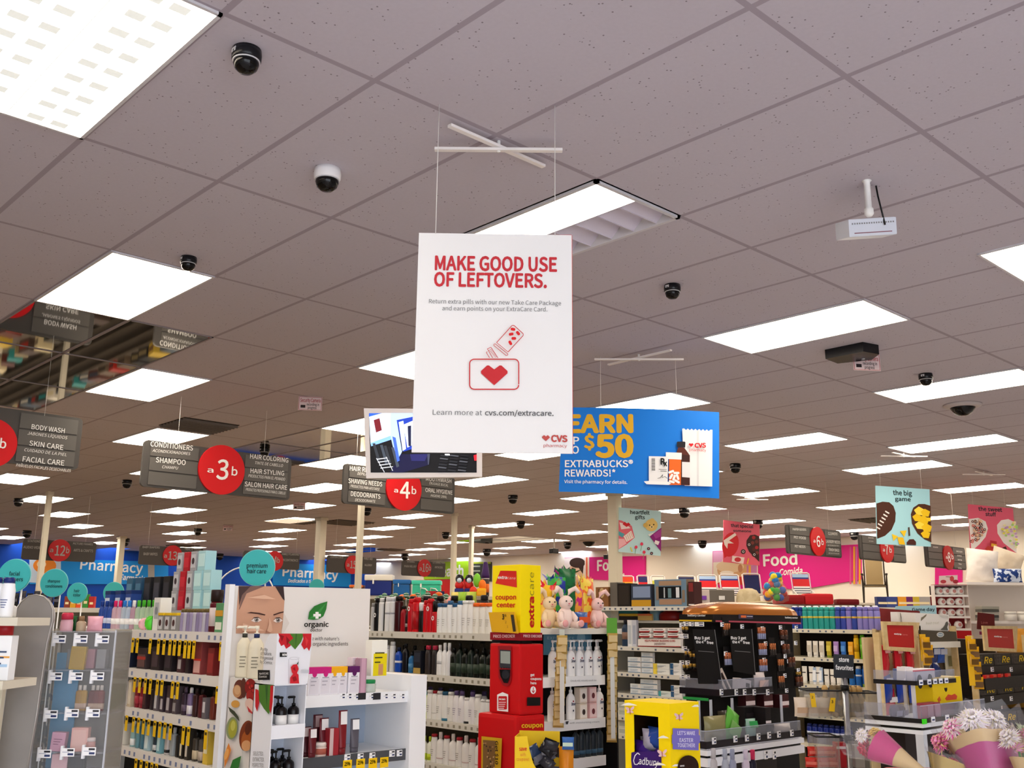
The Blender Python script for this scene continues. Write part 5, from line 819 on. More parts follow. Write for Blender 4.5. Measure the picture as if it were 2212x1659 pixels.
# cream lotion bottles standing behind the art panel
lot = pump('lotion_bottle', 'bottle', .062, .045, .215, 'e6dfc8', 'ece6d4', hb=.78, neck='3a3c34', lines='8a8470', spout=-1); lot2 = pump('lotion_bottle', 'bottle', .066, .045, .215, 'e6dfc8', 'ece6d4', hb=.78, neck='1c2a5a', lines='8a8470', spout=-1)
bp_ = back_pl(sp_, .045); B().box(-.03, .26, -.085+.17, .0+.17, 0, .02, OW) if 0 else None
ls = B().box(.012, .15, -.26, -.008, zt-.03, zt-.001, OW); ls.build('ledge', r)
for px, p, d in ((523, lot, 'cream lotion pump bottle with dark green collar, left of the pair'), (549, lot2, 'cream lotion pump bottle with navy collar, right of the pair')):
    x, y, _ = stand(bp_, px, 1466); place(p, d+' before the woman poster', (x, y, zt), -.6, 'cream lotion bottles')
# the cardboard shipper
Xs = 2.085; lp = fy(590, 1500, Xs); cn = lp.o.copy(); fp = fpl(cn, 0.); r2 = E('cardboard_shipper', 'white cardboard shelf display with red flowers and pump bottles', 'display stand', cn, 0)
dL = -lp.uv(548, 1500)[0]; wF = fp.uv(662, 1500)[0]; CW = M('e9ebf2', .55); zc1 = fp.uv(630, 1478)[1]; ztp = fp.uv(630, 1369)[1]; zs1 = fp.uv(630, 1566)[1]
zs2 = zs1-.2
B().box(0, .004, 0, dL, 0, zc1, CW).build('side_panel', r2); B().box(wF-.004, wF, 0, dL, 0, zc1, CW).build('side_panel', r2); B().box(0, wF, dL-.004, dL, 0, zc1, M('c9d0de', .6)).build('back_panel', r2)
for z in (zs1, zs2, zs2-.2): B().box(.004, wF-.004, 0, dL-.004, z-.004, z, CW).box(.0, wF, -.003, 0., z-.048, z+.002, CW).build('shelf', r2)
B().box(0, wF, 0, dL, zc1-.004, zc1, CW).build('top_panel', r2)
B().prism([(0, zc1), (wF, zc1), (wF+.012, ztp), (.0, ztp)], -.004, 0, CW).build('header_card', r2); hl = B(); hl.prism([(x-.11 if 0 else x, z) for x, z in [(-.085, zc1)]+[(0, zc1), (0, ztp)]+[(-.085+.05*(1-math.cos(math.radians(a))), ztp-.05+.05*math.sin(math.radians(a))) for a in range(90, -1, -15)]], 0, .004, CW); o3 = hl.build('header_wing', r2); o3.rotation_euler = (0, 0, -math.pi/2); o3.location = (0, 0, 0)
def fpp(pp, c): fp.poly([zo(*p) for p in pp], M(c, .5))
RF, DR, LGf, DG = 'c4202a', '8a1018', '4a7a2c', '35602a'
fpp([(520, 712), (640, 712), (630, 760), (605, 800), (575, 820), (560, 790), (540, 800), (522, 765), (530, 740)], RF); fpp([(530, 720), (560, 730), (545, 770)], DR); fpp([(575, 730), (600, 760), (580, 800)], DR); fpp([(600, 712), (700, 712), (680, 770), (638, 824), (590, 775), (625, 745)], LGf); fpp([(640, 712), (650, 712), (640, 815)], DG)
fpp([(690, 712), (752, 712), (748, 800), (735, 835), (720, 810), (700, 825), (680, 790), (695, 750)], RF); fpp([(705, 730), (730, 760), (715, 800)], 'd8383c'); fpp([(528, 845), (578, 845), (578, 876), (528, 876)], '141416')
for (x, y) in ((590, 890), (658, 890)): fpp([(x, y), (x+2, y), (x+2, 1064), (x, 1064)], 'a8acb4')
fp.line([zo(592+33*math.cos(t*.3)+33, 886+9*math.sin(t*.3)) for t in range(22)], .5, M('a8acb4')); fpp([(596, 948), (612, 930), (640, 926), (652, 960), (640, 990), (650, 1000), (655, 1062), (590, 1062), (592, 1020), (612, 995), (604, 985)], 'cc2430'); fpp([(608, 960), (625, 945), (630, 975)], '98141c'); fpp([(605, 1020), (630, 1010), (640, 1040), (615, 1050)], '98141c'); fpp([(636, 926), (650, 905), (646, 930)], '2c3a28'); fpp([(668, 966), (724, 966), (724, 990), (668, 990)], 'c4c8d0')
fp.text('NEW', *zo(534, 868), *zo(566, 868), 15*ko, WHITE, .04); fp.done(r2, shift=-.004)
def lpp(pp, c): lp.poly([zo(*p) for p in pp], M(c, .5))
lp.text('Purity', *zo(404, 832), *zo(452, 836), 22*ko, BLACK); lp.text('of Nature.', *zo(403, 862), *zo(482, 866), 22*ko, BLACK); lp.text('Progressed', *zo(402, 892), *zo(490, 898), 22*ko, BLACK); lp.text('by Science.', *zo(401, 920), *zo(488, 930), 22*ko, BLACK)
lpp([(386, 968), (470, 970), (470, 1038), (386, 1040)], '111113'); lp.text('ApothECARE', *zo(396, 1000), *zo(462, 1000), 14*ko, WHITE); lp.text('Essentials', *zo(396, 1022), *zo(450, 1022), 14*ko, WHITE)
lpp([(395, 1072), (497, 1074), (496, 1120), (484, 1180), (482, 1225), (465, 1280), (430, 1240), (395, 1180)], LGf); lpp([(440, 1074), (460, 1074), (452, 1230)], DG); lpp([(478, 1080), (497, 1076), (495, 1190), (480, 1275), (470, 1240), (476, 1150)], RF); lpp([(372, 1100), (395, 1110), (400, 1200), (385, 1262), (372, 1225)], RF)
lp.text('SELECTED.', *zo(357, 1568), *zo(430, 1570), 26*ko, M('2a2a2c')); lp.text('EXTRACTED.', *zo(355, 1610), *zo(436, 1612), 26*ko, M('2a2a2c')); lp.text('PERFECTED.', *zo(352, 1650), *zo(434, 1653), 26*ko, M('2a2a2c'))
h = E('side_art', None, None); h.parent = r2; h.rotation_euler = (0, 0, -math.pi/2); lp.done(h)
for c in list(h.children): c.parent = r2; c.rotation_euler = (0, 0, -math.pi/2)
bpy.data.objects.remove(h)
blk = pump('hand_wash_bottle', 'bottle', .05, .05, .115, '120e10', '0d0d0e', ('eceae8', .0, .52), hb=.66)
for z, nm, pts in ((zs1, 'upper', ((596, .09, 'small back left'), (604, .045, 'front left'), (630, .045, 'front right'))), (zs2, 'lower', ((590, .09, 'back left'), (598, .045, 'front left'), (612, .1, 'rear middle'), (626, .045, 'front right')))):
    for px, d, n in pts: x, y, _ = stand(back_pl(fp, d), px, 1600); place(blk, 'black pump bottle with white label, %s on the %s shipper shelf' % (n, nm), (x, y, z), 0, 'black pump bottles in the shipper', .9)
# goods on the endcap shelves
class S_: pass
def shelf_at(pl, zs): g = S_(); g.pl = pl; g.zs = zs; return g
sh = shelf_at(fx(735, 1500, 3.76), [z1, z2]); W5 = 'upper organic shelf'
cb = lambda c: carton('skin_care_box', 'box', .055, .045, .115, 'eceaf0', ('dcd8e0', .08, .92, .06, .6), top=(c, .78), lines='a8a4b0', mark=(c, .78))
row(sh, 0, 664, 712, [(cb('c8247c'), 'white skin care box with magenta lid')]*2, W5); row(sh, 0, 712, 748, [(cb('eeb01c'), 'white skin care box with yellow lid')]*2, W5); row(sh, 0, 749, 774, [(cb('5a1c5c'), 'white skin care box with purple lid')], W5)
row(sh, 0, 757, 776, [(carton('skin_care_box', 'box', .05, .045, .15, 'e8d8e0', ('c8a8b8', .1, .9, .1, .8), mark=('b82c50', .9)), 'taller white box with pink motif')], W5, back=.06); row(sh, 0, 774, 789, [(carton('skin_care_box', 'box', .04, .04, .148, 'b08a9c', ('c8a0b4', .2, .8, .0, 1.)), 'tall shiny mauve box')], W5); row(sh, 0, 786, 812, [(jar('cream_jar', 'jar', .065, .055, 'd0dcd4', '1c8a4c', None, True), 'clear jar with bright green lid')], W5)
W6 = 'lower organic shelf'; tb = lambda b, l, t=.15: tube_('lotion_tube', 'tube', .048, .03, t, b, b, (l, .62, .97))
row(sh, 1, 660, 683, [(tb('4a1a20', 'c9b8b8', .12), 'dark red tube with grey top')], W6, back=.03); row(sh, 1, 676, 694, [(tb('641c24', 'efeaea', .115), 'maroon tube with white crimp')], W6); row(sh, 1, 683, 706, [(tb('501620', 'c8a8a8', .16), 'tall maroon tube')], W6, back=.09)
row(sh, 1, 698, 718, [(tb('6c1c26', 'f0ecec', .15), 'tall maroon tube with white top')], W6, back=.035); row(sh, 1, 690, 714, [(jar('cream_jar', 'jar', .06, .055, 'd8c4bc', 'e4d8d0', 'a85a4a'), 'round pink cream jar')], W6); row(sh, 1, 716, 736, [(carton('skin_care_box', 'box', .05, .04, .11, '9a2630', ('c8b0b0', .02, .4, .0, 1.)), 'red and silver slim box')], W6); row(sh, 1, 738, 757, [(tb('7a1a22', 'f0eeee', .18), 'tallest white topped tube')], W6); row(sh, 1, 759, 788, [(tb('5a5660', 'f2f2f4', .14), 'grey tube with white top')], W6, back=.02)
yc = carton('hair_kit_box', 'box', .085, .05, .155, 'f0efe4', ('e6d414', .12, .98, .0, .62), lines='4a4a20', win=('c8946a', .45, .75, .02, .33)); x, y, _ = stand(fx(811, 1461, 3.82), 811, 1461); place(yc, 'tall yellow and white hair kit box on the endcap corner', (x, y, ztop), 0.)
# ---- premium hair care disc and teal discs
def disc(px, py, rp, t, lines, lab, base_y, cap=16, ang=FA):
    pl = PL(at_t(px, py, t), ang); r = E('shelf_talker', lab, 'round sign', pl.o, pl.ang, 'teal round shelf signs'); rad = rp*t/FPX*1.04
    B().prism([(rad*math.cos(k*math.pi/24), rad*math.sin(k*math.pi/24)) for k in range(48)], 0, .006, M('3fb2b4', .5)).build('disc', r); B().prism([(rad*1.04*math.cos(k*math.pi/24), rad*1.04*math.sin(k*math.pi/24)) for k in range(48)], .0065, .009, M('8fd4d4', .5)).build('rim', r)
    for i, (s_, x0, x1, y) in enumerate(lines): pl.text(s_, x0, y, x1, y+.5, cap, M('14343c'), .02)
    pl.done(r, shift=-.001); d = -pl.o.z
    B().tube([(rad*.5, .012, -rad*.5), (rad*.5, .02, d*.6), (rad*.5, .02, d)], .004, M('e6e6e6')).build('stem', r)
disc(555, 1226, 36, 4.9, [('premium', 533, 578, 1226), ('hair care', 534, 575, 1238)], 'large teal premium hair care disc above the endcap', 1300, 9)
disc(30, 1243, 33, 4.0, [('facial', 20, 43, 1243), ('cleansers', 4, 50, 1255)], 'teal facial cleansers disc at the left edge', 1330, 8); disc(116, 1259, 28, 5.5, [('shampoo', 103, 130, 1258), ('conditioners', 98, 135, 1269)], 'teal shampoo conditioners disc by the cream pole', 1330, 6); disc(166, 1281, 20.5, 6.2, [('hair', 160, 172, 1279), ('color', 158, 174, 1288)], 'small teal hair color disc behind the mist bottles', 1330, 6)
disc(245, 1280, 21, 10, [], 'teal disc mostly hidden behind blue boxes', 1330); disc(684, 1267, 15, 12, [], 'teal disc peeping over the endcap header', 1300)
# arched wire sign behind
r = E('wire_arch', 'thin white wire arch left of the premium disc', 'wire hoop', at_t(520, 1300, 7), FA); B().tube([(-.2+.22*(1-math.cos(a)), 0, .24*math.sin(a)) for a in [k*math.pi/24 for k in range(0, 22)]]+[(.22, 0, -at_t(520, 1300, 7).z)], .005, WHITE).build('hoop', r)
r = E('wire_arch', 'thin white wire arch over the curved metal panel', 'wire hoop', at_t(72, 1320, 3.2), FA); B().tube([(-.06+.065*(1-math.cos(a)), 0, .07*math.sin(a)-.02) for a in [k*math.pi/24 for k in range(0, 25)]]+[(.07, 0, -at_t(72, 1320, 3.2).z)], .002, WHITE).build('hoop', r)
# ---- coupon kiosk
tk = 4.8; ck = at_t(1124, 1370, tk); kl = fpl(ck, -math.pi/2); kr = fpl(ck, 0.); r = E('coupon_kiosk', 'red and yellow coupon kiosk in front of the hair products', 'kiosk', (ck.x, ck.y, 0))
YL = M('ffe400', .45); KR = M('c60d14', .45); KD = M('8e1420', .4)
dl = -kl.uv(1063, 1300)[0]; wr_ = kr.uv(1168, 1300)[0]; zt = kr.uv(1124, 1219)[1]; zb_ = kr.uv(1124, 1367)[1]; zp = kr.uv(1124, 1384)[1]; zm_ = kr.uv(1127, 1545)[1]
B().rbox(0, wr_, 0, dl, zb_, zt, YL, .003).build('topper', r); B().rbox(-.006, wr_+.006, -.006, dl+.006, zp, zb_, KD, .003).build('price_checker_band', r); B().box(.03, wr_-.03, .03, dl-.03, zp-.02, zp, BLACK).build('neck', r)
hz = B().rbox(-.008, wr_+.012, -.008, dl+.004, zm_+.0, zp-.015, KR, .012).build('housing', r)
B().rbox(-.04, wr_+.012, -.02, dl+.05, 0, zm_, KR, .02).build('base_cabinet', r)
zk = Z(980, 1150, 420/1369); kk = 420/1369
kl.poly([zk(330, 270), zk(443, 272), zk(446, 388), zk(296, 360)], M('d0201c')); kl.poly([zk(318, 300), zk(443, 310), zk(446, 388), zk(296, 360)], M('dc3024'))
kl.text('extra', *zk(314, 326), *zk(378, 328), 20*kk, WHITE, .03, .15); kl.text('care', *zk(380, 328), *zk(438, 332), 17*kk, M('f4c8c0'), 0, .15); kl.text('coupon', *zk(298, 472), *zk(443, 472), 32*kk, M('cc2418'), .03); kl.text('center', *zk(306, 526), *zk(438, 528), 32*kk, M('cc2418'), .03)
def kart(pl, rot, dx=0, dy=0, nm='artwork', lt='lettering'):
    n0 = set(r.children); pl.done(r, nm, lt)
    for c in r.children:
        if c not in n0: c.rotation_euler = (0, 0, rot); c.location = (dx, dy, 0)
kart(kl, -math.pi/2); 
kr.text('extra', *zk(563, 672), *zk(563, 452), 34*kk, M('c01c14'), .05, 0, True); kr.text('care', *zk(563, 446), *zk(563, 282), 34*kk, M('8a8420'), 0, 0, True); kart(kr, 0)
kl.text('PRICE CHECKER', *zk(290, 742), *zk(442, 740), 20*kk, M('e8c4c4'), .01); kart(kl, -math.pi/2, -.0065); kr.text('PRICE CHECKER', *zk(482, 738), *zk(612, 740), 18*kk, M('e8c4c4'), .02); kart(kr, 0, 0, -.0065)
kl.poly([zk(*p) for p in [(325, 800), (420, 800), (420, 1040), (405, 1075), (385, 1085), (360, 1075), (330, 1020)]], M('94101a')); kl.poly([zk(*p) for p in [(338, 825), (416, 830), (416, 960), (338, 950)]], M('3a3a40', .2)); kl.poly([zk(*p) for p in [(345, 835), (412, 838), (412, 925), (345, 920)]], M('98a09a', .2))
for i in range(4): kl.rect(*zk(346+i*18, 950), *zk(358+i*18, 958), M('16161a'))
kl.poly([zk(*p) for p in [(340, 965), (416, 965), (412, 1020), (398, 1060), (370, 1058), (345, 1010)]], M('111114', .2)); kl.ell(*zk(382, 1000), 26*kk, 32*kk, M('2c2c32', .15))
kl.poly([zk(*p) for p in [(324, 1142), (362, 1124), (402, 1140), (402, 1262), (324, 1254)]], M('ececec')); kl.poly([zk(*p) for p in rr(333, 1152, 394, 1246, 8)], M('c01820')); kl.text('scan', *zk(338, 1178), *zk(382, 1180), 13*kk, WHITE, .04)
for i in range(4): kl.rect(*zk(337, 1192+i*14), *zk(387-i*4, 1198+i*14), M('f0d0d0'))
kart(kl, -math.pi/2, -.0088)
for s_, x1, y in (('get', 558, 1010), ('coupons', 606, 1038), ('here', 570, 1068)): kr.text(s_, *zk(529, y), *zk(x1, y+1), 17*kk, WHITE, .03)
kr.ell(*zk(547, 1110), 20*kk, 27*kk, M('f0f0f0')); kr.line([zk(547, 1090), zk(547, 1126)], 1.4, M('c01820')); kr.line([zk(537, 1112), zk(547, 1128), zk(557, 1112)], 1.4, M('c01820')); kr.poly([zk(*p) for p in [(502, 1160), (596, 1160), (596, 1218), (502, 1220)]], M('101012', .3)); kart(kr, 0, 0, -.0085)
kr.text('coupon', *zk(450, 1372), *zk(600, 1368), 30*kk, M('e8c820'), .03); kr.text('center', *zk(455, 1425), *zk(596, 1420), 30*kk, M('e8c820'), .03); kart(kr, 0, 0, -.0205)
fr0 = [zk(252, 1430), zk(396, 1445), zk(388, 1662), zk(250, 1662)]; kl.poly(fr0, M('caa01c')); kl.poly([zk(262, 1455), zk(350, 1462), zk(346, 1662), zk(262, 1662)], M('7a5a34')); rnd = random.Random(2)
for i in range(26): x, y = 268+rnd.random()*74, 1468+rnd.random()*185; kl.poly([zk(x, y), zk(x+8, y+3), zk(x+5, y+13), zk(x-3, y+9)], M(('c8a070', '4a3424', 'a88058', '2c2420')[i % 4]))
kl.text('Get $10', *zk(362, 1460), *zk(362, 1625), -18*kk, M('2a1c10'), .04, 0, True); kart(kl, -math.pi/2, -.0405)
# price flyer stuck on the topper
fl_ = PL(ck+Vector((-.03, .0, 0)), -math.pi/2-.12); pp = [zk(268, 700), zk(455, 712), zk(428, 560), zk(245, 563)]; b = B().prism([(u, v-0) for u, v in fl_.pts(pp)], .0, .002, M('e2ac16', .5)); o = b.build('price_flyer', r); o.location = fl_.o-Vector((ck.x, ck.y, 0)); o.rotation_euler = (0, 0, fl_.ang)
fl_.poly([zk(402, 580), zk(424, 580), zk(440, 698), zk(420, 700)], M('3a3020')); fl_.text('3', *zk(343, 612), *zk(358, 612), 34*kk, M('2a2414'), .04); fl_.text('70', *zk(360, 594), *zk(372, 594), 16*kk, M('2a2414'), .02); fl_.text('2', *zk(366, 640), *zk(374, 640), 16*kk, M('3a3020')); fl_.text('1', *zk(380, 672), *zk(386, 672), 16*kk, M('3a3020'))
n0 = set(r.children); fl_.done(r)
for c in r.children:
    if c not in n0: c.parent = o; c.location = (0, 0, 0)
# yellow coupon basket with packs
bt_ = 4.15; cb_ = at_t(1135, 1600, bt_); r = E('coupon_basket', 'yellow save with coupons bin full of small packs', 'bin', (cb_.x, cb_.y, 0), -math.pi/4-.1); bp2 = fpl(cb_, -math.pi/4-.1); f0 = bp2.uv(1113, 1600)[0]; f1 = bp2.uv(1203, 1600)[0]; zt = bp2.uv(1150, 1592)[1]; YB = M('ecc81e', .45)
b = B().prism([(f0, zt-.35), (f0, zt), (f0+.05, zt+.003), (f0+.06, zt-.05), (f0+.075, zt-.1), (f0+.11, zt-.16), (f1, zt-.2), (f1, zt-.4), (f0, zt-.4)], -.004, 0, YB); b.build('front_panel', r); B().box(f0, f1, .14, .144, zt-.4, zt+.01, YB).build('back_panel', r); B().box(f0-.002, f0, 0, .144, zt-.4, zt, YB).build('side_panel', r); B().box(f0, f1, 0, .144, zt-.42, zt-.4, YB).build('floor_panel', r)
B().box((f0+f1)/2-.04, (f0+f1)/2+.04, .03, .11, 0, zt-.42, YB).build('pedestal', r)
bp2.text('save', *zk(462, 1536), *zk(516, 1536), 28*kk, M('d03818'), .03); bp2.text('with', *zk(470, 1575), *zk(508, 1575), 24*kk, M('e08a3a'), .0); bp2.text('coupons!', *zk(444, 1606), *zk(532, 1608), 22*kk, M('d8702a'), .0); bp2.done(r, shift=-.0045)
pk = [pouch('snack_pack', 'pack', .06, .045, .02, c, None, i, .15) for i, c in enumerate(('1c1c20', '2c2c34', '4a4a54', '14141a', '6a6a74', '2a3a58'))]; rnd = random.Random(5)
for i in range(34):
    a = f0+.055+rnd.random()*(f1-f0-.1); z = zt-.055-(i//2)*.011; p = bp2.o+bp2.u*(a+.02)-bp2.n*(.02+rnd.random()*.09); place(pk[i % 6], 'dark foil pack in the coupon bin, %s from the top' % ORD[i], (p.x, p.y, z), rnd.uniform(-1.2, 0), 'dark foil packs in the coupon bin', 1., (rnd.uniform(-.5, .5), rnd.uniform(-.7, .7)))
p = bp2.o+bp2.u*(f1+.035)-bp2.n*.05; place(pouch('snack_bag', 'bag', .062, .2, .04, 'd8861c', ('b8641a', .2, .5), 9), 'orange snack bag at the right of the coupon bin', (p.x, p.y, zt-.24), bp2.ang); place(pouch('snack_bag', 'bag', .05, .05, .025, '3a6ab4', ('c8e0d0', .3, .6), 10), 'blue and green pack above the orange bag', (p.x-.01, p.y-.02, zt-.05), bp2.ang)
# ---- soap endcap beside the kiosk
YD = 4.02; dv = fx(1175, 1470, YD); YB2 = .33
r = E('soap_endcap', 'endcap of white foaming hand soap with a dark side, right of the kiosk', 'display unit', (dv.o.x, dv.o.y, 0)); v0 = dv.uv
uL, uR = v0(1150, 1470)[0], v0(1334, 1470)[0]; zt = v0(1240, 1358)[1]; uS = v0(1303, 1470)[0]
B().box(uL, uR+.01, -.03, YB2, zt-.03, zt, SHELF).build('top_shelf', r); B().box(uR-.012, uR, .0, YB2, 0, zt-.03, M('17171a', .5)).build('side_panel', r); B().box(uL, uR, YB2-.01, YB2, 0, zt-.03, M('1a1a1e', .6)).build('back_panel', r); B().box(uL, uR, .02, YB2, 0, .25, BLACK).build('base', r)
bp3 = back_pl(dv, .12); rr2 = E('header_graphic', None, None); q = bp3.pts([(1175, 1415), (1278, 1418), (1278, 1362), (1175, 1362)]); hb = B().prism([(a, c) for a, c in q], .12, .125, M('5a8aa4', .5)).build('header_graphic', r); bpy.data.objects.remove(rr2)
bp3.ell(1255, 1378, 9, 13, M('8ab0c4')); bp3.text('YOUR SKIN', 1182, 1370, 1240, 1371, 6, M('a8c4d2')); bp3.text('EXPERIENCE', 1182, 1381, 1240, 1382, 6, M('a8c4d2')); bp3.text('CARED', 1196, 1391, 1232, 1391, 6, M('a8c4d2'))
n0 = set(r.children); bp3.done(r)
for c in r.children:
    if c not in n0: c.location = (0, .12, 0)
tz = [v0(1240, y)[1] for y in (1462, 1556, 1640)]
for k, z in enumerate(tz):
    s = B().box(uL, uS, -.01, YB2-.03, z-.012, z, WHITE).box(uL, uS, -.014, -.01, z-.05, z+.004, M('eef0f4', .5)).build('shelf_tray', r)
dv.text('Clinically mild, noticeably smooth skin', 1228, 1472, 1284, 1471, 3.4, M('5a6070')); dv.text('with moisturising cream', 1226, 1563, 1290, 1560, 3.2, M('6a7080')); dv.poly([(1217, 1558), (1224, 1557), (1222, 1564), (1218, 1564)], M('3a3a40')); n0 = set(r.children); dv.done(r, shift=-.014)
shD = shelf_at(dv, tz)
dp = pump('foam_soap_bottle', 'soap bottle', .062, .042, .2, 'eeeef0', 'f4f4f6', hb=.72, spout=1)
def dovemark(p, txt='Dove'):
    b = B(); vs, fs = glyphs(txt, .03); xa = max(v[0] for v in vs); b.add([(-.017+v[0]/xa*.034, -.0225-.00008*v[2], .078+v[1]/CAP*.016) for v in vs], fs, M('26305c')); p.parts.append(('brand_lettering', b.mesh('brand_lettering')))
    b = B(); b.prism([(.006*math.cos(k), .1+.005*math.sin(k)) for k in range(6)], -.0225, -.021, M('9a3444')); b.prism([(.005*math.cos(k), .05+.006*math.sin(k)) for k in range(6)], -.0225, -.021, M('3a3c54')); p.parts.append(('emblem', b.mesh('emblem')))
dovemark(dp); W7 = 'upper soap tray'
row(shD, 0, 1184, 1297, [(dp, 'white foaming soap pump')]*6, W7); row(shD, 0, 1195, 1300, [(dp, 'white soap pump in back row')]*6, W7, back=.06)
W8 = 'middle soap tray'
row(shD, 1, 1183, 1202, [(dp, 'left white soap pump')], W8); row(shD, 1, 1193, 1208, [(carton('soap_box', 'box', .05, .04, .1, 'c9c2b4', ('e0dcd0', .1, .9, .2, .8)), 'short beige soap box')], W8, back=-.0); row(shD, 1, 1221, 1243, [(dp, 'middle white soap pump')], W8)
row(shD, 1, 1243, 1264, [(carton('soap_box', 'box', .06, .045, .085, 'dccfc0', ('ece4dc', .06, .94, .1, .9), mark=('3a3030', .45)), 'lower beige soap box')], W8); row(shD, 1, 1243, 1264, [(carton('soap_box', 'box', .06, .045, .085, 'dccfc0', ('ece4dc', .06, .94, .1, .9), mark=('3a3030', .45)), 'upper beige soap box')], W8, dz=.086)
row(shD, 1, 1264, 1284, [(carton('soap_box', 'box', .06, .045, .085, 'e4b8b8', ('ecd0d0', .06, .94, .1, .9), mark=('6a3038', .45)), 'lower pink soap box')], W8); row(shD, 1, 1264, 1284, [(carton('soap_box', 'box', .06, .045, .085, 'e4b8b8', ('ecd0d0', .06, .94, .1, .9), mark=('6a3038', .45)), 'upper pink soap box')], W8, dz=.086); row(shD, 1, 1284, 1302, [(dp, 'right white soap pump')], W8)
mp = bottle('men_wash_bottle', 'bottle', .055, .04, .17, '2a323a', '141618', ('3a5a74', .15, .35), caph=.2, capw=.4)
row(shD, 2, 1236, 1299, [(mp, 'black body wash bottle')]*5, 'lowest soap tray')
# hanging strips of dog chews
ch = pouch('chew_pack', 'treat pack', .06, .06, .018, 'b89a50', ('d8c088', .2, .8), 12, .3)
for px0, px1, y0, y1, n, lab, t in ((1214, 1205, 1368, 1558, 9, 'left', 5.42), (1322, 1320, 1362, 1590, 11, 'right', 5.7)):
    a = at_t(px0, y0, t); b_ = at_t(px1, y1, t); r = E('clip_strip', 'hanging clip strip for chew packs, %s of the soap endcap' % lab, 'clip strip', (a.x, a.y, a.z), FA)
    B().tube([(0, .004, .005), (0, .22, .005)], .003, M('b8b8b8', .3, .7), 6).build('hook', r); B().box(-.012, .012, .01, .012, -(a.z-b_.z), .02, M('d8dcd8', .4)).build('strip', r); B().box(-(.03 if lab == 'right' else .014), .03 if lab == 'right' else .014, .002, .006, -.03, .07 if lab == 'right' else .02, M('5aa02c' if lab == 'right' else 'c8d0c8', .5)).build('header_card', r)
    n += 3
    for k in range(n): p = a.lerp(b_, (k+1.3)/n); place(ch, 'yellow chew pack on the %s clip strip, %s from top' % (lab, ORD[k]), (p.x+FV.x*-.012, p.y-.012, p.z-.02), FA+.15*(-1)**k, 'chew packs on clip strips')
# ---- yellow egg bin
tb_ = 3.5; cc = at_t(1446, 1523, tb_); yl = fpl(cc, -math.pi/2); yr = fpl(cc, 0.); ll = -yl.uv(1349, 1512)[0]; wr2 = yr.uv(1509, 1518)[0]; zt = cc.z; YC = M('ffdf00', .5)
r = E('egg_bin', 'yellow cardboard chocolate egg bin with a dark cut out window', 'bin', (cc.x, cc.y, 0)); w0, w1 = -yl.uv(1369, 1600)[0], -yl.uv(1423, 1600)[0]; wz1 = yl.uv(1395, 1546)[1]; wz0 = yl.uv(1395, 1640)[1]
f = B()                                                     # front wall with a real opening (runs along +Y at x = 0)
for a0, a1, c0, c1 in ((0, w1, 0, zt), (w0, ll, 0, zt), (w1, w0, wz1, zt), (w1, w0, 0, wz0)): f.box(0, .004, a0, a1, c0, c1, YC)
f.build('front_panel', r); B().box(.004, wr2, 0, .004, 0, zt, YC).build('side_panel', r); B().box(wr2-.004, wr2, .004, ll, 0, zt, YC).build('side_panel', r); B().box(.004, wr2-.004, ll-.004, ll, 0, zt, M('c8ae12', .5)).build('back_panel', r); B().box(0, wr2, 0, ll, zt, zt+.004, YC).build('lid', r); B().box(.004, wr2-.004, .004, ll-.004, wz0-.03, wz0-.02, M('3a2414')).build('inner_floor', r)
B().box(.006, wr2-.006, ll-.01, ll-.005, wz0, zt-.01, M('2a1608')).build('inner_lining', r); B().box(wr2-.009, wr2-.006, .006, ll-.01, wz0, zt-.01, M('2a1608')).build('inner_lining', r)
zy = Z(1320, 1150, 460/1499); ky = 460/1499
yl.poly([zy(*p) for p in [(145, 1550), (165, 1545), (340, 1540), (356, 1580), (358, 1659), (345, 1720), (155, 1720), (143, 1600)]], M('3a1a6a'))
def scr(pp, wd, c, pl_=yl): pl_.line([zy(*p) for p in pp], wd*ky, M(c))
WS = 'f0ecf6'
scr([(205, 1565), (190, 1552), (172, 1570), (162, 1605), (170, 1632), (188, 1634), (205, 1618)], 6, WS); yl.text('adbury', *zy(200, 1630), *zy(340, 1645), 46*ky, M(WS), .012, .18)
for x, y, s in ((140, 1255, 1.), (370, 1560, 1.1), (475, 1300, 1.)):
    p_ = yr if x > 430 else yl
    for dx, dy, rx, ry, a in ((-16, -12, 20, 10, 40), (16, -16, 18, 9, -50), (-12, 8, 12, 8, -20), (14, 8, 12, 7, 20)): p_.ell(*zy(x+dx*s, y+dy*s), rx*ky*s, ry*ky*s, M('e8c4c8'), a)
    p_.line([zy(x-2, y-18), zy(x+4, y+26)], 1.6, M('b05a6a'))
for x, y, w_ in ((135, 1210, 60), (380, 1440, 40), (350, 1630, 50)): yl.poly([zy(x-w_, y+8), zy(x-w_*.4, y-8), zy(x, y-12), zy(x+w_*.6, y-2), zy(x+w_, y+8)], M('f6f4ec'))
for x, y, w_ in ((590, 1222, 30), (450, 1640, 30)): yr.poly([zy(x-w_, y+6), zy(x-w_*.3, y-8), zy(x+w_*.5, y-10), zy(x+w_*.8, y+6)], M('f6f4ec'))
yr.poly([zy(*p) for p in [(428, 1378), (612, 1384), (612, 1425), (618, 1430), (618, 1480), (610, 1485), (610, 1534), (428, 1526), (428, 1490), (422, 1484), (422, 1425), (428, 1420)]], M('7a72c4'))
for s_, x0, x1, y in (("LET'S MAKE", 460, 584, 1424), ('EASTER', 474, 570, 1474), ('TOGETHER!', 460, 582, 1510)): yr.text(s_, *zy(x0, y), *zy(x1, y+1), 26*ky, M('e8e6f8'), .02)
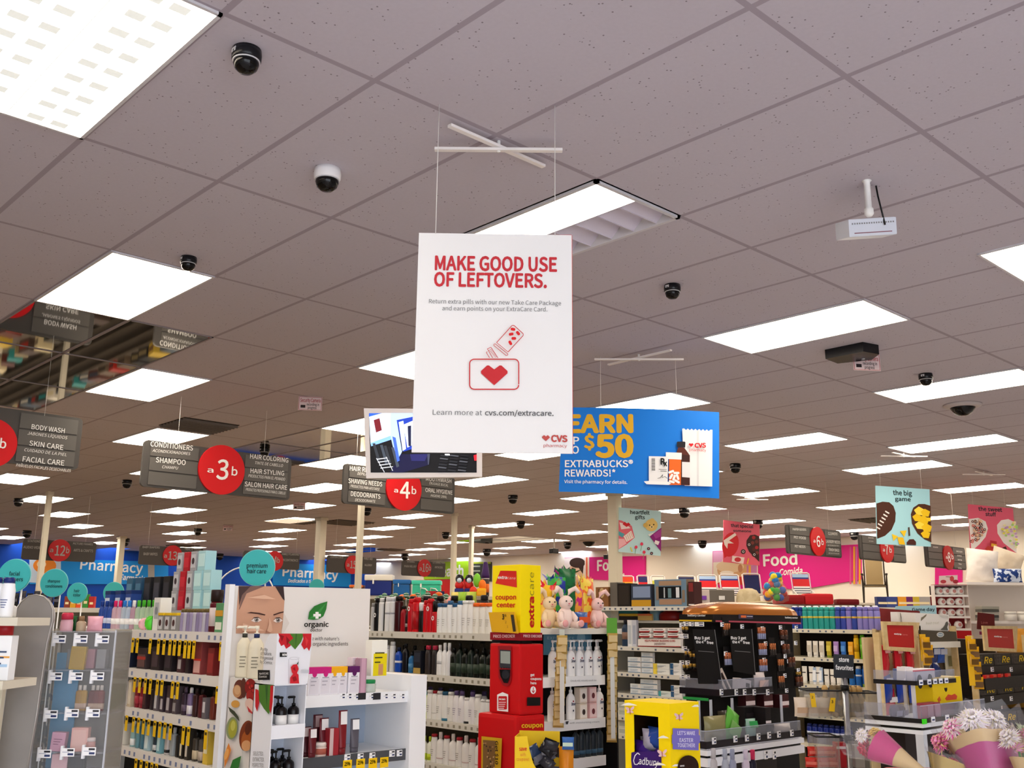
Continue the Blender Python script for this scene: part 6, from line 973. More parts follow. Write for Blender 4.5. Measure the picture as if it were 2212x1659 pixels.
yr.ell(*zy(534, 1650), 74*ky, 82*ky, M('2a120a')); yr.text('MIND', *zy(476, 1648), *zy(506, 1646), 10*ky, WHITE, .03); yr.poly([zy(480, 1659), zy(596, 1650), zy(598, 1690), zy(480, 1690)], M('e8e4e0')) if 0 else None
def kart2(pl, rot, dx=0, dy=0):
    n0 = set(r.children); pl.done(r)
    for c in r.children:
        if c not in n0: c.rotation_euler = (0, 0, rot); c.location = (dx, dy, 0)
kart2(yl, -math.pi/2); kart2(yr, 0)
eg = [pouch('egg_bag', 'bag', .09, .075, .045, c, None, i+20, .15) for i, c in enumerate(('3a1c78', '45288a', 'a8a4b8', 'c88a4a', '2a4a9a'))]
for i, (a, h_, k) in enumerate(((.12, 0, 0), (.5, .0, 1), (.88, .0, 0), (.3, .03, 0), (.5, .042, 2), (.75, .036, 3), (.6, .05, 4), (.2, .01, 2))):
    place(eg[k], ('purple', 'violet', 'silver', 'orange', 'blue')[k]+' foil egg bag in the yellow bin window, %s placed' % ORD[i], (cc.x+.04+.02*(i % 2), cc.y+w1+(w0-w1)*(1-a), wz0-.018+h_), -math.pi/2+random.uniform(-.4, .4), 'foil egg bags in the yellow bin')
# ---- battery display
tt = 5.2; bc_ = at_t(1540, 1345, tt); bl = fpl(bc_, -math.pi/2); br_ = fpl(bc_, 0.); r = E('battery_display', 'black battery display with a copper coloured canopy', 'display unit', (bc_.x, bc_.y, 0))
D_ = -bl.uv(1470, 1345)[0]; Wd = br_.uv(1725, 1345)[0]; zb0 = br_.uv(1540, 1345)[1]; zb1 = br_.uv(1540, 1327)[1]; zap = br_.uv(1594, 1299)[1]; BK = M('0b0a0b', .6, 0, 0, .2)
B().box(.03, Wd-.02, .03, D_, .25, zb0, BK).build('body', r); B().box(-.01, Wd+.01, -.01, D_, zb0, zb1, M('141012', .35)).build('canopy_band', r); B().box(0, .012, 0, .012, 0, .25, BK)
CO = M('b8702c', .22, .35); cp = []; n = 10                   # domed canopy
b = B(); zz = zap-zb1
ol = [(-.012+(Wd+.024)*k/12, -.012-.03*math.sin(math.pi*k/12)) for k in range(13)]+[(Wd+.012, D_*k/3) for k in (1, 2, 3)]+[(Wd*k/6, D_) for k in (5, 4, 3, 2, 1)]+[(-.012, D_*k/3) for k in (3, 2, 1)]
ring = lambda s, z: [(Wd*.5+(x-Wd*.5)*s, D_*.5+(y-D_*.5)*s*.8+D_*.1*(1-s), zb1+z) for x, y in ol]
vs = []
lev = [(math.cos(t*math.pi/2*.92), zz*math.sin(t*math.pi/2)**.8) for t in [k/8 for k in range(9)]]
for s_, z_ in lev: vs += ring(s_, z_)
NR = len(ol); b.add(vs, [(i*NR+k, i*NR+(k+1) % NR, (i+1)*NR+(k+1) % NR, (i+1)*NR+k) for i in range(len(lev)-1) for k in range(NR)]+[tuple(range((len(lev)-1)*NR, len(lev)*NR))], CO, True); b.build('canopy', r)
zt_ = Z(1460, 1290, 280/2212); kt = 280/2212
bl.text('battery center', *zt_(225, 325), *zt_(530, 328), 30*kt, WHITE, .02); bl.poly([zt_(78, 384), zt_(640, 392), zt_(640, 416), zt_(80, 408)], M('d8b01c')); kart2(bl, -math.pi/2, -.0105)
br_.text('battery center', *zt_(1832, 360), *zt_(2050, 366), 28*kt, WHITE, .02); br_.poly([zt_(1035, 292), zt_(1285, 298), zt_(1285, 372), zt_(1035, 366)], M('3a3448')); br_.poly([zt_(1075, 310), zt_(1165, 312), zt_(1165, 350), zt_(1075, 348)], M('e0703a')); br_.poly([zt_(1175, 322), zt_(1275, 326), zt_(1275, 336), zt_(1175, 332)], M('d8d8e4')); br_.poly([zt_(640, 395), zt_(2100, 430), zt_(2100, 460), zt_(640, 420)], M('b04a5a')); kart2(br_, 0, 0, -.0105)
for nm, (pp, tx) in enumerate((([(285, 545), (655, 555), (782, 1480), (392, 1480)], 315), ([(915, 540), (1290, 545), (1352, 1330), (985, 1260)], 935))):
    pl = PL(br_.o+br_.n*.035, -.18 if nm == 0 else 0); pl = PL(br_.o+br_.n*(.035), 0); q = pl.pts([zt_(*p) for p in pp]); r3 = E('promo_flap', ('left', 'right')[nm]+' black flap sign reading buy three get the fourth free', 'sign', (pl.o.x, pl.o.y, 0), 0, 'battery promo flaps'); B().prism(q, 0, .004, BK).build('card', r3); e = B(); e.prism([q[1], (q[1][0]+.003, q[1][1]), (q[2][0]+.003, q[2][1]), q[2]], -.002, .004, M('7a7a7c', .3)); e.build('edge_strip', r3)
    pl.text('Buy 3 get', *zt_(tx, 715), *zt_(tx+262, 720), 46*kt, WHITE, .03); pl.text('the 4', *zt_(tx+22, 785), *zt_(tx+150, 788), 46*kt, WHITE, .03); pl.text('th', *zt_(tx+153, 755), *zt_(tx+188, 757), 26*kt, WHITE, .02); pl.text('free', *zt_(tx+205, 795), *zt_(tx+318, 800), 46*kt, WHITE, .03); pl.line([zt_(tx+60, 918), zt_(tx+330, 938)], .9, M('8a8a8c')); pl.done(r3)
# battery packs and tickets on pegs
def bpack(nm, w_, h_, cells, top, bot): 
    b = B().box(-w_/2, w_/2, 0, .003, 0, h_, M('141214', .4)); b2 = B()
    for i in range(cells): x = -w_/2+w_*(i+.5)/cells; rr3 = w_/cells*.42; b2.lathe([(rr3, .008), (rr3, h_*.38)], M(bot, .3), 8, cx=x, cy=-rr3*.6); b2.lathe([(rr3, h_*.38), (rr3, h_*.7)], M(top, .25, .4), 8, cx=x, cy=-rr3*.6)
    return Pr('battery_pack', 'battery pack', [('card', b), ('cell_row', b2)], w_, .02, h_)
pa = bpack('a', .075, .1, 4, 'b86a44', '8a90b0'); pb = bpack('b', .06, .1, 3, 'b0683c', '2c2420'); pdk = bpack('d', .07, .085, 2, '6a3a24', '3a2620'); pgd = bpack('g', .045, .05, 2, 'b08a3a', '1c1a18')
bps = [(1421, 740, pa, 'silver and copper'), (1440, 1010, pa, 'silver and copper'), (1450, 1285, pa, 'silver and copper'), (1785, 745, pdk, 'dim maroon'), (1612, 1010, pb, 'copper'), (1822, 985, pdk, 'dim maroon'), (1750, 1280, pb, 'copper'), (1915, 1210, pdk, 'dim maroon'), (1760, 1570, pb, 'copper'), (2050, 1540, pdk, 'dim maroon'), (2045, 1380, pgd, 'gold topped')]
pp_ = back_pl(br_, .0)
for i, (x, y, p, d) in enumerate(bps): X = stand(br_, *zt_(x, y), .012); place(p, '%s battery pack on the display, %s counted by rows' % (d, ORD[i]), X, 0, 'battery packs')
for i, (x, y, p, d) in enumerate([(820, 680, pb, 'coin cell'), (860, 1180, pa, 'clear'), (200, 620, pgd, 'gold'), (250, 1040, pgd, 'gold'), (330, 1080, pgd, 'gold'), (215, 1270, pgd, 'gold'), (330, 1250, pgd, 'gold')]):
    X = stand(br_ if x > 640 else bl, *zt_(x, y), .014); place(p, '%s battery pack left of the promo flaps, %s counted from the top' % (d, ORD[i]), X, 0 if x > 640 else -math.pi/2, 'battery packs')
tk_ = B(); tk2 = B()
for x, y in ((735, 465), (1075, 500), (1420, 535), (1475, 790), (1450, 1070), (1730, 515), (2000, 520), (1765, 780), (1810, 1005), (1990, 780), (1870, 1090), (2035, 1245), (1805, 1335), (1835, 1590), (2065, 1565), (795, 960)): ptag(br_, tk_, *zt_(x, y), .032, .022)
for i, (x, y) in enumerate(((735, 465), (1075, 500), (1420, 535), (1475, 790), (1450, 1070), (1730, 515), (2000, 520), (1765, 780), (1810, 1005), (1990, 780), (1870, 1090), (2035, 1245), (1805, 1335), (1835, 1590), (2065, 1565), (795, 960))):
    t = B(); ptag(br_, t, *zt_(x, y), .032, .022, -.02); t.build('price_ticket', r)
n0 = set(r.children)
for x, y, w_ in ((140, 480, .03), (210, 455, .035), (305, 458, .03), (440, 462, .06), (175, 665, .06), (185, 875, .035), (225, 920, .03), (140, 1115, .03), (240, 1117, .03), (145, 1355, .03), (240, 1358, .03)):
    t = B(); ptag(bl, t, *zt_(x, y), w_, .022, -.02); o = t.build('price_ticket', r); o.rotation_euler = (0, 0, -math.pi/2)
# acrylic trays around it
AC = GLASS('d8dce8', .16); ACE = GLASS('f0f4ff', .45); AC2 = GLASS('a8a8c0', .3)
zu = Z(1460, 1450, 280/2212); ku = kt
def tray(zlo, zhi, zclear, out, x0, x1, d0, nm, lab):
    s = E(nm, lab, 'tray', (bc_.x, bc_.y, 0))
    for part_, args in (('front_pane', (x0, x1, -out, -out+.003)), ('side_pane', (x0-.003, x0, -out, d0))):
        B().box(*args, zhi, zclear, AC).build(part_, s); e = B().box(*args, zclear-.003, zclear, ACE); e.build('pane_edge', s)
    B().box(x0-.006, x1, -out-.003, -out, zlo, zhi, M('1c1a20', .35)).build('ticket_rail', s); B().box(x0-.006, x0-.003, -out, d0, zlo, zhi, M('1c1a20', .35)).build('side_rail', s); B().box(x0, x1, -out, .028, zlo, zlo+.004, AC).build('tray_floor', s); B().box(x0-.006, x1, -out-.004, -out, zlo-.003, zlo, ACE).build('rail_edge', s); return s
c1 = PL(br_.o+br_.n*.05, 0); tzl, tzh, tzc = c1.uv(1600, 1501)[1], c1.uv(1600, 1487)[1], c1.uv(1600, 1466)[1]; x1_ = c1.uv(1669, 1490)[0]
t1 = tray(tzl, tzh, tzc, .05, -.03+.01, x1_, D_, 'acrylic_tray', 'upper clear tray with dark rail on the battery display')
for px in (1556, 1588, 1606, 1627, 1656): t = B(); ptag(c1, t, px, 1495, .03, .03, -.056); t.build('price_ticket', t1)
sw = pouch('snack_bag', 'packet', .12, .1, .05, 'e0d4d0', ('c8b0ac', .2, .6), 31); X = stand(c1, 1655, 1484, -.03); place(sw, 'pale crumpled packet at the right of the upper clear tray', (X[0]-.02, X[1], tzl+.006), .1); X = stand(c1, 1612, 1484, -.03); place(carton('white_box', 'box', .13, .04, .07, 'e6dcd8', ('1c1a1a', .55, .85, .45, .75)), 'white box with dark label in the upper clear tray', (X[0], X[1], tzl+.006), .1, None, 1., (0, .15)); X = stand(c1, 1588, 1484, -.04); place(carton('lash_card', 'card', .05, .006, .13, 'e0cfc0', ('2a1c18', .3, .7, .15, .85)), 'leaning cream card with dark windows in the upper clear tray', (X[0], X[1]-.005, tzl+.008), .0, None, 1., (-.2, -.4))
c2 = PL(br_.o+br_.n*.24, 0); zl2, zh2, zc2 = c2.uv(1640, 1603)[1], c2.uv(1640, 1588)[1], c2.uv(1640, 1566)[1]; xa2, xb2 = c2.uv(1526, 1600)[0], c2.uv(1731, 1600)[0]
t2 = tray(zl2, zh2, zc2, .24, xa2, xb2, D_*.5, 'acrylic_tray', 'lower clear tray with dark rail above white shelf edges')
for px, py in ((1540, 1600), (1586, 1596), (1611, 1594), (1636, 1591), (1659, 1588), (1680, 1586), (1708, 1583)): t = B(); ptag(c2, t, px, py, .032, .03, -.246); t.build('price_ticket', t2)
sb = E('white_shelf_base', 'white banded shelf base under the battery trays', 'shelf base', (bc_.x, bc_.y, 0))
for ya, yb in ((1606, 1617), (1622, 1640)): za_, zb__ = c2.uv(1640, yb)[1], c2.uv(1640, ya)[1]; B().box(xa2-.01, xb2+.01, -.25, .02, za_, zb__, M('e8ebf2', .4)).build('shelf_edge', sb)
zz0 = c2.uv(1640, 1622)[1]; B().box(xa2, xb2, -.235, .02, zz0, c2.uv(1640, 1617)[1], BLACK).build('shadow_gap', sb); B().box(xa2+.02, xb2-.02, -.1, .02, 0, c2.uv(1640, 1640)[1], M('1a1618')).build('cabinet', sb)
for px in (1650, 1668): t = B(); ptag(c2, t, px, 1630, .03, .04, -.252); t.build('price_ticket', sb)
for px in (1511, 1560, 1586, 1632, 1727): X = stand(c2, px, 1560, -.03 if px < 1700 else -.0); B().box(X[0]-bc_.x-.008, X[0]-bc_.x+.008, X[1]-bc_.y+.1, X[1]-bc_.y+.106, zl2, tzl-.005, ACE).build('acrylic_post', t2)
gb_ = [(pouch('candy_bag', 'bag', .16, .13, .06, '8a8458', None, 41), 1545, 'olive cream candy bag at the left of the lower tray'), (pouch('candy_bag', 'bag', .13, .16, .05, '6ab84a', ('8cc86a', .2, .6), 42), 1572, 'bright green leaning bag in the lower tray'), (carton('gift_card_box', 'box', .12, .06, .15, '141214', ('2a2428', .1, .9, .1, .8)), 1618, 'black carton in the lower tray'), (pouch('candy_bag', 'bag', .07, .1, .04, 'a8d0c0', ('3aa85a', .6, .9), 43), 1622, 'mint green bag in the lower tray'), (carton('gift_card_box', 'box', .04, .08, .15, '1a1618', stripe=('e8e0e4', .5, .58)), 1648, 'narrow black carton with white label in the lower tray'), (pouch('candy_bag', 'bag', .14, .06, .06, 'd0c4b8', None, 44), 1690, 'cream flat bag at the right of the lower tray'), (pouch('candy_bag', 'bag', .1, .14, .05, '3a3028', None, 45), 1562, 'dark brown bag behind the green one')]
for i, (p, px, lab) in enumerate(gb_): X = stand(PL(br_.o+br_.n*(.12 if i in (2, 6) else .19), 0), px, 1590); place(p, lab, (X[0], X[1], zl2+.006), random.uniform(-.15, .15), 'goods in the lower clear tray', 1., (0, .45 if i == 1 else 0))
cp_ = [(1537, 'b8b4b8', 'grey'), (1562, 'aab0c0', 'silver'), (1578, '9aa0b8', 'steel'), (1607, 'd8cce0', 'pale lilac'), (1622, 'd02c5c', 'pink capped')]
for px, c, n_ in cp_: X = stand(c2, px, 1655); place(bottle('travel_bottle', 'bottle', .045, .035, .15, c if n_ != 'pink capped' else '1c1c30', c, caph=.3, capw=.6), n_+' tall bottle below the white shelf base', (X[0], X[1]-.03+.02, c2.uv(px, 1690)[1]), 0, 'bottles below the battery base')
rb = carton('razor_box', 'box', .085, .05, .07, '3a1014', ('5a181c', .1, .9, .1, .5), stripe=('e0d0d0', .2, .5))
for i, px in enumerate((1606, 1645, 1680)): X = stand(br_, px, 1528, .02); place(rb, 'dark red box with pale label below the upper tray, %s from left' % ORD[i], X, 0, 'dark red boxes')
X = stand(bl, 1508, 1512, .02); place(carton('green_strip', 'label strip', .16, .005, .014, '2c9a4a'), 'thin bright green strip on the battery display side', X, -math.pi/2)
# ---- store favorites stand
ts = 4.3; sf = at_t(1824, 1445, ts); r = E('favorites_stand', 'pole stand with black store favorites sign and wire rings', 'display stand', (sf.x, sf.y, 0), FA); pl = fpl(sf, FA)
q = pl.pts([(1802, 1464), (1845, 1466), (1844, 1415), (1801, 1413)]); B().prism(q, 0, .006, M('17171b', .4)).build('sign_board', r); u0 = pl.uv(1826, 1470)[0]; B().lathe([(.013, 0), (.013, q[0][1])], M('b0b2b4', .25, .8), 12, cx=u0, cy=.012).build('pole', r)
B().lathe([(.018, pl.uv(1826, 1492)[1]), (.018, pl.uv(1826, 1480)[1])], BLACK, 12, cx=u0, cy=.012).build('clamp', r); B().lathe([(.017, pl.uv(1829, 1605)[1]), (.017, pl.uv(1829, 1588)[1])], BLACK, 12, cx=u0, cy=.012).build('clamp', r); B().lathe([(.2, 0), (.2, .01), (.05, .03)], BLACK, 24, cx=u0, cy=.012).build('base_plate', r)
pl.text('store', *(1812, 1429), *(1834, 1430), 9, WHITE, .03); pl.text('favorites', *(1805, 1446), *(1843, 1448), 9, WHITE, .03); pl.done(r)
def acbin(px0, px1, y0, y1, lab, t=ts):
    p = at_t((px0+px1)/2, y1, t); g = fpl(p, FA); w_ = g.uv(px1, y1)[0]-g.uv(px0, y1)[0]; za_, zb__ = g.uv((px0+px1)/2, y1)[1], g.uv((px0+px1)/2, y0)[1]; s = E('clear_bin', lab, 'bin', (p.x, p.y, za_), FA, 'clear bins on the favorites stand'); h_ = zb__-za_
    P_ = GLASS('e4e2da', .14); b = B()
    b.box(-w_/2, w_/2, 0, .003, 0, h_, P_).box(-w_/2, w_/2, .13, .133, 0, h_, P_).box(-w_/2, -w_/2+.003, .003, .13, 0, h_, P_).box(w_/2-.003, w_/2, .003, .13, 0, h_, P_).box(-w_/2, w_/2, 0, .133, -.003, 0, P_); b.build('bin', s)
    B().tube([(-w_/2, 0, h_), (w_/2, 0, h_), (w_/2, .133, h_), (-w_/2, .133, h_)], .004, M('2a2a2c', .4), 6, True).build('rim', s); return p, w_, h_
ck_ = Pr('massage_roller', 'roller', [('body', B().lathe([(.012, 0), (.015, .01), (.015, .07), (.009, .085), (.009, .1)], M('b8a078', .6), 12)), ('label', B().lathe([(.0155, .02), (.0155, .055)], M('8a7c6a', .5), 12)), ('knob', B().lathe([(.012, .1), (.013, .115), (.006, .125)], M('d0a868', .5), 12))], .03, .03, .125)
cd = carton('slim_box', 'box', .012, .06, .13, '8a7858')
p, w_, h_ = acbin(1840, 1903, 1497, 1553, 'right upper clear bin with tan rollers')
for i in range(4): X = p+RV.normalized()*(-w_*.25+i*w_*.17)*1; place(ck_, 'tan bottle roller in the right clear bin, %s from left' % ORD[i], (p.x+math.cos(FA)*(-w_*.2+i*w_*.19), p.y+math.sin(FA)*(-w_*.2+i*w_*.19)+.06, p.z+.004), FA, 'tan rollers', 1.05, (.0, -.12))
for i in range(6): place(cd, 'slim tan carton in the right clear bin, %s from left' % ORD[i], (p.x+math.cos(FA)*(-w_*.44+i*.022), p.y+math.sin(FA)*(-w_*.44+i*.022)+.09, p.z+.004), FA, 'slim tan cartons')
p, w_, h_ = acbin(1748, 1838, 1492, 1552, 'left upper clear bin with yellow price cards')
g = fpl(p, FA); r = E('price_card', 'yellow price card on the left of the clear bin', 'price card', (p.x, p.y, 0), FA, 'yellow price cards'); B().prism(g.pts([(1752, 1527), (1762, 1527), (1758, 1497), (1748, 1497)]), -.012, -.008, TAGY).build('card', r); g.text('2', 1751, 1508, 1755, 1508, 5, BLACK, .02); g.done(r, shift=-.012)
r = E('price_card', 'yellow price card reading three near the bin centre', 'price card', (p.x, p.y, 0), FA, 'yellow price cards'); B().prism(g.pts([(1789, 1536), (1801, 1537), (1803, 1507), (1793, 1507)]), -.012, -.008, TAGY).build('card', r); g.text('3', 1794, 1518, 1798, 1518, 6, BLACK, .03); g.done(r, shift=-.012)
for i in range(3): place(pouch('cotton_pad_bag', 'bag', .07, .08, .05, 'e0d2c0', ('c8a888', .2, .5), 50+i), 'cream bag in the left clear bin, %s from left' % ORD[i], (p.x+math.cos(FA)*(-.06+i*.045), p.y+math.sin(FA)*(-.06+i*.045)+.065, p.z+.003), FA, 'cream bags')
place(ck_, 'single tan roller in the left clear bin', (p.x+.02+.02, p.y-.02+.06, p.z+.003), FA, 'tan rollers', 1.05); place(ck_, 'second tan roller leaning in the left clear bin', (p.x+.055, p.y-.05+.06, p.z+.003), FA, 'tan rollers', 1.0, (0, .5))
p, w_, h_ = acbin(1768, 1817, 1592, 1662, 'lower left clear bin full of red packs', 4.2)
for i in range(8): place(pouch('red_pack', 'pack', .05, .04, .02, 'c8352c', ('d86a5a', .3, .6), 60+i), 'red pack in the lower clear bin, %s placed' % ORD[i], (p.x+math.cos(FA)*(-w_*.33+.03*(i % 4))+.02*(i//4), p.y+math.sin(FA)*(-w_*.33+.03*(i % 4))+.05, p.z+.003+.042*(i//4)), FA+.3*(i % 3-1), 'red packs in the lower bin')
p, w_, h_ = acbin(1836, 1884, 1598, 1662, 'lower right clear bin with red and white boxes', 4.2)
place(carton('red_box', 'box', .065, .05, .1, 'b8242c', stripe=('e8d8d8', .75, .85)), 'red box in the lower right clear bin', (p.x-.012, p.y+.075, p.z+.003), FA); place(carton('white_box', 'box', .04, .05, .09, 'd8d4d4'), 'white box in the lower right clear bin', (p.x+.035, p.y+.03, p.z+.003), FA)
# ---- wooden endcaps at right
WD = NOISY('d8c090', 'c8ac78', 14, .55, .35, .65); WD2 = NOISY('e0a040', 'cc8c30', 12, .5, .35, .65); YW = 3.95
zw = Z(1820, 1180, 392/2212); zv = Z(1820, 1400, 392/2212); kw = 392/2212
def wooden(px0, px1, name, lab, Y, ytop, back='c9b48c', posts=True, depth=.3, mat=None):
    pl = fx(px0, 1450, Y); r = E(name, lab, 'display unit', (pl.o.x, pl.o.y, 0)); w_ = pl.uv(px1, 1450)[0]; zt = pl.uv((px0+px1)/2, ytop)[1]; mt = mat or WD
    B().box(0, w_, depth-.02, depth, .1, zt-.04, M(back, .6)).build('back_panel', r)
    for a in (0, w_-.03):
        B().box(a, a+.03, 0, .05, 0, zt, mt).build('post', r)
    B().box(.03, w_-.03, .02, depth-.02, 0, .15, mt).build('base', r); return pl, r, w_, zt
def xframe(pl, pp, rp, lab, tx, off):
    r = E('reward_frame', lab, 'framed sign', (pl.o.x, pl.o.y-off, 0), 0, 'wood framed red reward signs'); g = PL(pl.o+pl.n*off, pl.ang); o = g.pts(pp); i = g.pts(rp); f = B()
    f.add([(a, y, c) for y in (0, .016) for a, c in o+i], [(k, (k+1) % 4, 4+(k+1) % 4, 4+k) for k in range(4)]+[(8+k, 8+(k+1) % 4, 12+(k+1) % 4, 12+k) for k in range(4)]+[(k, (k+1) % 4, 8+(k+1) % 4, 8+k) for k in range(4)]+[(4+k, 4+(k+1) % 4, 12+(k+1) % 4, 12+k) for k in range(4)], WD); f.build('frame', r); B().prism(i, .006, .01, M('b4161c', .4)).build('panel', r); B().prism(i, .0105, .014, M('8a6a4a')).build('backing', r)
    g.text('extra', *tx[0], *tx[1], 3.4, WHITE, .04); g.text('care', *tx[2], *tx[3], 3.0, M('e08a88'), 0.01); g.done(r, shift=.0065)
pl1, r1, w1_, zt1 = wooden(1904, 1991, 'wooden_endcap', 'wooden endcap hung with red and blue snack bags', YW, 1366, depth=.15)
xframe(pl1, [zw(520, 1265), zw(890, 1290), zw(940, 930), zw(485, 915)], [zw(565, 1222), zw(885, 1240), zw(870, 966), zw(540, 960)], 'wood framed red reward sign on the wooden endcap, left of two', (zw(636, 1076), zw(722, 1082), zw(724, 1082), zw(800, 1088)), .03)
for yy in (1412, 1470): z = pl1.uv(1940, yy)[1]; B().tube([(.03, .06, z+.01), (w1_-.03, .06, z+.01)], .006, M('9a9a9a', .3, .8)).build('hanging_rail', r1)
gp_ = pouch('candy_bag', 'candy bag', .19, .27, .07, 'c41c2c', ('e8b0b4', .74, .82), 71, .2); gq = pouch('candy_bag', 'candy bag', .19, .25, .07, '1a3a9a', ('c8d0e8', .8, .88), 72, .2)
for i, px in enumerate((1913, 1941, 1967)):
    X = stand(PL(pl1.o-pl1.n*.06+pl1.n*(.012*i-.0), 0), px, 1462); place(gp_, 'red candy bag hanging on the wooden endcap, %s from left' % ORD[i], (X[0], X[1], X[2]), .2, 'red candy bags', .92)
    X = stand(PL(pl1.o-pl1.n*.06, 0), px+6, 1518); place(gq, 'blue candy bag hanging on the wooden endcap, %s from left' % ORD[i], X, .1, 'blue candy bags', .86)
X = stand(PL(pl1.o-pl1.n*.08, 0), 1925, 1545); place(pouch('candy_bag', 'candy bag', .16, .2, .05, 'b82838', ('d8d8e0', .5, .7), 73), 'lowest red candy bag behind the clear counter', X)
pl2, r2_, w2_, zt2 = wooden(1993, 2074, 'shelf_endcap', 'tan shelf endcap with dark tray and blue bags, between wooden frames', YW+.0, 1352, '6a5a48', depth=.15)
z = pl2.uv(2025, 1386)[1]; B().box(.0, w2_-.035, -.04, .12, z-.05, z, SHELF).build('shelf', r2_); z3 = pl2.uv(2025, 1470)[1]; B().box(.03, w2_-.03, 0, .12, z3-.03, z3, SHELF).build('shelf', r2_)
tr = E('dog_treat_tray', 'dark brown display tray with oval badge on the tan shelf', 'display tray', (pl2.o.x, pl2.o.y-.0, 0)); g = PL(pl2.o+pl2.n*.02, 0); q = g.pts([zw(975, 1110), zw(1395, 1125), zw(1385, 1040), zw(945, 1020)]); B().prism([(q[0][0], z+.001), (q[1][0], z+.001), q[2], q[3]], -.02, .1, M('4a4236', .5)).build('tray', tr); g.ell(*zw(1190, 1077), 44*kw, 32*kw, M('e4e0d8')); g.ell(*zw(1190, 1077), 36*kw, 25*kw, M('8aa0b0')); g.text('fresh', *zw(1165, 1084), *zw(1215, 1084), 3, WHITE, .02); g.done(tr, shift=-.02)
zq = q[2][1]; bx = E('dog_treat_box', 'white dog treat box with bone and dark shapes above the brown tray', 'box', (pl2.o.x, pl2.o.y, 0)); q2 = g.pts([zw(940, 1015), zw(1318, 1035), zw(1328, 835), zw(905, 810)]); B().prism([(q2[0][0], zq+.001), (q2[1][0], zq+.001), q2[2], q2[3]], .0, .12, M('e8e6e2', .5)).build('carton', bx)
for pp, c in (([(985, 870), (1000, 862), (1050, 825), (1045, 850), (1005, 890), (980, 912)], '7a7460'), ([(1280, 930), (1300, 915), (1315, 945), (1300, 985), (1310, 1025), (1215, 1020), (1250, 990), (1270, 960)], '5a5a54'), ([(1180, 830), (1310, 850), (1315, 885), (1230, 862)], 'd0cec8')): g.poly([zw(*p) for p in pp], M(c))
g.text('fresh treat', *zw(1040, 955), *zw(1200, 945), 5, M('b8b8a8'), 0, .2); g.done(bx)
X = zw(665, 915); wbx = E('greeting_card_box', 'white box printed with dark twigs behind the reward frame', 'box', (pl1.o.x, pl1.o.y, 0)); g = PL(pl1.o-pl1.n*.14, 0); q = g.pts([zw(670, 930), zw(940, 945), zw(910, 812), zw(665, 800)]); B().prism([(q[0][0], zt1-.045), (q[1][0], zt1-.045), q[2], q[3]], .14, .2, M('e8e4e0', .5)).build('carton', wbx)
for i in range(4): x = 700+i*50; g.line([zw(x, 815), zw(x+18, 880)], .9, M('4a4038')); g.line([zw(x+32, 820), zw(x+14, 870)], .7, M('4a4038'))
g.done(wbx, shift=.14); dx_ = pl1.o.x-pl2.o.x; B().box(q[0][0]+dx_, q[1][0]+dx_+.02, .05, .25, zt1-.06, zt1-.046, WD).build('top_board', r2_)
mr = E('maroon_sign', 'plain maroon board behind the reward frame', 'sign', (pl1.o.x, pl1.o.y, 0)); g = PL(pl1.o-pl1.n*.26, 0); q = g.pts([zw(480, 920), zw(985, 935), zw(975, 790), zw(480, 755)]); B().prism([(q[0][0], zt1-.2), (q[1][0], zt1-.2), q[2], q[3]], .285, .295, M('7e1c22', .5)).build('board', mr)
for i, px in enumerate((2018, 2033)): X = stand(PL(pl2.o-pl2.n*.1, 0), px, 1432); place(pouch('treat_bag', 'treat bag', .15, .24, .06, ('1a3478', '2450a8')[i], ('c8d0e8', .3, .5), 75+i, .2), ('dark blue', 'bright blue')[i]+' treat bag hanging in the tan endcap', X)
for i, px in enumerate((2050, 2060)): X = stand(PL(pl2.o-pl2.n*.1, 0), px, 1462); place(pouch('treat_bag', 'treat bag', .12, .3, .05, 'd4ccb0', ('8a8458', .3, .6), 78+i, .3), 'cream treat bag in the tan endcap, %s from left' % ORD[i], X)
pl3, r3_, w3_, zt3 = wooden(2108, 2228, 'wooden_endcap', 'wooden endcap with black chocolate cup cartons at the right edge', 3.9, 1372, '2a2422', depth=.34)
xframe(pl3, [zw(1740, 1275), zw(2125, 1290), zw(2135, 975), zw(1712, 968)], [zw(1782, 1230), zw(2102, 1250), zw(2080, 1010), zw(1762, 1005)], 'wood framed red reward sign at the right edge', (zw(1855, 1106), zw(1945, 1112), zw(1948, 1112), zw(2020, 1118)), .03)
for k, (yy, pts) in enumerate(((1437, ((1710, 1425, 0), (1795, 1425, 1), (1905, 1425, 0), (2010, 1430, 1))), (1500, ()), (1565, ()))):
    z = pl3.uv(2160, yy)[1]; B().box(.03, w3_-.03, 0, .3, z-.1, z, M('151214', .5)).build('carton_shelf', r3_)
    for i in range(3):
        u0 = .035+i*(w3_-.07)/3; u1 = .03+(i+1)*(w3_-.07)/3; hh = pl3.uv(2160, yy-25)[1]-z
        c = E('chocolate_carton', 'black chocolate cup carton with yellow script, %s from left, %s row of the wooden endcap' % (ORD[i], ORD[k]), 'carton', (pl3.o.x+u0, pl3.o.y, z), 0, 'black chocolate cup cartons'); B().rbox(0, u1-u0, .01, .16, 0, hh, M('1a1614', .4), .003).build('carton', c)
        t = B(); vs, fs = glyphs('Re', .02, .25); xa = max(v[0] for v in vs); t.add([((u1-u0)*(.42+.5*v[0]/xa), .0085-.0001*v[2], hh*(.22+.55*v[1]/CAP)) for v in vs], fs, M('e8c41c')); vs, fs = glyphs('REE', .04); xa = max(v[0] for v in vs); t.add([((u1-u0)*(.02+.38*v[0]/xa), .0092-.0001*v[2], hh*(.1+.75*v[1]/CAP)) for v in vs], fs, M('4a4440')); t.build('lettering', c)
    for px in (2143, 2184): t = B(); ptag(pl3, t, px, yy+9, .07, .04, -.001); t.build('price_ticket', r3_)
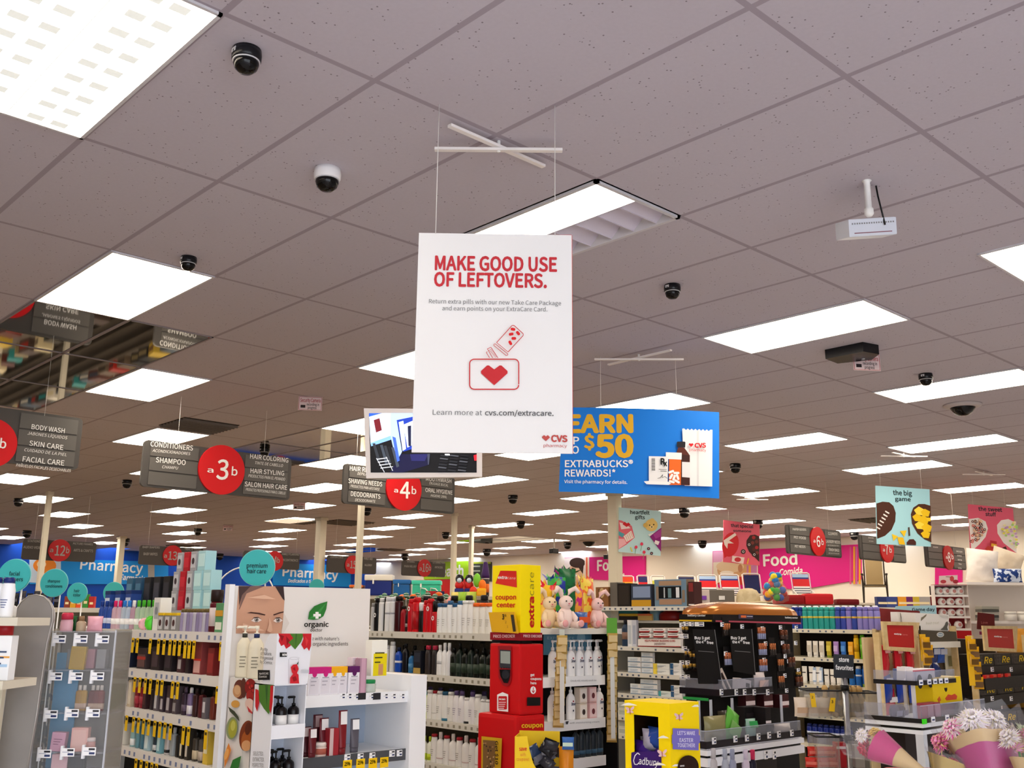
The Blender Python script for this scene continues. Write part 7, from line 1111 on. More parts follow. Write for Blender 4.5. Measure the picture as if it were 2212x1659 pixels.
z = pl3.uv(2160, 1462)[1]
for i in range(4): place(carton('candy_bar', 'candy bar', .12, .03, .03, 'c8241c', ('e05a3a', .2, .8, .3, .7)), 'red candy bar on the black shelf, %s from left' % ORD[i], (pl3.o.x+.12+i*.16, pl3.o.y+.0-.035+.0, z), random.uniform(-.2, .2), 'red candy bars')
B().box(.03, w3_-.03, -.06, .3, z-.1, z, M('151214', .5)).build('carton_shelf', r3_)
B().box(w3_-.02, w3_+.03, -.03, .3, 0, zt3+.06, WD2).build('post', r3_)
ys_ = pouch('snack_pack', 'snack pack', .08, .1, .02, 'd8a01c', ('6a4a1c', .15, .6), 81, .25)
for lab, a, b_, t, n in (('left', (1993, 1378), (1998, 1428), 8.15, 3), ('right', (2092, 1382), (2106, 1480), 8.45, 6)):
    A, Bp = at_t(*a, t), at_t(*b_, t); r = E('clip_strip', 'yellow snack strip hanging between wooden endcaps, %s one' % lab, 'clip strip', A, FA); B().tube([(0, .004, .005), (0, .22, .005)], .003, M('b8b8b8', .3, .7), 6).build('hook', r); B().box(-.025, .025, 0, .003, -(A.z-Bp.z), .03, M('e0b01c', .4)).build('strip', r)
    for k in range(n): p = A.lerp(Bp, (k+.7)/n); place(ys_, 'yellow snack pack on the %s snack strip, %s from top' % (lab, ORD[k]), (p.x-.02+.03*(k % 2), p.y-.03, p.z-.05), FA+.2*(-1)**k, 'yellow snack packs')
# ---- clear counter with white bands
tc_ = 3.7; co = at_t(1992, 1560, tc_); cl = fpl(co, -math.pi/2); cr_ = fpl(co, 0.); lC = -cl.uv(1868, 1552)[0]; wC = cr_.uv(2130, 1545)[0]; r = E('candy_counter', 'low white banded counter with black gap, right foreground', 'counter', (co.x, co.y, 0)); zz = lambda y: cr_.uv(1992, y)[1]
for a, b_ in ((1573, 1563), (1588, 1579)): B().box(0, wC, 0, lC, zz(a), zz(b_), M('dfe2e4', .4)).build('shelf_edge', r)
B().box(.01, wC, .01, lC, zz(1579), zz(1573), BLACK).build('shadow_gap', r); B().box(.0, .03, .0, .03, 0, zz(1588), M('c8ccd0', .4)).build('corner_post', r); B().box(.1, wC, .12, lC, 0, zz(1588), M('1c1416')).build('cabinet', r)
def tray2(zlo, zhi, zc, ox, oy, w_, l_, lab, tick):
    s = E('acrylic_tray', lab, 'tray', (co.x+ox, co.y+oy, 0)); B().box(0, w_, 0, .003, zhi, zc, AC).build('front_pane', s); B().box(0, .003, 0, l_, zhi, zc, AC).build('side_pane', s); B().box(0, w_, 0, .003, zc-.003, zc, ACE).build('pane_edge', s); B().box(-.004, w_, -.004, 0, zlo, zhi, M('1a181c', .35)).build('ticket_rail', s); B().box(-.004, 0, 0, l_, zlo, zhi, M('1a181c', .35)).build('side_rail', s); B().box(0, w_, 0, l_, zlo, zlo+.004, AC).build('tray_floor', s)
    for u in tick: t = B(); t.box(u-.015, u+.015, -.0065, -.0045, zlo+.001, zhi+.004, TAGW); t.box(u-.01, u+.01, -.0072, -.0065, zlo+.006, zlo+.012, TAGB); t.build('price_ticket', s)
    return s
tA = tray2(zz(1563), zz(1553), zz(1524), 0, 0, wC, lC, 'lower clear tray of the candy counter with lime price ticket', (.08, .2)); t = B().box(-.012, .02, -.009, -.005, zz(1564), zz(1553), M('3ae01c', .4)); t.build('lime_ticket', tA)
tB = tray2(zz(1483), zz(1473), zz(1452), .06, .04, wC*.6, lC*.75, 'upper clear tray of the candy counter with white ticket row', (.03, .1, .15, .2, .25)); 
for a, c in ((.08, .06), (.3, .06), (.08, .2), (.3, .2)): B().box(a, a+.012, c, c+.012, zz(1563)+.004, zz(1483), ACE).build('acrylic_post', tA)
wq = carton('white_box', 'box', .1, .05, .052, 'ece4e4', mark=('1a1416', .12), stripe=('e05a64', .86, .94))
for i, (dx, dy) in enumerate(((.12, .06), (.22, .065))): place(wq, 'white box with half round black hole in the upper counter tray, %s from left' % ORD[i], (co.x+dx, co.y+dy+.02, zz(1483)+.005), .0, 'white boxes in the counter tray')
for i in range(2): place(carton('white_sachet', 'box', .022, .04, .06, 'e8e2e2', ('c8c0c0', .2, .8, .1, .5)), 'slim leaning white box in the upper counter tray, %s from left' % ORD[i], (co.x+.075+.035*i-.0, co.y+.1, zz(1483)+.006), -.2, 'slim white boxes', 1., (0, .12))
place(carton('clear_box', 'box', .14, .05, .05, '5a6a9a', ('8a98c8', .1, .6, .3, .7)), 'bluish clear box behind the white boxes', (co.x+.22, co.y+.15, zz(1483)+.005+.0), 0); place(pouch('blue_pack', 'pack', .08, .07, .04, '1c2a5a', None, 91), 'crumpled navy pack at the right of the upper counter tray', (co.x+.36, co.y+.1, zz(1483)+.005), .2)
yb_ = Pr('egg_carton', 'carton', [('carton', B().rbox(-.13, .13, -.045, .045, 0, .1, M('eec812', .45), .003)), ('print', B().prism([(-.03, .06), (-.005, .06), (-.008, .05), (-.018, .044), (-.028, .05)], -.0465, -.045, M('1c1410')).prism([(-.03, .02), (.0, .034), (.03, .03), (.06, .034), (.08, .024), (.07, .012), (-.02, .012)], -.0465, -.045, M('d84a2c')).prism([(-.1, .02), (-.08, .03), (-.07, .015), (-.09, .008)], -.0465, -.045, M('d8642c')))], .26, .09, .1)
place(yb_, 'long yellow egg carton on the lower counter tray', (co.x+.36, co.y+.1, zz(1563)+.006+.045), .0); place(carton('brown_carton', 'box', .24, .08, .045, '6a3438', ('8a4a4a', .05, .95, .1, .9)), 'maroon patterned box under the yellow carton', (co.x+.36, co.y+.1, zz(1563)+.005), 0)
for i, (dx, c) in enumerate(((.22, 'b04450'), (.25+.03, 'a83c4c'))): place(carton('pink_box', 'box', .055, .04, .06, c, ('d08890', .1, .9, .1, .9)), 'rose patterned carton in the lower counter tray, %s from left' % ORD[i], (co.x+dx-.1, co.y+.04, zz(1563)+.005), 0, 'rose cartons')
for i, (dx, c) in enumerate(((.05, '5a4a60'), (.1, '4a3038'), (.4, '8a7a6a'), (.48, '9a8a88'))): place(pouch('candy_pack', 'pack', .06, .05, .03, c, ('a8a0b0', .2, .6), 95+i), ('violet grey', 'dark maroon', 'tan', 'pinkish grey')[i]+' pack in the lower counter tray', (co.x+dx, co.y+.03 if dx > .3 else co.y+.13, zz(1563)+.005), 0.1*i, 'packs in the lower counter tray')
for i, (px, c) in enumerate(((1928, 'd88a1c'), (1945, 'e8e0d8'))): X = at_t(px, 1622, 4.35); place(pouch('snack_bag', 'bag', .07, .1, .03, c, None, 101+i), ('orange', 'white')[i]+' bag hanging beyond the candy counter', X, 0)
# ---- bouquets
def flower(b, c, nrm, R_, cols, petals=32, layers=4, seed=0):
    rnd = random.Random(seed); n = Vector(nrm).normalized(); a = n.cross(Vector((0, 0, 1)) if abs(n.z) < .9 else Vector((1, 0, 0))).normalized(); d = n.cross(a); c = Vector(c)
    for L in range(layers):
        for k in range(petals):
            t = 2*math.pi*(k+.5*L)/petals+rnd.uniform(-.06, .06); o = a*math.cos(t)+d*math.sin(t); s = a*-math.sin(t)+d*math.cos(t); rl = R_*(1-.22*L)*rnd.uniform(.85, 1.05); w_ = R_*.085; lift = R_*(.04+.2*L)
            b.add([c+o*R_*.12+n*lift*.3, c+o*rl*.6+s*w_+n*lift, c+o*rl+n*(lift*.9+rnd.uniform(-.1, .1)*R_), c+o*rl*.6-s*w_+n*lift], [(0, 1, 2, 3)], M(cols[(k+L) % len(cols)], .6))
    b.ball(c+n*R_*.2, R_*.14, M(cols[-1], .6), 8, 5)
def bouquet(lab, base, head, r1_, sections, flowers, film=True, seed=1):
    """a wrapped bunch: a flared sleeve of paper and clear film from its narrow foot to its open head"""
    b0, h0 = Vector(base), Vector(head); ax = (h0-b0); L = ax.length; d = ax.normalized(); a = d.cross(Vector((0, 0, 1))).normalized(); c = d.cross(a); r = E('flower_bouquet', lab, 'bouquet', b0, 0, 'wrapped flower bouquets'); rnd = random.Random(seed); N_ = 28
    wob = [rnd.uniform(.92, 1.08) for _ in range(N_)]
    def sleeve(f0, f1, m, nm, k=1., ruf=0.):
        b = B(); vs = []; S = 5
        for i in range(S+1):
            f = f0+(f1-f0)*i/S; rr4 = r1_*(.14+.86*f**1.1)*k
            for q in range(N_): t = 2*math.pi*q/N_; e = rr4*(1+(wob[q]-1)*f); vs.append(d*(L*f+(ruf*L*.06*math.sin(q*2.4) if i == S else 0))+(a*math.cos(t)+c*math.sin(t))*e)
        b.add(vs, [(i*N_+q, i*N_+(q+1) % N_, (i+1)*N_+(q+1) % N_, (i+1)*N_+q) for i in range(S) for q in range(N_)], m, True); return b.build(nm, r)
    for f0, f1, m, nm, k in sections: sleeve(f0, f1, m, nm, k)
    if film: sleeve(.02, 1.12, GLASS('f4f2f6', .09, .06), 'clear_wrap', 1.05, 1.)
    st_ = B()
    for i in range(5): st_.tube([d*L*.05+(a*math.cos(i*1.3)+c*math.sin(i*1.3))*r1_*.08, d*L*.8+(a*math.cos(i*1.3)+c*math.sin(i*1.3))*r1_*.4], .003, M('4a7a34', .6), 5)
    st_.build('stems', r)
    for i, (u, v, w_, R_, cols) in enumerate(flowers):
        f = B(); flower(f, d*(L*w_)+a*r1_*u+c*r1_*v, d*.6+a*u+c*v-FV*.5, R_, cols, seed=seed*20+i); f.build('blossom', r)
    return r
KRAFT = M('c8ac78', .7); MAG = M('b8146c', .3); MAGD = M('a81470', .3)
PKc = ['f08ac0', 'f4a8d0', 'e868b0', 'e8d090']; WHc = ['f4eef2', 'f8f4f6', 'ece0ea', 'e8e0c0']; PWc = ['f4d0e4', 'f8e8f0', 'e86ab0', 'e8dcc0']; ROc = ['d8405c', 'c83050', 'e05a70', 'a82040']
tb1 = 2.45; a = at_t(1998, 1668, tb1-.02); b_ = at_t(1862, 1592, tb1+.1)
bouquet('slim bouquet lying left, with magenta band and kraft tail', a, b_, .052, [(0, .46, KRAFT, 'kraft_tail', 1.), (.42, .76, MAG, 'magenta_band', 1.02)], [(-.3, .3, .86, .03, ROc), (.4, -.2, .9, .024, PWc), (.0, -.5, .84, .02, ['e8c44a', 'f0d87a', 'd8a83a']), (-.5, -.2, .95, .022, WHc), (.3, .4, .98, .018, ['e8e4e8', 'f4f0f4', 'd8d4dc'])], seed=3)
a = at_t(2160, 1745, 2.3); b_ = at_t(2118, 1578, 2.42)
bouquet('big bouquet of white and pink daisies in magenta paper', a, b_, .098, [(.02, .7, MAGD, 'magenta_paper', 1.), (.35, .84, KRAFT, 'kraft_band', .985)], [(-.3, -.5, 1.02, .042, WHc), (.25, -.35, 1.05, .04, WHc), (.6, .0, 1.0, .036, WHc), (-.75, -.3, .95, .034, PWc), (-.95, .1, .84, .036, PKc), (.0, .2, 1.08, .034, PKc), (-.6, .5, .92, .03, PKc), (.4, .5, 1.04, .034, WHc), (.85, -.3, .92, .028, ['e8ecd8', 'd8e0c0', 'c8d8a0'])], seed=5)
a = at_t(2230, 1740, 2.25); b_ = at_t(2226, 1600, 2.3)
bouquet('white and pink bouquet cut off by the right edge', a, b_, .065, [(.02, .7, KRAFT, 'kraft_paper', 1.)], [(-.6, -.3, .98, .034, WHc), (-.3, .3, 1.04, .034, PKc), (.3, -.2, 1.05, .032, WHc), (-.7, .4, .85, .03, PKc)], seed=8)
a = at_t(2030, 1720, 2.4); b_ = at_t(2050, 1640, 2.42)
bouquet('gold foil wrapped bunch beneath the big bouquet', a, b_, .05, [(.05, 1., M('c8b060', .22, .7), 'gold_foil', 1.)], [(-.2, -.2, .9, .02, PKc), (.4, .1, .92, .02, ROc)], seed=11)
p = at_t(2060, 1652, 2.75); r = E('flower_table', 'red topped stand under the flower bouquets', 'stand', (p.x, p.y, 0), FA); B().rbox(-.16, .3, -.25, .1, p.z-.06, p.z-.02, M('c01820', .4), .01).build('top', r); B().box(-.12, .26, -.2, .06, 0, p.z-.06, M('a8141c', .5)).build('cabinet', r)
for i, (px, py, h) in enumerate(((1862, 1580, .12), (1848, 1600, .1), (1856, 1612, .1))): q = at_t(px, py, 2.5)
# ---- left foreground: perfume display, metal end panel, cream shelf
tp_ = 3.1; po = at_t(95, 1500, tp_); pp = fpl(po, FA); r = E('perfume_display', 'clear acrylic perfume display with blue fragrance panel and price tickets', 'display unit', (po.x, po.y, 0), FA)
L2 = pp.uv(62, 1659)[0]; R2 = pp.uv(244, 1450)[0]; zt = pp.uv(170, 1366)[1]; GF = GLASS('e8ebee', .07)
B().box(L2, R2, .0, .003, .3, zt, GF).build('front_pane', r); B().box(R2-.006, R2, .003, .13, .3, zt+.01, GLASS('b8b4a8', .3)).build('side_pane', r); B().box(L2, L2+.006, .003, .13, .3, zt+.01, GLASS('b8b4a8', .3)).build('side_pane', r)
for a in (L2, R2-.004): B().box(a, a+.004, -.003, .003, .3, zt+.008, ACE).build('edge_strip', r)
B().box(L2, R2, .13, .135, .3, zt, M('8f8884', .6)).build('back_panel', r); B().box(L2, R2, .0, .135, 0, .3, GREY).build('base', r)
u_a, u_b = pp.uv(84, 1500)[0], pp.uv(140, 1500)[0]; B().box(L2+.01, u_b, .09, .094, .3, pp.uv(110, 1412)[1], M('4a92bc', .5)).build('blue_panel', r)
bpn = back_pl(pp, .09); bpn.text('fragrance', *zl(283, 1120), *zl(245, 1900), -80*.3068, M('12304c', .5), .03, 0, True)
n0 = set(r.children); bpn.done(r)
for c in r.children:
    if c not in n0: c.location = (0, .09, 0)
levels = [pp.uv(160, y)[1] for y in (1447, 1540, 1625)]
for z in levels: B().box(L2, R2, .003, .128, z-.004, z, GLASS('e8e8ee', .25)).build('clear_shelf', r)
for x, y in ((430, 750), (582, 750), (733, 752), (405, 1012), (548, 1012), (698, 1012), (372, 1278), (520, 1270), (668, 1270), (327, 1555), (490, 1545), (640, 1538)):
    t = B(); ptag(pp, t, *zl(x, y), .04, .024, -.012); u, v = pp.uv(*zl(x, y)); t.box(u-.024, u-.016, -.011, -.001, v-.022, v+.018, M('e4e6ea', .4)); t.build('price_ticket', r)
def inper(p, px, k, lab, dz=0., off=.06, **kw_): X = stand(back_pl(pp, off), px, 1500); place(p, lab, (X[0], X[1], levels[k] if k >= 0 else zt), FA+kw_.get('yaw', 0), 'goods in the perfume display', kw_.get('s', 1.), kw_.get('tilt'))
gold = carton('perfume_box', 'perfume box', .045, .03, .07, 'c8a010', ('b08a08', .05, .95, .05, .95), rough=.3)
inper(gold, 160, 0, 'gold patterned perfume box in the clear display', yaw=.2, off=.03, tilt=(0, .05)); inper(carton('perfume_box', 'perfume box', .045, .03, .055, 'e0a0bc', lines='8a4a6a'), 139, 2-0, 'pink perfume box in the clear display', yaw=.1, off=.03, tilt=(0, .08)) if 0 else None
inper(carton('perfume_box', 'perfume box', .042, .03, .056, 'dca0b8', lines='8a4a6a'), 138, 2, 'mauve pink perfume box in the clear display', off=.03, yaw=.1, tilt=(0, .06)); inper(carton('perfume_box', 'perfume box', .05, .03, .07, 'eab0a4', ('f0c0b4', .1, .9, .1, .9)), 184, 2, 'peach perfume box in the clear display', off=.03, yaw=.1); inper(jar('perfume_ball', 'perfume bottle', .03, .04, 'd8a098', 'f0dcd4'), 206, 2, 'round blush perfume bottle beside the peach box', off=.03)
for px, c, n_ in ((172, 'b8862c', 'amber'), (182, 'c89a3c', 'gold'), (200, '6a2a28', 'ruby'), (210, '7a3230', 'dark ruby'), (219, '8a3a34', 'rust')): inper(gl(c, 'e8dcd0', ('d8b8a0', .1, .4)), px, 1, n_+' perfume bottle on the middle clear shelf', off=.08, s=.62)
for px, c, n_ in ((150, '8a8a8c', 'grey'), (190, 'c08a94', 'rosy'), (214, 'a8a4a4', 'silver')): inper(carton('perfume_box', 'perfume box', .03, .03, .06, c), px, 0, n_+' perfume box at the back of the upper clear shelf', off=.1)
z_low = pp.uv(160, 1668)[1]; B().box(L2, R2, .003, .128, z_low-.004, z_low, GLASS('e8e8ee', .25)).build('clear_shelf', r); levels.append(z_low)
inper(carton('perfume_box', 'perfume box', .05, .03, .045, '18161a', ('2c2a30', .12, .88, .12, .88), top=('5a5660', .92)), 182, 3, 'black perfume box on the lowest clear shelf', off=.03, yaw=.2); inper(carton('perfume_box', 'perfume box', .05, .03, .05, 'e4b8bc'), 148, 3, 'pale pink perfume box on the lowest clear shelf', off=.03)
B().box(L2, R2, -.0, .135, zt, zt+.004, GLASS('d8dce0', .3)).build('top_shelf', r)
inper(bottle('perfume_bottle', 'perfume bottle', .04, .03, .06, 'd8a8b4', 'c8304c', caph=.35, capw=.9), 128, -1, 'perfume bottle with red cap on top of the clear display'); inper(pouch('ribbon_pack', 'pack', .05, .05, .03, 'e0a4b0', None, 121), 190, -1, 'pink ribbon pack on top of the clear display'); inper(bottle('perfume_bottle', 'perfume bottle', .03, .03, .05, 'b09a80', '8a6a4a', caph=.3, capw=.6), 160, -1, 'tan perfume bottle on top of the clear display')
for i, (px, c) in enumerate(((138, '2c7a34'), (146, '1c5a2c'), (156, '3a3028'))): inper(pouch('bead_pack', 'pack', .035, .05, .02, c, None, 125+i), px, -1, ('bright green', 'dark green', 'brown')[i]+' small pack behind the perfume bottles', off=.1)
# curved metal end panel
tm = 2.985; mo = at_t(75, 1500, tm); mp_ = fpl(mo, FA); r = E('metal_end_panel', 'brushed grey metal end panel with rounded top at left', 'end panel', (mo.x, mo.y, 0), FA)
out = [zl(*p) for p in ((185, 1690), (255, 1300), (330, 780), (352, 690), (372, 620), (372, 545), (350, 490), (310, 452), (255, 437), (200, 448), (150, 490), (120, 540), (105, 600), (95, 700), (60, 1000), (20, 1300), (-40, 1690))]
q = mp_.pts(out); q = [(q[0][0]-.0, .0)]+q+[(q[-1][0], .0)]; B().prism(q, 0, .012, NOISY('8f8b88', '86827f', 4, .38)).build('panel', r)
e = B(); e.tube([(a, -.001, c) for a, c in q[1:-1]], .0015, M('b8b4b0', .3, .5), 5); e.build('edge_trim', r)
# cream skin care shelf cut by the left edge
te = 2.75; eo = at_t(0, 1340, te); ep = fpl(eo, FA); r = E('cream_shelf', 'cream shelf unit cut off by the left edge', 'shelving', (eo.x, eo.y, 0), FA); uA, uB_ = -.3, ep.uv(38, 1340)[0]
ez = [ep.uv(10, 1334)[1], ep.uv(10, 1472)[1]]
for k, z in enumerate(ez): B().box(uA, uB_-.02*k, 0, .2, z-.022, z, CREAM).build('shelf', r)
B().box(uA, ep.uv(-60, 1400)[0], .2, .22, 0, ez[0], M('c8c0ac', .6)).build('back_panel', r); B().box(uA, ep.uv(-60, 1400)[0], .02, .2, 0, .1, CREAM).build('base', r)
e1 = shelf_at(ep, ez); ac = bottle('ointment_can', 'can', .038, .038, .11, 'eef0f4', '1c2c6a', caph=.14, capw=.8, lines='4a5a8a')
for i, px in enumerate((11, -16)): X = stand(back_pl(ep, .04), px, 1334); place(ac, 'white ointment can with navy cap, %s from the right on the cream shelf' % ORD[i], (X[0], X[1], ez[0]), FA, 'white ointment cans')
X = stand(back_pl(ep, .1), 22, 1334); place(bottle('clear_bottle', 'bottle', .03, .03, .05, 'd8d8d8', 'e8e8e8', caph=.3), 'small clear bottle behind the ointment can', (X[0], X[1], ez[0]), FA)
X = stand(back_pl(ep, .05), 3, 1472); place(carton('lotion_box', 'box', .05, .04, .12, 'f0f2f4', ('a8c8e4', .0, .9, .3, .36), stripe=('e8a850', .5, .54), lines='3a4a6a'), 'white lotion box with blue and orange lines at left edge', (X[0], X[1], ez[1]), FA); X = stand(back_pl(ep, .14), -2, 1472); place(bottle('red_bottle', 'bottle', .05, .04, .155, 'c8242c', 'a81c24', caph=.3, capw=.9), 'red capped bottle behind the lotion box', (X[0], X[1], ez[1]), FA)
# ---------------------------------------------------------------- behind and above: tall shelving, toys, chairs
TW = M('d4cfc4', .5)
def runner(name, lab, x0, x1, y0, y1, z, m=TW):           # long shelving run seen over the nearer shelves
    r = E(name, lab, 'shelving', (x0, y0, 0)); X, Y = x1-x0, y1-y0; B().box(0, X, 0, Y, z-.03, z, m).build('top_shelf', r); B().box(X/2-.02, X/2+.02, 0, Y, .12, z-.03, M('7a746a', .7)).build('back_panel', r); B().box(.03, X-.03, .02, Y-.02, 0, .12, GREY).build('base', r)
    for k in range(1, 5): zz_ = z*k/5+.06; B().box(0, X, 0, Y, zz_-.02, zz_, m).build('shelf', r)
    return r
runner('rear_shelving', 'long rear shelving run under the cooler and toys', 6.7, 7.5, 9.6, 14.5, 1.9) if 0 else None
runner('far_shelving', 'far shelving run carrying the striped beach chairs', 13.2, 17.5, 9.9, 10.8, 1.86) if 0 else None
# beach chairs on a far run below the food wall
tq = 18.0
def rowrun(pts, t, z, name, lab, dep=.7):
    a, b_ = at_t(*pts[0], t[0]), at_t(*pts[1], t[1]); d = (b_-a); d.z = 0; ang = math.atan2(d.y, d.x); r = E(name, lab, 'shelving', (a.x, a.y, 0), ang); B().box(-.2, d.length+.2, -.1, dep, z-.04, z, TW).build('top_shelf', r); B().box(-.2, d.length+.2, .3, .34, .1, z-.04, M('8a8478', .7)).build('back_panel', r); B().box(-.15, d.length+.15, .0, dep-.1, 0, .12, GREY).build('base', r)
    for k in range(1, 5): B().box(-.2, d.length+.2, -.1, dep, z*k/5-.02, z*k/5, TW).build('shelf', r)
    return r, ang
zc1_ = at_t(1560, 1306, tq).z; rr5, ang5 = rowrun(((1340, 1306), (1790, 1306)), (tq, tq), zc1_, 'far_shelving', 'far shelving run carrying striped beach chairs')
def bchair(px, y0, wd, cols, lab, t=tq):
    p = at_t(px, 1306, t); r = E('beach_chair', lab, 'beach chair', (p.x, p.y, zc1_), FA, 'low beach chairs on the far shelf'); w_ = wd*t/FPX; h_ = at_t(px, y0, t).z-zc1_; T_ = M('eceae8', .4); lean = .12
    B().tube([(-w_/2, 0, h_*.35), (-w_/2-.0, lean, h_*.97), (-w_/2+.03, lean, h_), (w_/2-.03, lean, h_), (w_/2, lean, h_*.97), (w_/2, 0, h_*.35)], .012, T_).build('back_frame', r)
    for s in (-1, 1): B().tube([(s*w_/2, 0, .02), (s*w_/2, -.3, .02), (s*w_/2, -.34, h_*.25), (s*w_/2, .05, h_*.5)], .011, T_).build('side_frame', r)
    f = B(); z = h_*.96; tot = sum(k for _, k in cols); 
    for c, k in cols: dz = h_*.6*k/tot; f.add([(-w_/2+.02, lean*(z-h_*.35)/(h_*.65)-.008, z), (w_/2-.02, lean*(z-h_*.35)/(h_*.65)-.008, z), (w_/2-.02, lean*(z-dz-h_*.35)/(h_*.65)-.008, z-dz), (-w_/2+.02, lean*(z-dz-h_*.35)/(h_*.65)-.008, z-dz)], [(0, 1, 2, 3)], M(c, .6)); z -= dz
    f.build('back_cloth', r); B().box(-w_/2+.02, w_/2-.02, -.3, 0, h_*.3, h_*.31, M(cols[-1][0] if cols[-1][0] != 'f0f0f0' else 'dcd8d4', .6)).build('seat_cloth', r)
st1 = [('a8c8ec', 1.2), ('2a3c8c', .6), ('d8242c', 2.6), ('f0f0f0', .6), ('2a3050', .3), ('f0f0f0', .5), ('2a3050', .3), ('f0f0f0', .5), ('2a3050', .3)]
for px, y0, wd, cols, lab in ((1357, 1243, 28, [('e8502c', 1), ('f0a83a', .4), ('d8242c', 2)], 'beach chair with orange and red back, nearest the column'), (1391, 1242, 24, [('2a3068', 1), ('d8242c', 2)], 'beach chair with navy and red back'), (1424, 1243, 30, [('e8e4d8', .6), ('c8c83a', .7), ('1c2048', 1.5)], 'beach chair with lime and navy back'), (1486, 1243, 38, [('1c2250', 1)], 'plain navy beach chair right of the wooden gift box'), (1532, 1241, 40, st1, 'red white and blue striped beach chair, left of the pair'), (1580, 1240, 41, st1, 'red white and blue striped beach chair, right of the pair'), (1628, 1238, 38, [('1c2454', 1)], 'plain navy beach chair left of the coloured balls'), (1735, 1236, 40, st1, 'striped beach chair right of the coloured balls')): bchair(px, y0, wd, cols, lab)
# folding lounge chair high up
tl = 21.; p = at_t(1893, 1303, tl); r = E('lounge_chair', 'tan folding lounge chair standing high on the far shelves', 'chair', p, FA-.35); BR = M('2c241e', .4); TN = M('b09a70', .7); s_ = tl/FPX
B().tube([(-.2, .0, .36), (-.2, .14, .98), (-.17, .15, 1.02), (.17, .15, 1.02), (.2, .14, .98), (.2, .0, .36)], .014, BR).build('back_frame', r); bk2 = B(); bk2.add([(-.17, .0, .38), (.17, .0, .38), (.17, .14, 1.0), (-.17, .14, 1.0)], [(0, 1, 2, 3)], TN); bk2.build('back_cloth', r); se = B(); se.add([(-.2, -.36, .36), (.2, -.36, .36), (.2, .02, .34), (-.2, .02, .34)], [(0, 1, 2, 3)], TN); se.build('seat_cloth', r); lc = B()
for sgn in (-1, 1):
    for k in range(12): lc.tube([(sgn*.165, .008+.0106*k, .42+.045*k), (sgn*.198, .008+.0106*k, .43+.045*k)], .005, M('e0d8c8'), 4)
lc.build('lacing', r)
for sgn in (-1, 1):
    B().tube([(sgn*.24, -.4, 0), (sgn*.24, -.36, .56), (sgn*.24, -.3, .58)], .013, BR).build('leg', r); B().tube([(sgn*.24, .2, 0), (sgn*.22, -.1, .36), (sgn*.24, -.3, .55)], .013, BR).build('leg', r); B().rbox(sgn*.24-.025, sgn*.24+.025, -.4, .06, .57, .6, BR, .01).build('armrest', r)
B().tube([(-.22, -.36, .36), (.22, -.36, .36), (.22, .02, .34), (-.22, .02, .34)], .012, BR, 6, True).build('seat_frame', r)
a = at_t(1893, 1303, tl); r, _ = rowrun(((1690, 1303), (2010, 1303)), (19.5, 22.), a.z, 'far_shelving', 'far shelving run carrying the tan lounge chair')
# mesh bag of coloured balls, hat, red totes behind the battery display and sun care shelves
rt_, _ = rowrun(((1560, 1305), (1800, 1307)), (10.2, 10.8), at_t(1640, 1304, 10.2).z, 'summer_shelving', 'shelving carrying hat, red totes and coloured balls')
p = at_t(1676, 1292, 10.2); r = E('ball_bag', 'net bag of bright coloured play balls above the battery display', 'ball bag', (p.x, p.y, at_t(1640, 1304, 10.2).z)); rnd = random.Random(4); bc3 = ['e02a2c', 'f0a81c', '2a5ac0', '3aa83c', 'f0d82c', 'e8601c', '2a80c8']
for i in range(46):
    z = rnd.random(); rad = (.11 if z < .55 else .06)*(1-.4*abs(z-.25)); t = rnd.random()*6.28; b = B(); b.ball((rad*math.cos(t), rad*math.sin(t)*.8, .05+z*.24), .036, M(bc3[i % 7], .35), 10, 6); b.build('play_ball', r)
B().lathe([(.02, .29), (.05, .26), (.14, .12), (.13, .03), (.05, .0)], GLASS('f0e8e0', .1), 14).build('net', r)
zs_ = at_t(1640, 1304, 10.2).z
p = at_t(1623, 1300, 10.0); r = E('sun_hat', 'beige cotton sun hat lying above the battery canopy', 'hat', (p.x, p.y, zs_), FA); HB = NOISY('d0c09c', 'c4b28c', 20, .8); B().lathe([(.11, .0), (.115, .02), (.11, .08), (.085, .125), (.04, .145), (.005, .148)], HB, 20, 1.05, .9, -.03).build('crown', r); B().lathe([(.11, .02), (.17, .012), (.175, .006), (.11, .006)], HB, 24, 1.05, .9, .02).build('brim', r)
for px0, px1, y0, lab, c in ((1672, 1735, 1292, 'dark red folded tote left of the pair behind sunscreen sprays', 'a8141c'), (1735, 1797, 1289, 'bright red tote right of the pair behind sunscreen sprays', 'd8242a'), (1805, 1852, 1300, 'dark red rolled towel behind violet sunscreen sprays', '7a1218')):
    p = at_t((px0+px1)/2, 1306, 10.5); w_ = (px1-px0)*10.5/FPX; r = E('red_tote', lab, 'tote', (p.x, p.y, zs_), FA, 'red totes'); B().rbox(-w_/2, w_/2, -.08, .08, 0, (1308-y0)*10.5/FPX+.02, M(c, .6), .03).build('bag', r)
for px, c, lab in ((1517, 'c8b8b0', 'pale box behind the battery canopy with purple corner'), (1556, '6a6258', 'grey handled storage case behind the battery canopy')):
    p = at_t(px, 1303, 10.1); r = E('storage_case', lab, 'case', (p.x, p.y, zs_), FA); B().rbox(-.13, .13, -.08, .08, 0, .13, M(c, .5), .01).build('case', r); B().rbox(-.03, .03, -.09, -.08, .03, .07, M('e0dcd8' if px > 1550 else '7a3aa8'), .004).build('clasp', r)
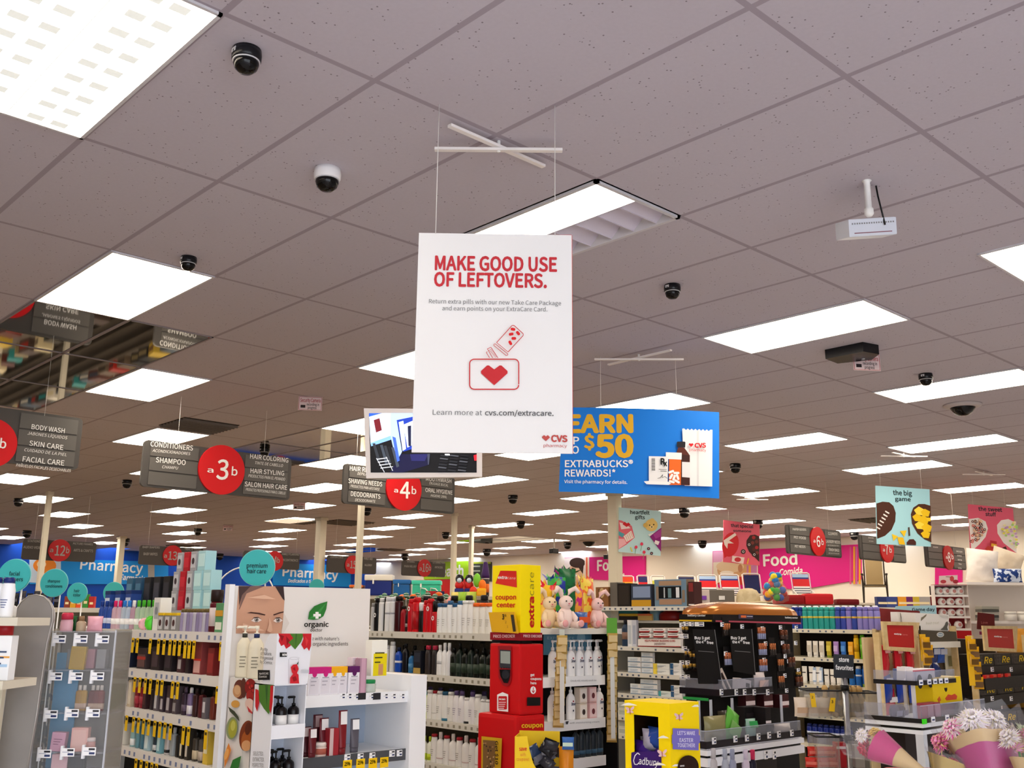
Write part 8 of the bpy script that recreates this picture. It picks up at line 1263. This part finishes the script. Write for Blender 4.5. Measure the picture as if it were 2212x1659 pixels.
# gift sets on the toothpaste top shelf
U0 = 'top of the toothpaste gondola'
kr_ = M('8a5a34', .5)
row(gD, 0, 1296, 1324, [(carton('gift_set', 'gift set', .15, .1, .155, '8a5c34', ('6a4424', .2, .5, .1, .9), mark=('c8a878', .7)), 'brown wooden look gift set')], U0); row(gD, 0, 1328, 1344, [(carton('gift_set', 'gift set', .08, .1, .19, '6a645c'), 'grey end of a gift set')], U0, back=.02); row(gD, 0, 1344, 1372, [(carton('gift_set', 'gift set', .14, .1, .18, '1c1613', ('2c241e', .1, .9, .1, .9)), 'black gift set box')], U0)
row(gD, 0, 1372, 1421, [(carton('gift_set', 'gift set', .2, .1, .17, '3c4454', ('8898b8', .1, .95, .4, .9), stripe=('c8982c', .02, .3), rough=.15), 'clear fronted gift set with yellow item')], U0)
gw = carton('gift_set', 'gift set', .3, .1, .2, '84705c', ('6e8aa0', .0, 1., .0, 1.), win=('15181c', .13, .84, .3, .74)); gw.parts += [('wood_print', B().box(-.105, .105, -.0535, -.0518, .155, .19, M('a8886c', .6)).mesh('wood_print')), ('wood_print', B().box(-.105, .105, -.0535, -.0518, .015, .055, M('a8846a', .6)).mesh('wood_print')), ('wood_print', B().box(-.135, -.11, -.0535, -.0518, .05, .15, M('8c7864', .6)).mesh('wood_print')), ('wood_print', B().box(.112, .135, -.0535, -.0518, .03, .12, M('8c7864', .6)).mesh('wood_print')), ('bottle_print', B().box(.055, .085, -.054, -.052, .065, .14, M('e4e6ea')).box(-.02, .01, -.054, -.052, .065, .135, M('6a8a92')).box(-.06, -.05, -.054, -.052, .065, .14, M('c8ccd0')).mesh('bottle_print'))]
row(gD, 0, 1422, 1500, [(gw, 'wood patterned gift set with window and white bottle')], U0); row(gD, 0, 1499, 1512, [(carton('gift_set', 'gift set', .05, .1, .18, '3c1c1c', ('8a2c2c', .1, .9, .6, .95), stripe=('e0d8d4', .05, .1)), 'narrow dark red gift set')], U0)
zi = at_x(1380, 1340, X_D+.15).z; B().box(gD.u0, gD.u1, .14, .42, zi-.02, zi, SHELF).build('shelf', gD.r)
gD2 = shelf_at(PL(gD.pl.o-gD.pl.n*.14, gD.pl.ang), [zi]); U9 = 'back ledge under the gift sets'
row(gD2, 0, 1326, 1345, [(carton('plain_box', 'box', .1, .1, .085, 'e4dcc8'), 'plain cream box')], U9)
for i, (c, n_, h_) in enumerate((('2c2420', 'black paper stack', .03), ('e0b83a', 'yellow paper stack', .02), ('2a7a84', 'teal paper stack', .03))): row(gD2, 0, 1345, 1395 if i < 2 else 1393, [(carton('paper_stack', 'book', .2, .12, h_, c), n_)], U9, dz=(0, .031, .052)[i])
row(gD2, 0, 1380, 1412, [(carton('card_pack', 'book', .14, .02, .05, 'd8b468', ('e07a4a', .0, 1., .7, 1.)), 'sand and orange card pack')], U9, back=-.03); row(gD2, 0, 1413, 1428, [(carton('pale_box', 'box', .08, .1, .085, '8ab4c8'), 'sky blue box end')], U9); row(gD2, 0, 1430, 1474, [(bottle('red_dome', 'ball', .2, .18, .085, '8a1a1a', '8a1a1a', sh=.5, caph=.05), 'big dark red rounded item')], U9)
# coolers and toys on the rear run
p0 = at_t(820, 1281, 13.); 
def cooler(px, y0, y1, w_, body, lid, lab, t=13., legs=False):
    p = at_t(px, y1, t); r = E('cooler', lab, 'cooler', p, FA, 'coolers on the rear shelves'); wd = w_*t/FPX; h_ = (y1-y0)*t/FPX; B().rbox(-wd/2, wd/2, -.12, .12, 0, h_*.72, M(body, .4), .02).build('tub', r); B().rbox(-wd/2-.01, wd/2+.01, -.13, .13, h_*.72, h_, M(lid, .4), .015).build('lid', r)
    B().rbox(-wd*.22, -wd*.16, -.14, -.12, h_*.55, h_*.78, WHITE, .004).build('latch', r); return r, p
cooler(819, 1237, 1281, 57, '1a2c7c', 'e8e4dc', 'navy cooler with white lid above the endcap header'); cooler(869, 1252, 1286, 35, '1c62a8', '2468b0', 'mid blue cooler between navy and mint boxes')
r, p = cooler(922, 1247, 1280, 60, '3cc4a0', '48d4b4', 'mint green chest with white rope handles'); 
for dx in (-.07, .06): B().tube([(dx, -.135, .0), (dx, -.14, .1), (dx+.06, -.14, .09), (dx+.12, -.14, .03)], .008, WHITE).build('rope_handle', r)
cooler(772, 1246, 1268, 26, '20204a', 'e0702c', 'small navy and orange box left of the navy cooler')
zr = p.z; ru = runner('toy_shelving', 'rear shelving run carrying coolers and toys', 8.4, 9.3, 9.6, 11.9, zr-.0) if 0 else None
rr6, _ = rowrun(((755, 1282), (1062, 1282)), (13., 13.), at_t(868, 1287, 13.).z-.002, 'toy_shelving', 'rear shelving run carrying coolers and toys', .6)
zr = at_t(868, 1287, 13.).z-.002
for c in [o for o in C.objects if o.name.startswith('cooler')]: c.location.z = zr
def toy(px, y1, t, name, cat, lab): p = at_t(px, y1, t); return E(name, lab, cat, (p.x, p.y, zr), FA)
r = toy(1048, 1285, 12.9, 'crayon_bank', 'toy', 'tall purple tipped crayon toy beside the yellow topper'); B().lathe([(.05, 0), (.05, .22), (.045, .225)], M('3a3034', .5), 16).build('body', r); B().lathe([(.052, .23), (.055, .27), (.028, .43), (.02, .44)], M('3c1c5c', .5), 16).build('tip', r); B().lathe([(.052, .22), (.052, .235)], M('e0d8e0'), 16).build('ring', r); B().lathe([(.051, .05), (.051, .16)], M('e8701c', .5), 16).build('label', r)
r = toy(1030, 1285, 12.8, 'green_toy', 'toy', 'green and orange plastic toy left of the crayon'); B().ball((0, 0, .2), (.05, .04, .09), M('7ac83a', .4)).build('body', r); B().ball((.07, -.03, .14), (.05, .04, .07), M('f07a1c', .4)).build('top', r); B().rbox(.0, .12, -.08, 0, 0, .1, M('e8b81c', .4), .02).build('base', r)
for i, px in enumerate((992, 1013)):
    r = toy(px, 1285, 12.9, 'bubble_toy', 'toy', 'toy with black dome and round lens on blue base, %s of two' % ORD[i]); B().rbox(-.06, .06, -.05, .05, 0, .1, M('1c2a7c', .4), .02).build('base', r); B().ball((0, 0, .14), (.06, .05, .06), M('d02424', .4)).build('body', r); B().ball((0, .01, .22), (.055, .045, .06), M('18161c', .3)).build('dome', r); B().lathe([(.03, 0), (.032, .01)], M('c8d8ec', .2), 14).build('lens', r).location = (0, -.045, .2); r.children[-1].rotation_euler = (math.pi/2, 0, 0)
r = toy(1022, 1285, 12.7, 'red_toy', 'toy', 'small red and yellow toy under the crayon'); B().ball((0, 0, .06), (.05, .04, .06), M('d8341c', .4)).build('body', r); B().rbox(.04, .16, -.03, .03, 0, .07, M('e8a81c', .4), .02).build('base', r)
def plush(px, y, t, lab, body, ear, z=None, long_ears=True, s=1., rz=FA, name='plush_rabbit'):
    p = at_t(px, y, t); r = E(name, lab, 'plush toy', (p.x, p.y, z if z is not None else p.z), rz, 'plush toys'); m = NOISY(body, body, 40, .95); b = B(); k = s
    b.ball((0, 0, .075*k), (.062*k, .055*k, .08*k), m, 16, 10).ball((0, -.012*k, .185*k), (.055*k, .05*k, .052*k), m, 16, 10)
    for q in (-1, 1): b.tube([(q*.04*k, -.02*k, .11*k), (q*.06*k, -.05*k, .07*k), (q*.05*k, -.065*k, .04*k)], [.022*k, .02*k, .018*k], m).tube([(q*.04*k, -.02*k, .03*k), (q*.06*k, -.08*k, .025*k), (q*.065*k, -.1*k, .03*k)], [.026*k, .024*k, .026*k], m)
    b.build('body', r); f = B()
    for q in (-1, 1): f.ball((q*.066*k, -.125*k, .035*k), (.024*k, .006, .026*k), M(ear, .9), 10, 6)
    f.build('foot_pad', r)
    for q in (-1, 1):
        e = B(); pts = [(q*.025*k, 0, .22*k), (q*.04*k, 0, .27*k), (q*.075*k, -.02*k, .29*k), (q*.1*k, -.035*k, .255*k)] if long_ears else [(q*.035*k, 0, .21*k), (q*.04*k, 0, .24*k)]
        e.tube(pts, [.014*k, .019*k, .019*k, .012*k][:len(pts)] if long_ears else [.02*k, .012*k], m).build('ear', r)
    h = B()
    for q in (-1, 1): h.ball((q*.022*k, -.06*k, .195*k), .006*k, BLACK, 8, 5)
    h.build('eye', r); B().ball((0, -.063*k, .176*k), (.008*k, .006*k, .006*k), M('d87a84'), 8, 5).build('nose', r); B().tube([(-.01*k, -.06*k, .164*k), (0, -.062*k, .16*k), (.01*k, -.06*k, .164*k)], .0015*k, M('8a4a50'), 5).build('mouth', r); return r
zsp = dv.uv(1240, 1357)[1]
plush(1186, 1357, 5.7, 'cream plush rabbit half behind the yellow topper', 'f0d8b0', 'e8a8a4', zsp, s=.74, rz=FA+.4); plush(1221, 1357, 5.6, 'white pink plush rabbit in the middle of the soap endcap top', 'f2dcd4', 'e8a8a8', zsp, s=.76, rz=FA+.45); plush(1289, 1357, 5.95, 'pink plush rabbit at the right of the soap endcap top', 'f0ccc8', 'e89ca0', zsp, s=.74, rz=FA+.5)
plush(968, 1290, 6.95, 'pink plush animal seen from behind on the hair gondola', 'eca8a4', 'e89ca0', zC[0], False, 1.0, FA+2.6, 'plush_pig')
bgp = [('e02a3c', 'f0c02c', 'red'), ('2a3a9c', '48b04a', 'blue'), ('16502c', '1c6a3a', 'dark green'), ('c82a7c', 'f0a03c', 'magenta'), ('e8602c', 'f0d050', 'orange'), ('5a2a8c', 'c83a8c', 'purple'), ('6a1c24', '2a3a5a', 'maroon')]
for i, (px, y) in enumerate(((1180, 0), (1203, .03), (1226, .0), (1246, .05), (1268, .02), (1212, .1), (1258, .12))):
    X = stand(back_pl(dv, .14+.08*(i > 4)), px, 1357); c, c2, n_ = bgp[i]; g = B().bag(.13, .24+.05*(i % 3), .06, NOISY(c, c2, 18, .25, .45, .5), 10, 140+i); r = E('candy_gift_bag', n_+' shiny gift bag with spiky top behind the plush rabbits', 'gift bag', (X[0], X[1], zsp), .1*i-.3, 'shiny gift bags behind rabbits'); g.build('bag', r); f = B(); rnd = random.Random(i)
    for k in range(7): a = rnd.uniform(-.06, .06); f.add([(a-.02, 0, .22+.05*(i % 3)), (a+.02, .005, .22+.05*(i % 3)), (a+rnd.uniform(-.05, .05), rnd.uniform(-.03, .03),   .26+.04*(i % 3)+rnd.random()*.025)], [(0, 1, 2)], M(c2 if k % 2 else c, .3))
    f.build('frill', r)
X = stand(back_pl(dv, .03), 1255, 1357); place(pouch('candy_bag', 'candy bag', .11, .09, .05, '2a5aa0', ('d8582c', .35, .7), 151), 'blue and orange candy bag between the plush rabbits', (X[0], X[1], zsp), .0)
plb = PL(Vector((X[0], X[1], 0)), 0); 
# striped sweets toppers along the back of the hair gondola
tpp = Pr('striped_topper', 'topper', [('ball', B().ball((0, 0, .02), .02, M('1c6a3a', .4), 10, 6).mesh('ball')), ('stripe', B().lathe([(.0205, .012), (.0208, .018)], M('e8ece8'), 12).lathe([(.018, .028), (.0165, .032)], M('e8ece8'), 12).mesh('stripe')), ('stick', B().tube([(0, 0, -.2), (0, 0, 0)], .003, WHITE, 5).mesh('stick'))], .04, .04, .04)
tpo = Pr('orange_topper', 'topper', [('ball', B().ball((0, 0, .02), (.03, .02, .02), M('ec6a1c', .4), 10, 6).mesh('ball')), ('stick', B().tube([(0, 0, -.2), (0, 0, 0)], .003, WHITE, 5).mesh('stick'))], .06, .04, .04)
for i in range(20):
    px = 815+i*7.8; X = stand(back_pl(gC.pl, .18+.03*(i % 2)), px, 1290); o_ = i in (7, 10, 17); place(tpo if o_ else tpp, '%s topper behind the spray cans, %s from left' % ('orange' if o_ else 'green and white striped', ORD[i]), (X[0], X[1], zC[0]+.2+.012*(i % 3)), 0, 'toppers behind the spray cans')
for i, (px, c, n_) in enumerate(((1000, 'a8d83a', 'lime'), (1018, 'c8d84a', 'pale lime'), (985, 'f0dc6a', 'yellow'))): X = stand(back_pl(gC.pl, .2), px, 1300); place(pouch('plush_pack', 'pack', .09, .26, .06, c, None, 160+i), n_+' soft pack behind the white shampoo bottles', (X[0], X[1], zC[0]), -1.5, 'soft packs behind shampoo')
X = stand(back_pl(gC.pl, .25), 940, 1290); place(carton('striped_towels', 'towel stack', .1, .08, .27, '1c2450', ('c8242c', .0, 1., .88, 1.), stripe=('a8a03c', .7, .74)), 'striped towel stack behind the red spray cans', (X[0], X[1], zC[0]), -1.5)
# things right of the sun care run: valentine tower, pillows
tv = 10.6; p = at_t(2062, 1375, tv); vw = fpl(p, FA-.1); r = E('valentine_tower', 'red and white tiered card tower of small white eggs', 'display unit', (p.x, p.y, 0), FA-.1); q = lambda x, y: vw.uv(*zw(x, y))
xl, _ = q(1130, 600); xr, _ = q(1530, 600); VR = M('b8141c', .5); lv_ = []
for k, (yt, yb, c) in enumerate(((480, 590, 'efe6e2'), (610, 720, 'b8141c'), (745, 850, 'b8141c'), (880, 1000, 'b8141c'))):
    za_, zb_2 = q(1300, yb)[1], q(1300, yt)[1]; lv_.append(za_); B().box(xl, xr, .18, .185, za_, zb_2, M('7a1014' if k else '3a2a26', .6)).build('back_panel', r); B().box(xl, xr, 0, .125, za_-.02, za_, M('f0ebe6', .5)).build('shelf', r); B().box(xl, xr, -.002, 0, za_-.022, za_, M('f0ebe6', .5)).build('shelf_edge', r); B().box(xl, xr, .0, .12, zb_2-.0, zb_2+.012, VR).build('top_strip', r)
B().box(xl-.004, xl, 0, .125, .6, q(1300, 475)[1], M('ece4e0', .5)).build('side_panel', r); B().box(xr, xr+.004, 0, .125, .6, q(1300, 475)[1], M('e8dcd4', .5)).build('side_panel', r); B().box(xl, xr, 0, .125, q(1300, 480)[1], q(1300, 470)[1], M('f0ebe6', .5)).build('top_panel', r); B().box(xl, xr, 0, .125, 0, lv_[3]-.02, VR).build('base', r)
hh = vw.pts([zw(1180, 470), zw(1410, 470), zw(1410, 350), zw(1185, 360)]); B().prism(hh, .02, .024, M('e8d4d0', .5)).build('header_card', r); vw.ell(*zw(1235, 430), 36*kw, 22*kw, M('b8404a')); vw.ell(*zw(1340, 395), 26*kw, 34*kw, M('c8484a')); vw.ell(*zw(1385, 430), 34*kw, 24*kw, M('a8343c')); vw.line([zw(1265, 370), zw(1330, 375)], 1.2, M('8a2c34')); vw.done(r, shift=.02)
eg2 = Pr('white_egg', 'egg', [('egg', B().lathe([(.005, 0), (.022, .006), (.028, .022), (.02, .042), (.004, .05)], M('f0ece8', .4), 14).mesh('egg')), ('face_spot', B().ball((0, -.025, .024), (.012, .004, .012), M('c88a84'), 8, 5).mesh('face_spot'))], .056, .056, .05)
for k, n in enumerate((4, 3, 3, 2)):
    for i in range(n): a = xl+(xr-xl)*(i+.9)/(n+.8); X = vw.o+vw.u*a-vw.n*.06; place(eg2, 'white egg treat on the red tower, %s tier down, %s from left' % (ORD[k], ORD[i]), (X.x, X.y, lv_[k]), FA, 'white eggs on the red tower', 1.6)
PW = NOISY('e4dcd4', 'f0eae4', 6, .9, .4, .6, .3)
def pillow(px, y, t, w_, h_, lab, m, rz=0., tilt=0., z=None): p = at_t(px, y, t); r = E('pillow', lab, 'pillow', p, FA+rz, 'pillows'); B().bag(w_, h_, .16, m, 12, int(px)).build('cushion', r); r.rotation_euler = (0, tilt, FA+rz); return r
pillow(2122, 1256, 11.4, .39, .36, 'large white pillow heaped under the candy poster', PW, .1, .1); pillow(2165, 1248, 11.6, .36, .33, 'cream pillow behind the white one, right side', NOISY('d8c8b0', 'e4d8c4', 6, .9, .4, .6, .3), -.1, .35)
pillow(2178, 1260, 11.2, .33, .16, 'navy pillow printed with pale stars', NOISY('1c3a7c', 'd0dcf0', 16, .8, .52, .56), .0)
zpl = at_t(2150, 1258, 11.2).z; a = at_t(2080, 1258, 11.2); r = E('pillow_shelving', 'white shelving holding pillows and towels at right', 'shelving', (a.x, a.y, 0), FA); 
for z in (zpl-.002, zpl-.42, zpl-.8): B().box(0, .8, -.1, .24, z-.03, z, M('e8e2dc', .5)).build('shelf', r)
B().box(0, .8, .24, .27, 0, zpl-.03, M('d8d0c8', .6)).build('back_panel', r); B().box(0, .8, 0, .24, 0, .1, GREY).build('base', r)
for k in range(5): p = at_t(2130, 1318-k*7.5, 11.1); place(carton('folded_towel', 'towel', .19, .16, .03, ('8a8880', '4a4a48', 'b8b4a8', '5a5a54', '9a988c')[k]), 'folded grey towel in the pile behind the tower, %s from bottom' % ORD[k], (p.x, p.y, zpl-.42+.0005+.031*k), FA, 'folded grey towels')
for k in range(3): p = at_t(2190, 1285, 11.1); place(jar('paper_roll', 'roll', .13, .1, 'd8d4cc', 'e4e0d8'), 'white roll pack on the pillow shelving, %s from left' % ORD[k], (p.x+(-.06+.14*k)*ct, p.y-(-.06+.14*k)*st, zpl-.42), FA, 'white rolls')
for k in range(4): p = at_t(2172, 1318-k*9, 11.15); place(carton('folded_towel', 'towel', .17, .16, .04, ('c8b8a8', 'a8403c', 'd8d0c4', '6a6e78')[k]), 'thick towel in the right pile of the pillow shelving, %s from bottom' % ORD[k], (p.x, p.y, zpl-.8+.0005+.041*k), FA, 'thick towels')
g = fpl(at_t(2000, 1320, 9.6), FA); r = E('game_day_sign', 'pale blue game day sign behind the dog treat box', 'sign', (g.o.x, g.o.y, 0), FA); q = g.pts([zw(620, 830), zw(1150, 845), zw(1140, 720), zw(650, 730)]); B().prism(q, 0, .006, M('a4ccd8', .5)).build('board', r); g.text('Game day', *zw(848, 790), *zw(1125, 788), 36*kw, TD, .03); g.done(r); B().tube([(.0, .01, 0), (.0, .01, q[0][1]+.01)], .008, GREY).build('post', r)
for i, (px, c, n_) in enumerate(((1905, '2a3468', 'navy'), (1925, '3a4a88', 'blue'), (1950, 'e09a2c', 'orange'), (1968, '6a2c6a', 'plum'), (1982, 'c8b03a', 'gold'), (1996, 'a8a4a4', 'silver'))): p = at_t(px, 1312, 11.6); place(carton('snack_box', 'snack box', .13, .08, .12, c, ('e8d8b0', .1, .9, .3, .5)), n_+' snack box on the shelf behind the violet sprays', (p.x, p.y, p.z), FA, 'snack boxes behind the sprays')
a = at_t(1890, 1312, 11.6); r, _ = rowrun(((1895, 1312), (2000, 1312)), (11.6, 11.6), a.z-.001, 'snack_shelving', 'shelving carrying snack boxes behind the violet sprays', .4)
lb = fpl(at_t(2130, 1345, 10.4), FA); r = E('love_board', 'dark maroon board left of the right hand reward frame', 'sign', (lb.o.x, lb.o.y, 0), FA); q = lb.pts([zw(1640, 1010), zw(1860, 1030), zw(1850, 830), zw(1650, 805)]); B().prism(q, 0, .01, M('5c1a18', .5)).build('board', r); lb.text('Love', *zw(1690, 945), *zw(1770, 945), 30*kw, M('a8605a'), 0.01); lb.done(r); B().tube([((q[0][0]+q[1][0])/2, .02, 0), ((q[0][0]+q[1][0])/2, .02, q[0][1]+.01)], .01, GREY).build('post', r)
for i, (a, b_, c) in enumerate((((2140, 1350), .2, '6a1440'), ((2185, 1350), .16, '7a1848'))): p = at_y(*a, 4.1); place(carton('plum_box', 'box', b_*1.6, .1, .03, c, rough=.4), 'flat plum box on top of the right wooden endcap, %s from left' % ORD[i], (p.x, p.y, zt3+.0), 0)
# left background: far shelving with dark packs and bright goods
zb9 = at_t(60, 1312, 9.).z; r, _ = rowrun(((-40, 1312), (215, 1312)), (9.0, 9.0), zb9, 'left_rear_shelving', 'cream rear shelving behind the clear perfume display', .5); a = at_t(-40, 1270, 9.2); 
for i in range(9): p = at_t(6+i*15, 1312, 8.98); place(pouch('dark_pack', 'pack', .055, .125+.02*(i % 2), .03, ('1c1c22', '2a2a34', '16161c', '3a3640')[i % 4], ('5a5a68', .4, .6), 170+i), 'dark pack on the rear shelf, %s from left' % ORD[i], (p.x, p.y+.05, zb9), FA, 'dark packs on the rear shelf')
for i, (px, c, n_) in enumerate(((150, '8a4030', 'rust'), (163, 'd8a02c', 'amber'), (176, 'e85a2c', 'orange'), (190, '3a8a3c', 'green'), (203, 'b8302c', 'red'))): p = at_t(px, 1312, 8.95); place(carton('bright_pack', 'pack', .05, .04, .1+.02*(i % 2), c, ('f0e0b0', .2, .8, .3, .5)), n_+' pack on the rear shelf right of the dark packs', (p.x, p.y+.05, zb9), FA, 'bright packs on the rear shelf')
# overstock along the long aisles, mirrored in the ceiling tiles
rnd = random.Random(21); OC = ['5a2a24', '2a2420', '8a7a5a', 'd8c8a0', 'a8241c', '3a4a5a', '2a8a8a', 'c8a83a', '6a5a4a', '1c1c20', 'e0d8c8', '4a3a34']
ob = [carton('stock_box', 'stock box', .1, .12, .14+.02*(i % 4), OC[i], (OC[(i+5) % 12], .1, .9, .3, .7)) for i in range(12)]
for gi, (gx, nm, y0, y1) in enumerate(((2.2, 'gift', 6.75, 8.4), (4.2, 'hair', 12.6, 26.), (6.2, 'toothpaste', 12.6, 27.), (8.2, 'sun care', 14., 27.))):
    runner('aisle_shelving', 'long %s aisle shelving reflected in the mirrored ceiling tiles' % nm, gx, gx+.8, y0, y1, 1.3, M('6a6056', .6))
    n = int((y1-y0)/.42)
    for k in range(n):
        for sx in (0, 1): place(ob[rnd.randrange(12)], '%s stock box along the %s aisle shelving, %s side' % (ORD[k], nm, ('near', 'far')[sx]), (gx+.16+sx*.48+rnd.uniform(-.04, .04), y0+.2+k*.42, 1.3), -math.pi/2+rnd.uniform(-.3, .3), 'stock boxes along the %s aisle' % nm, (rnd.uniform(2, 3.6), rnd.uniform(1.6, 2.4), rnd.uniform(.7, 1.25)))
for o in C.objects:
    if o.parent is None and o.type != 'CAMERA' and not o.get('kind'): o['kind'] = 'thing'
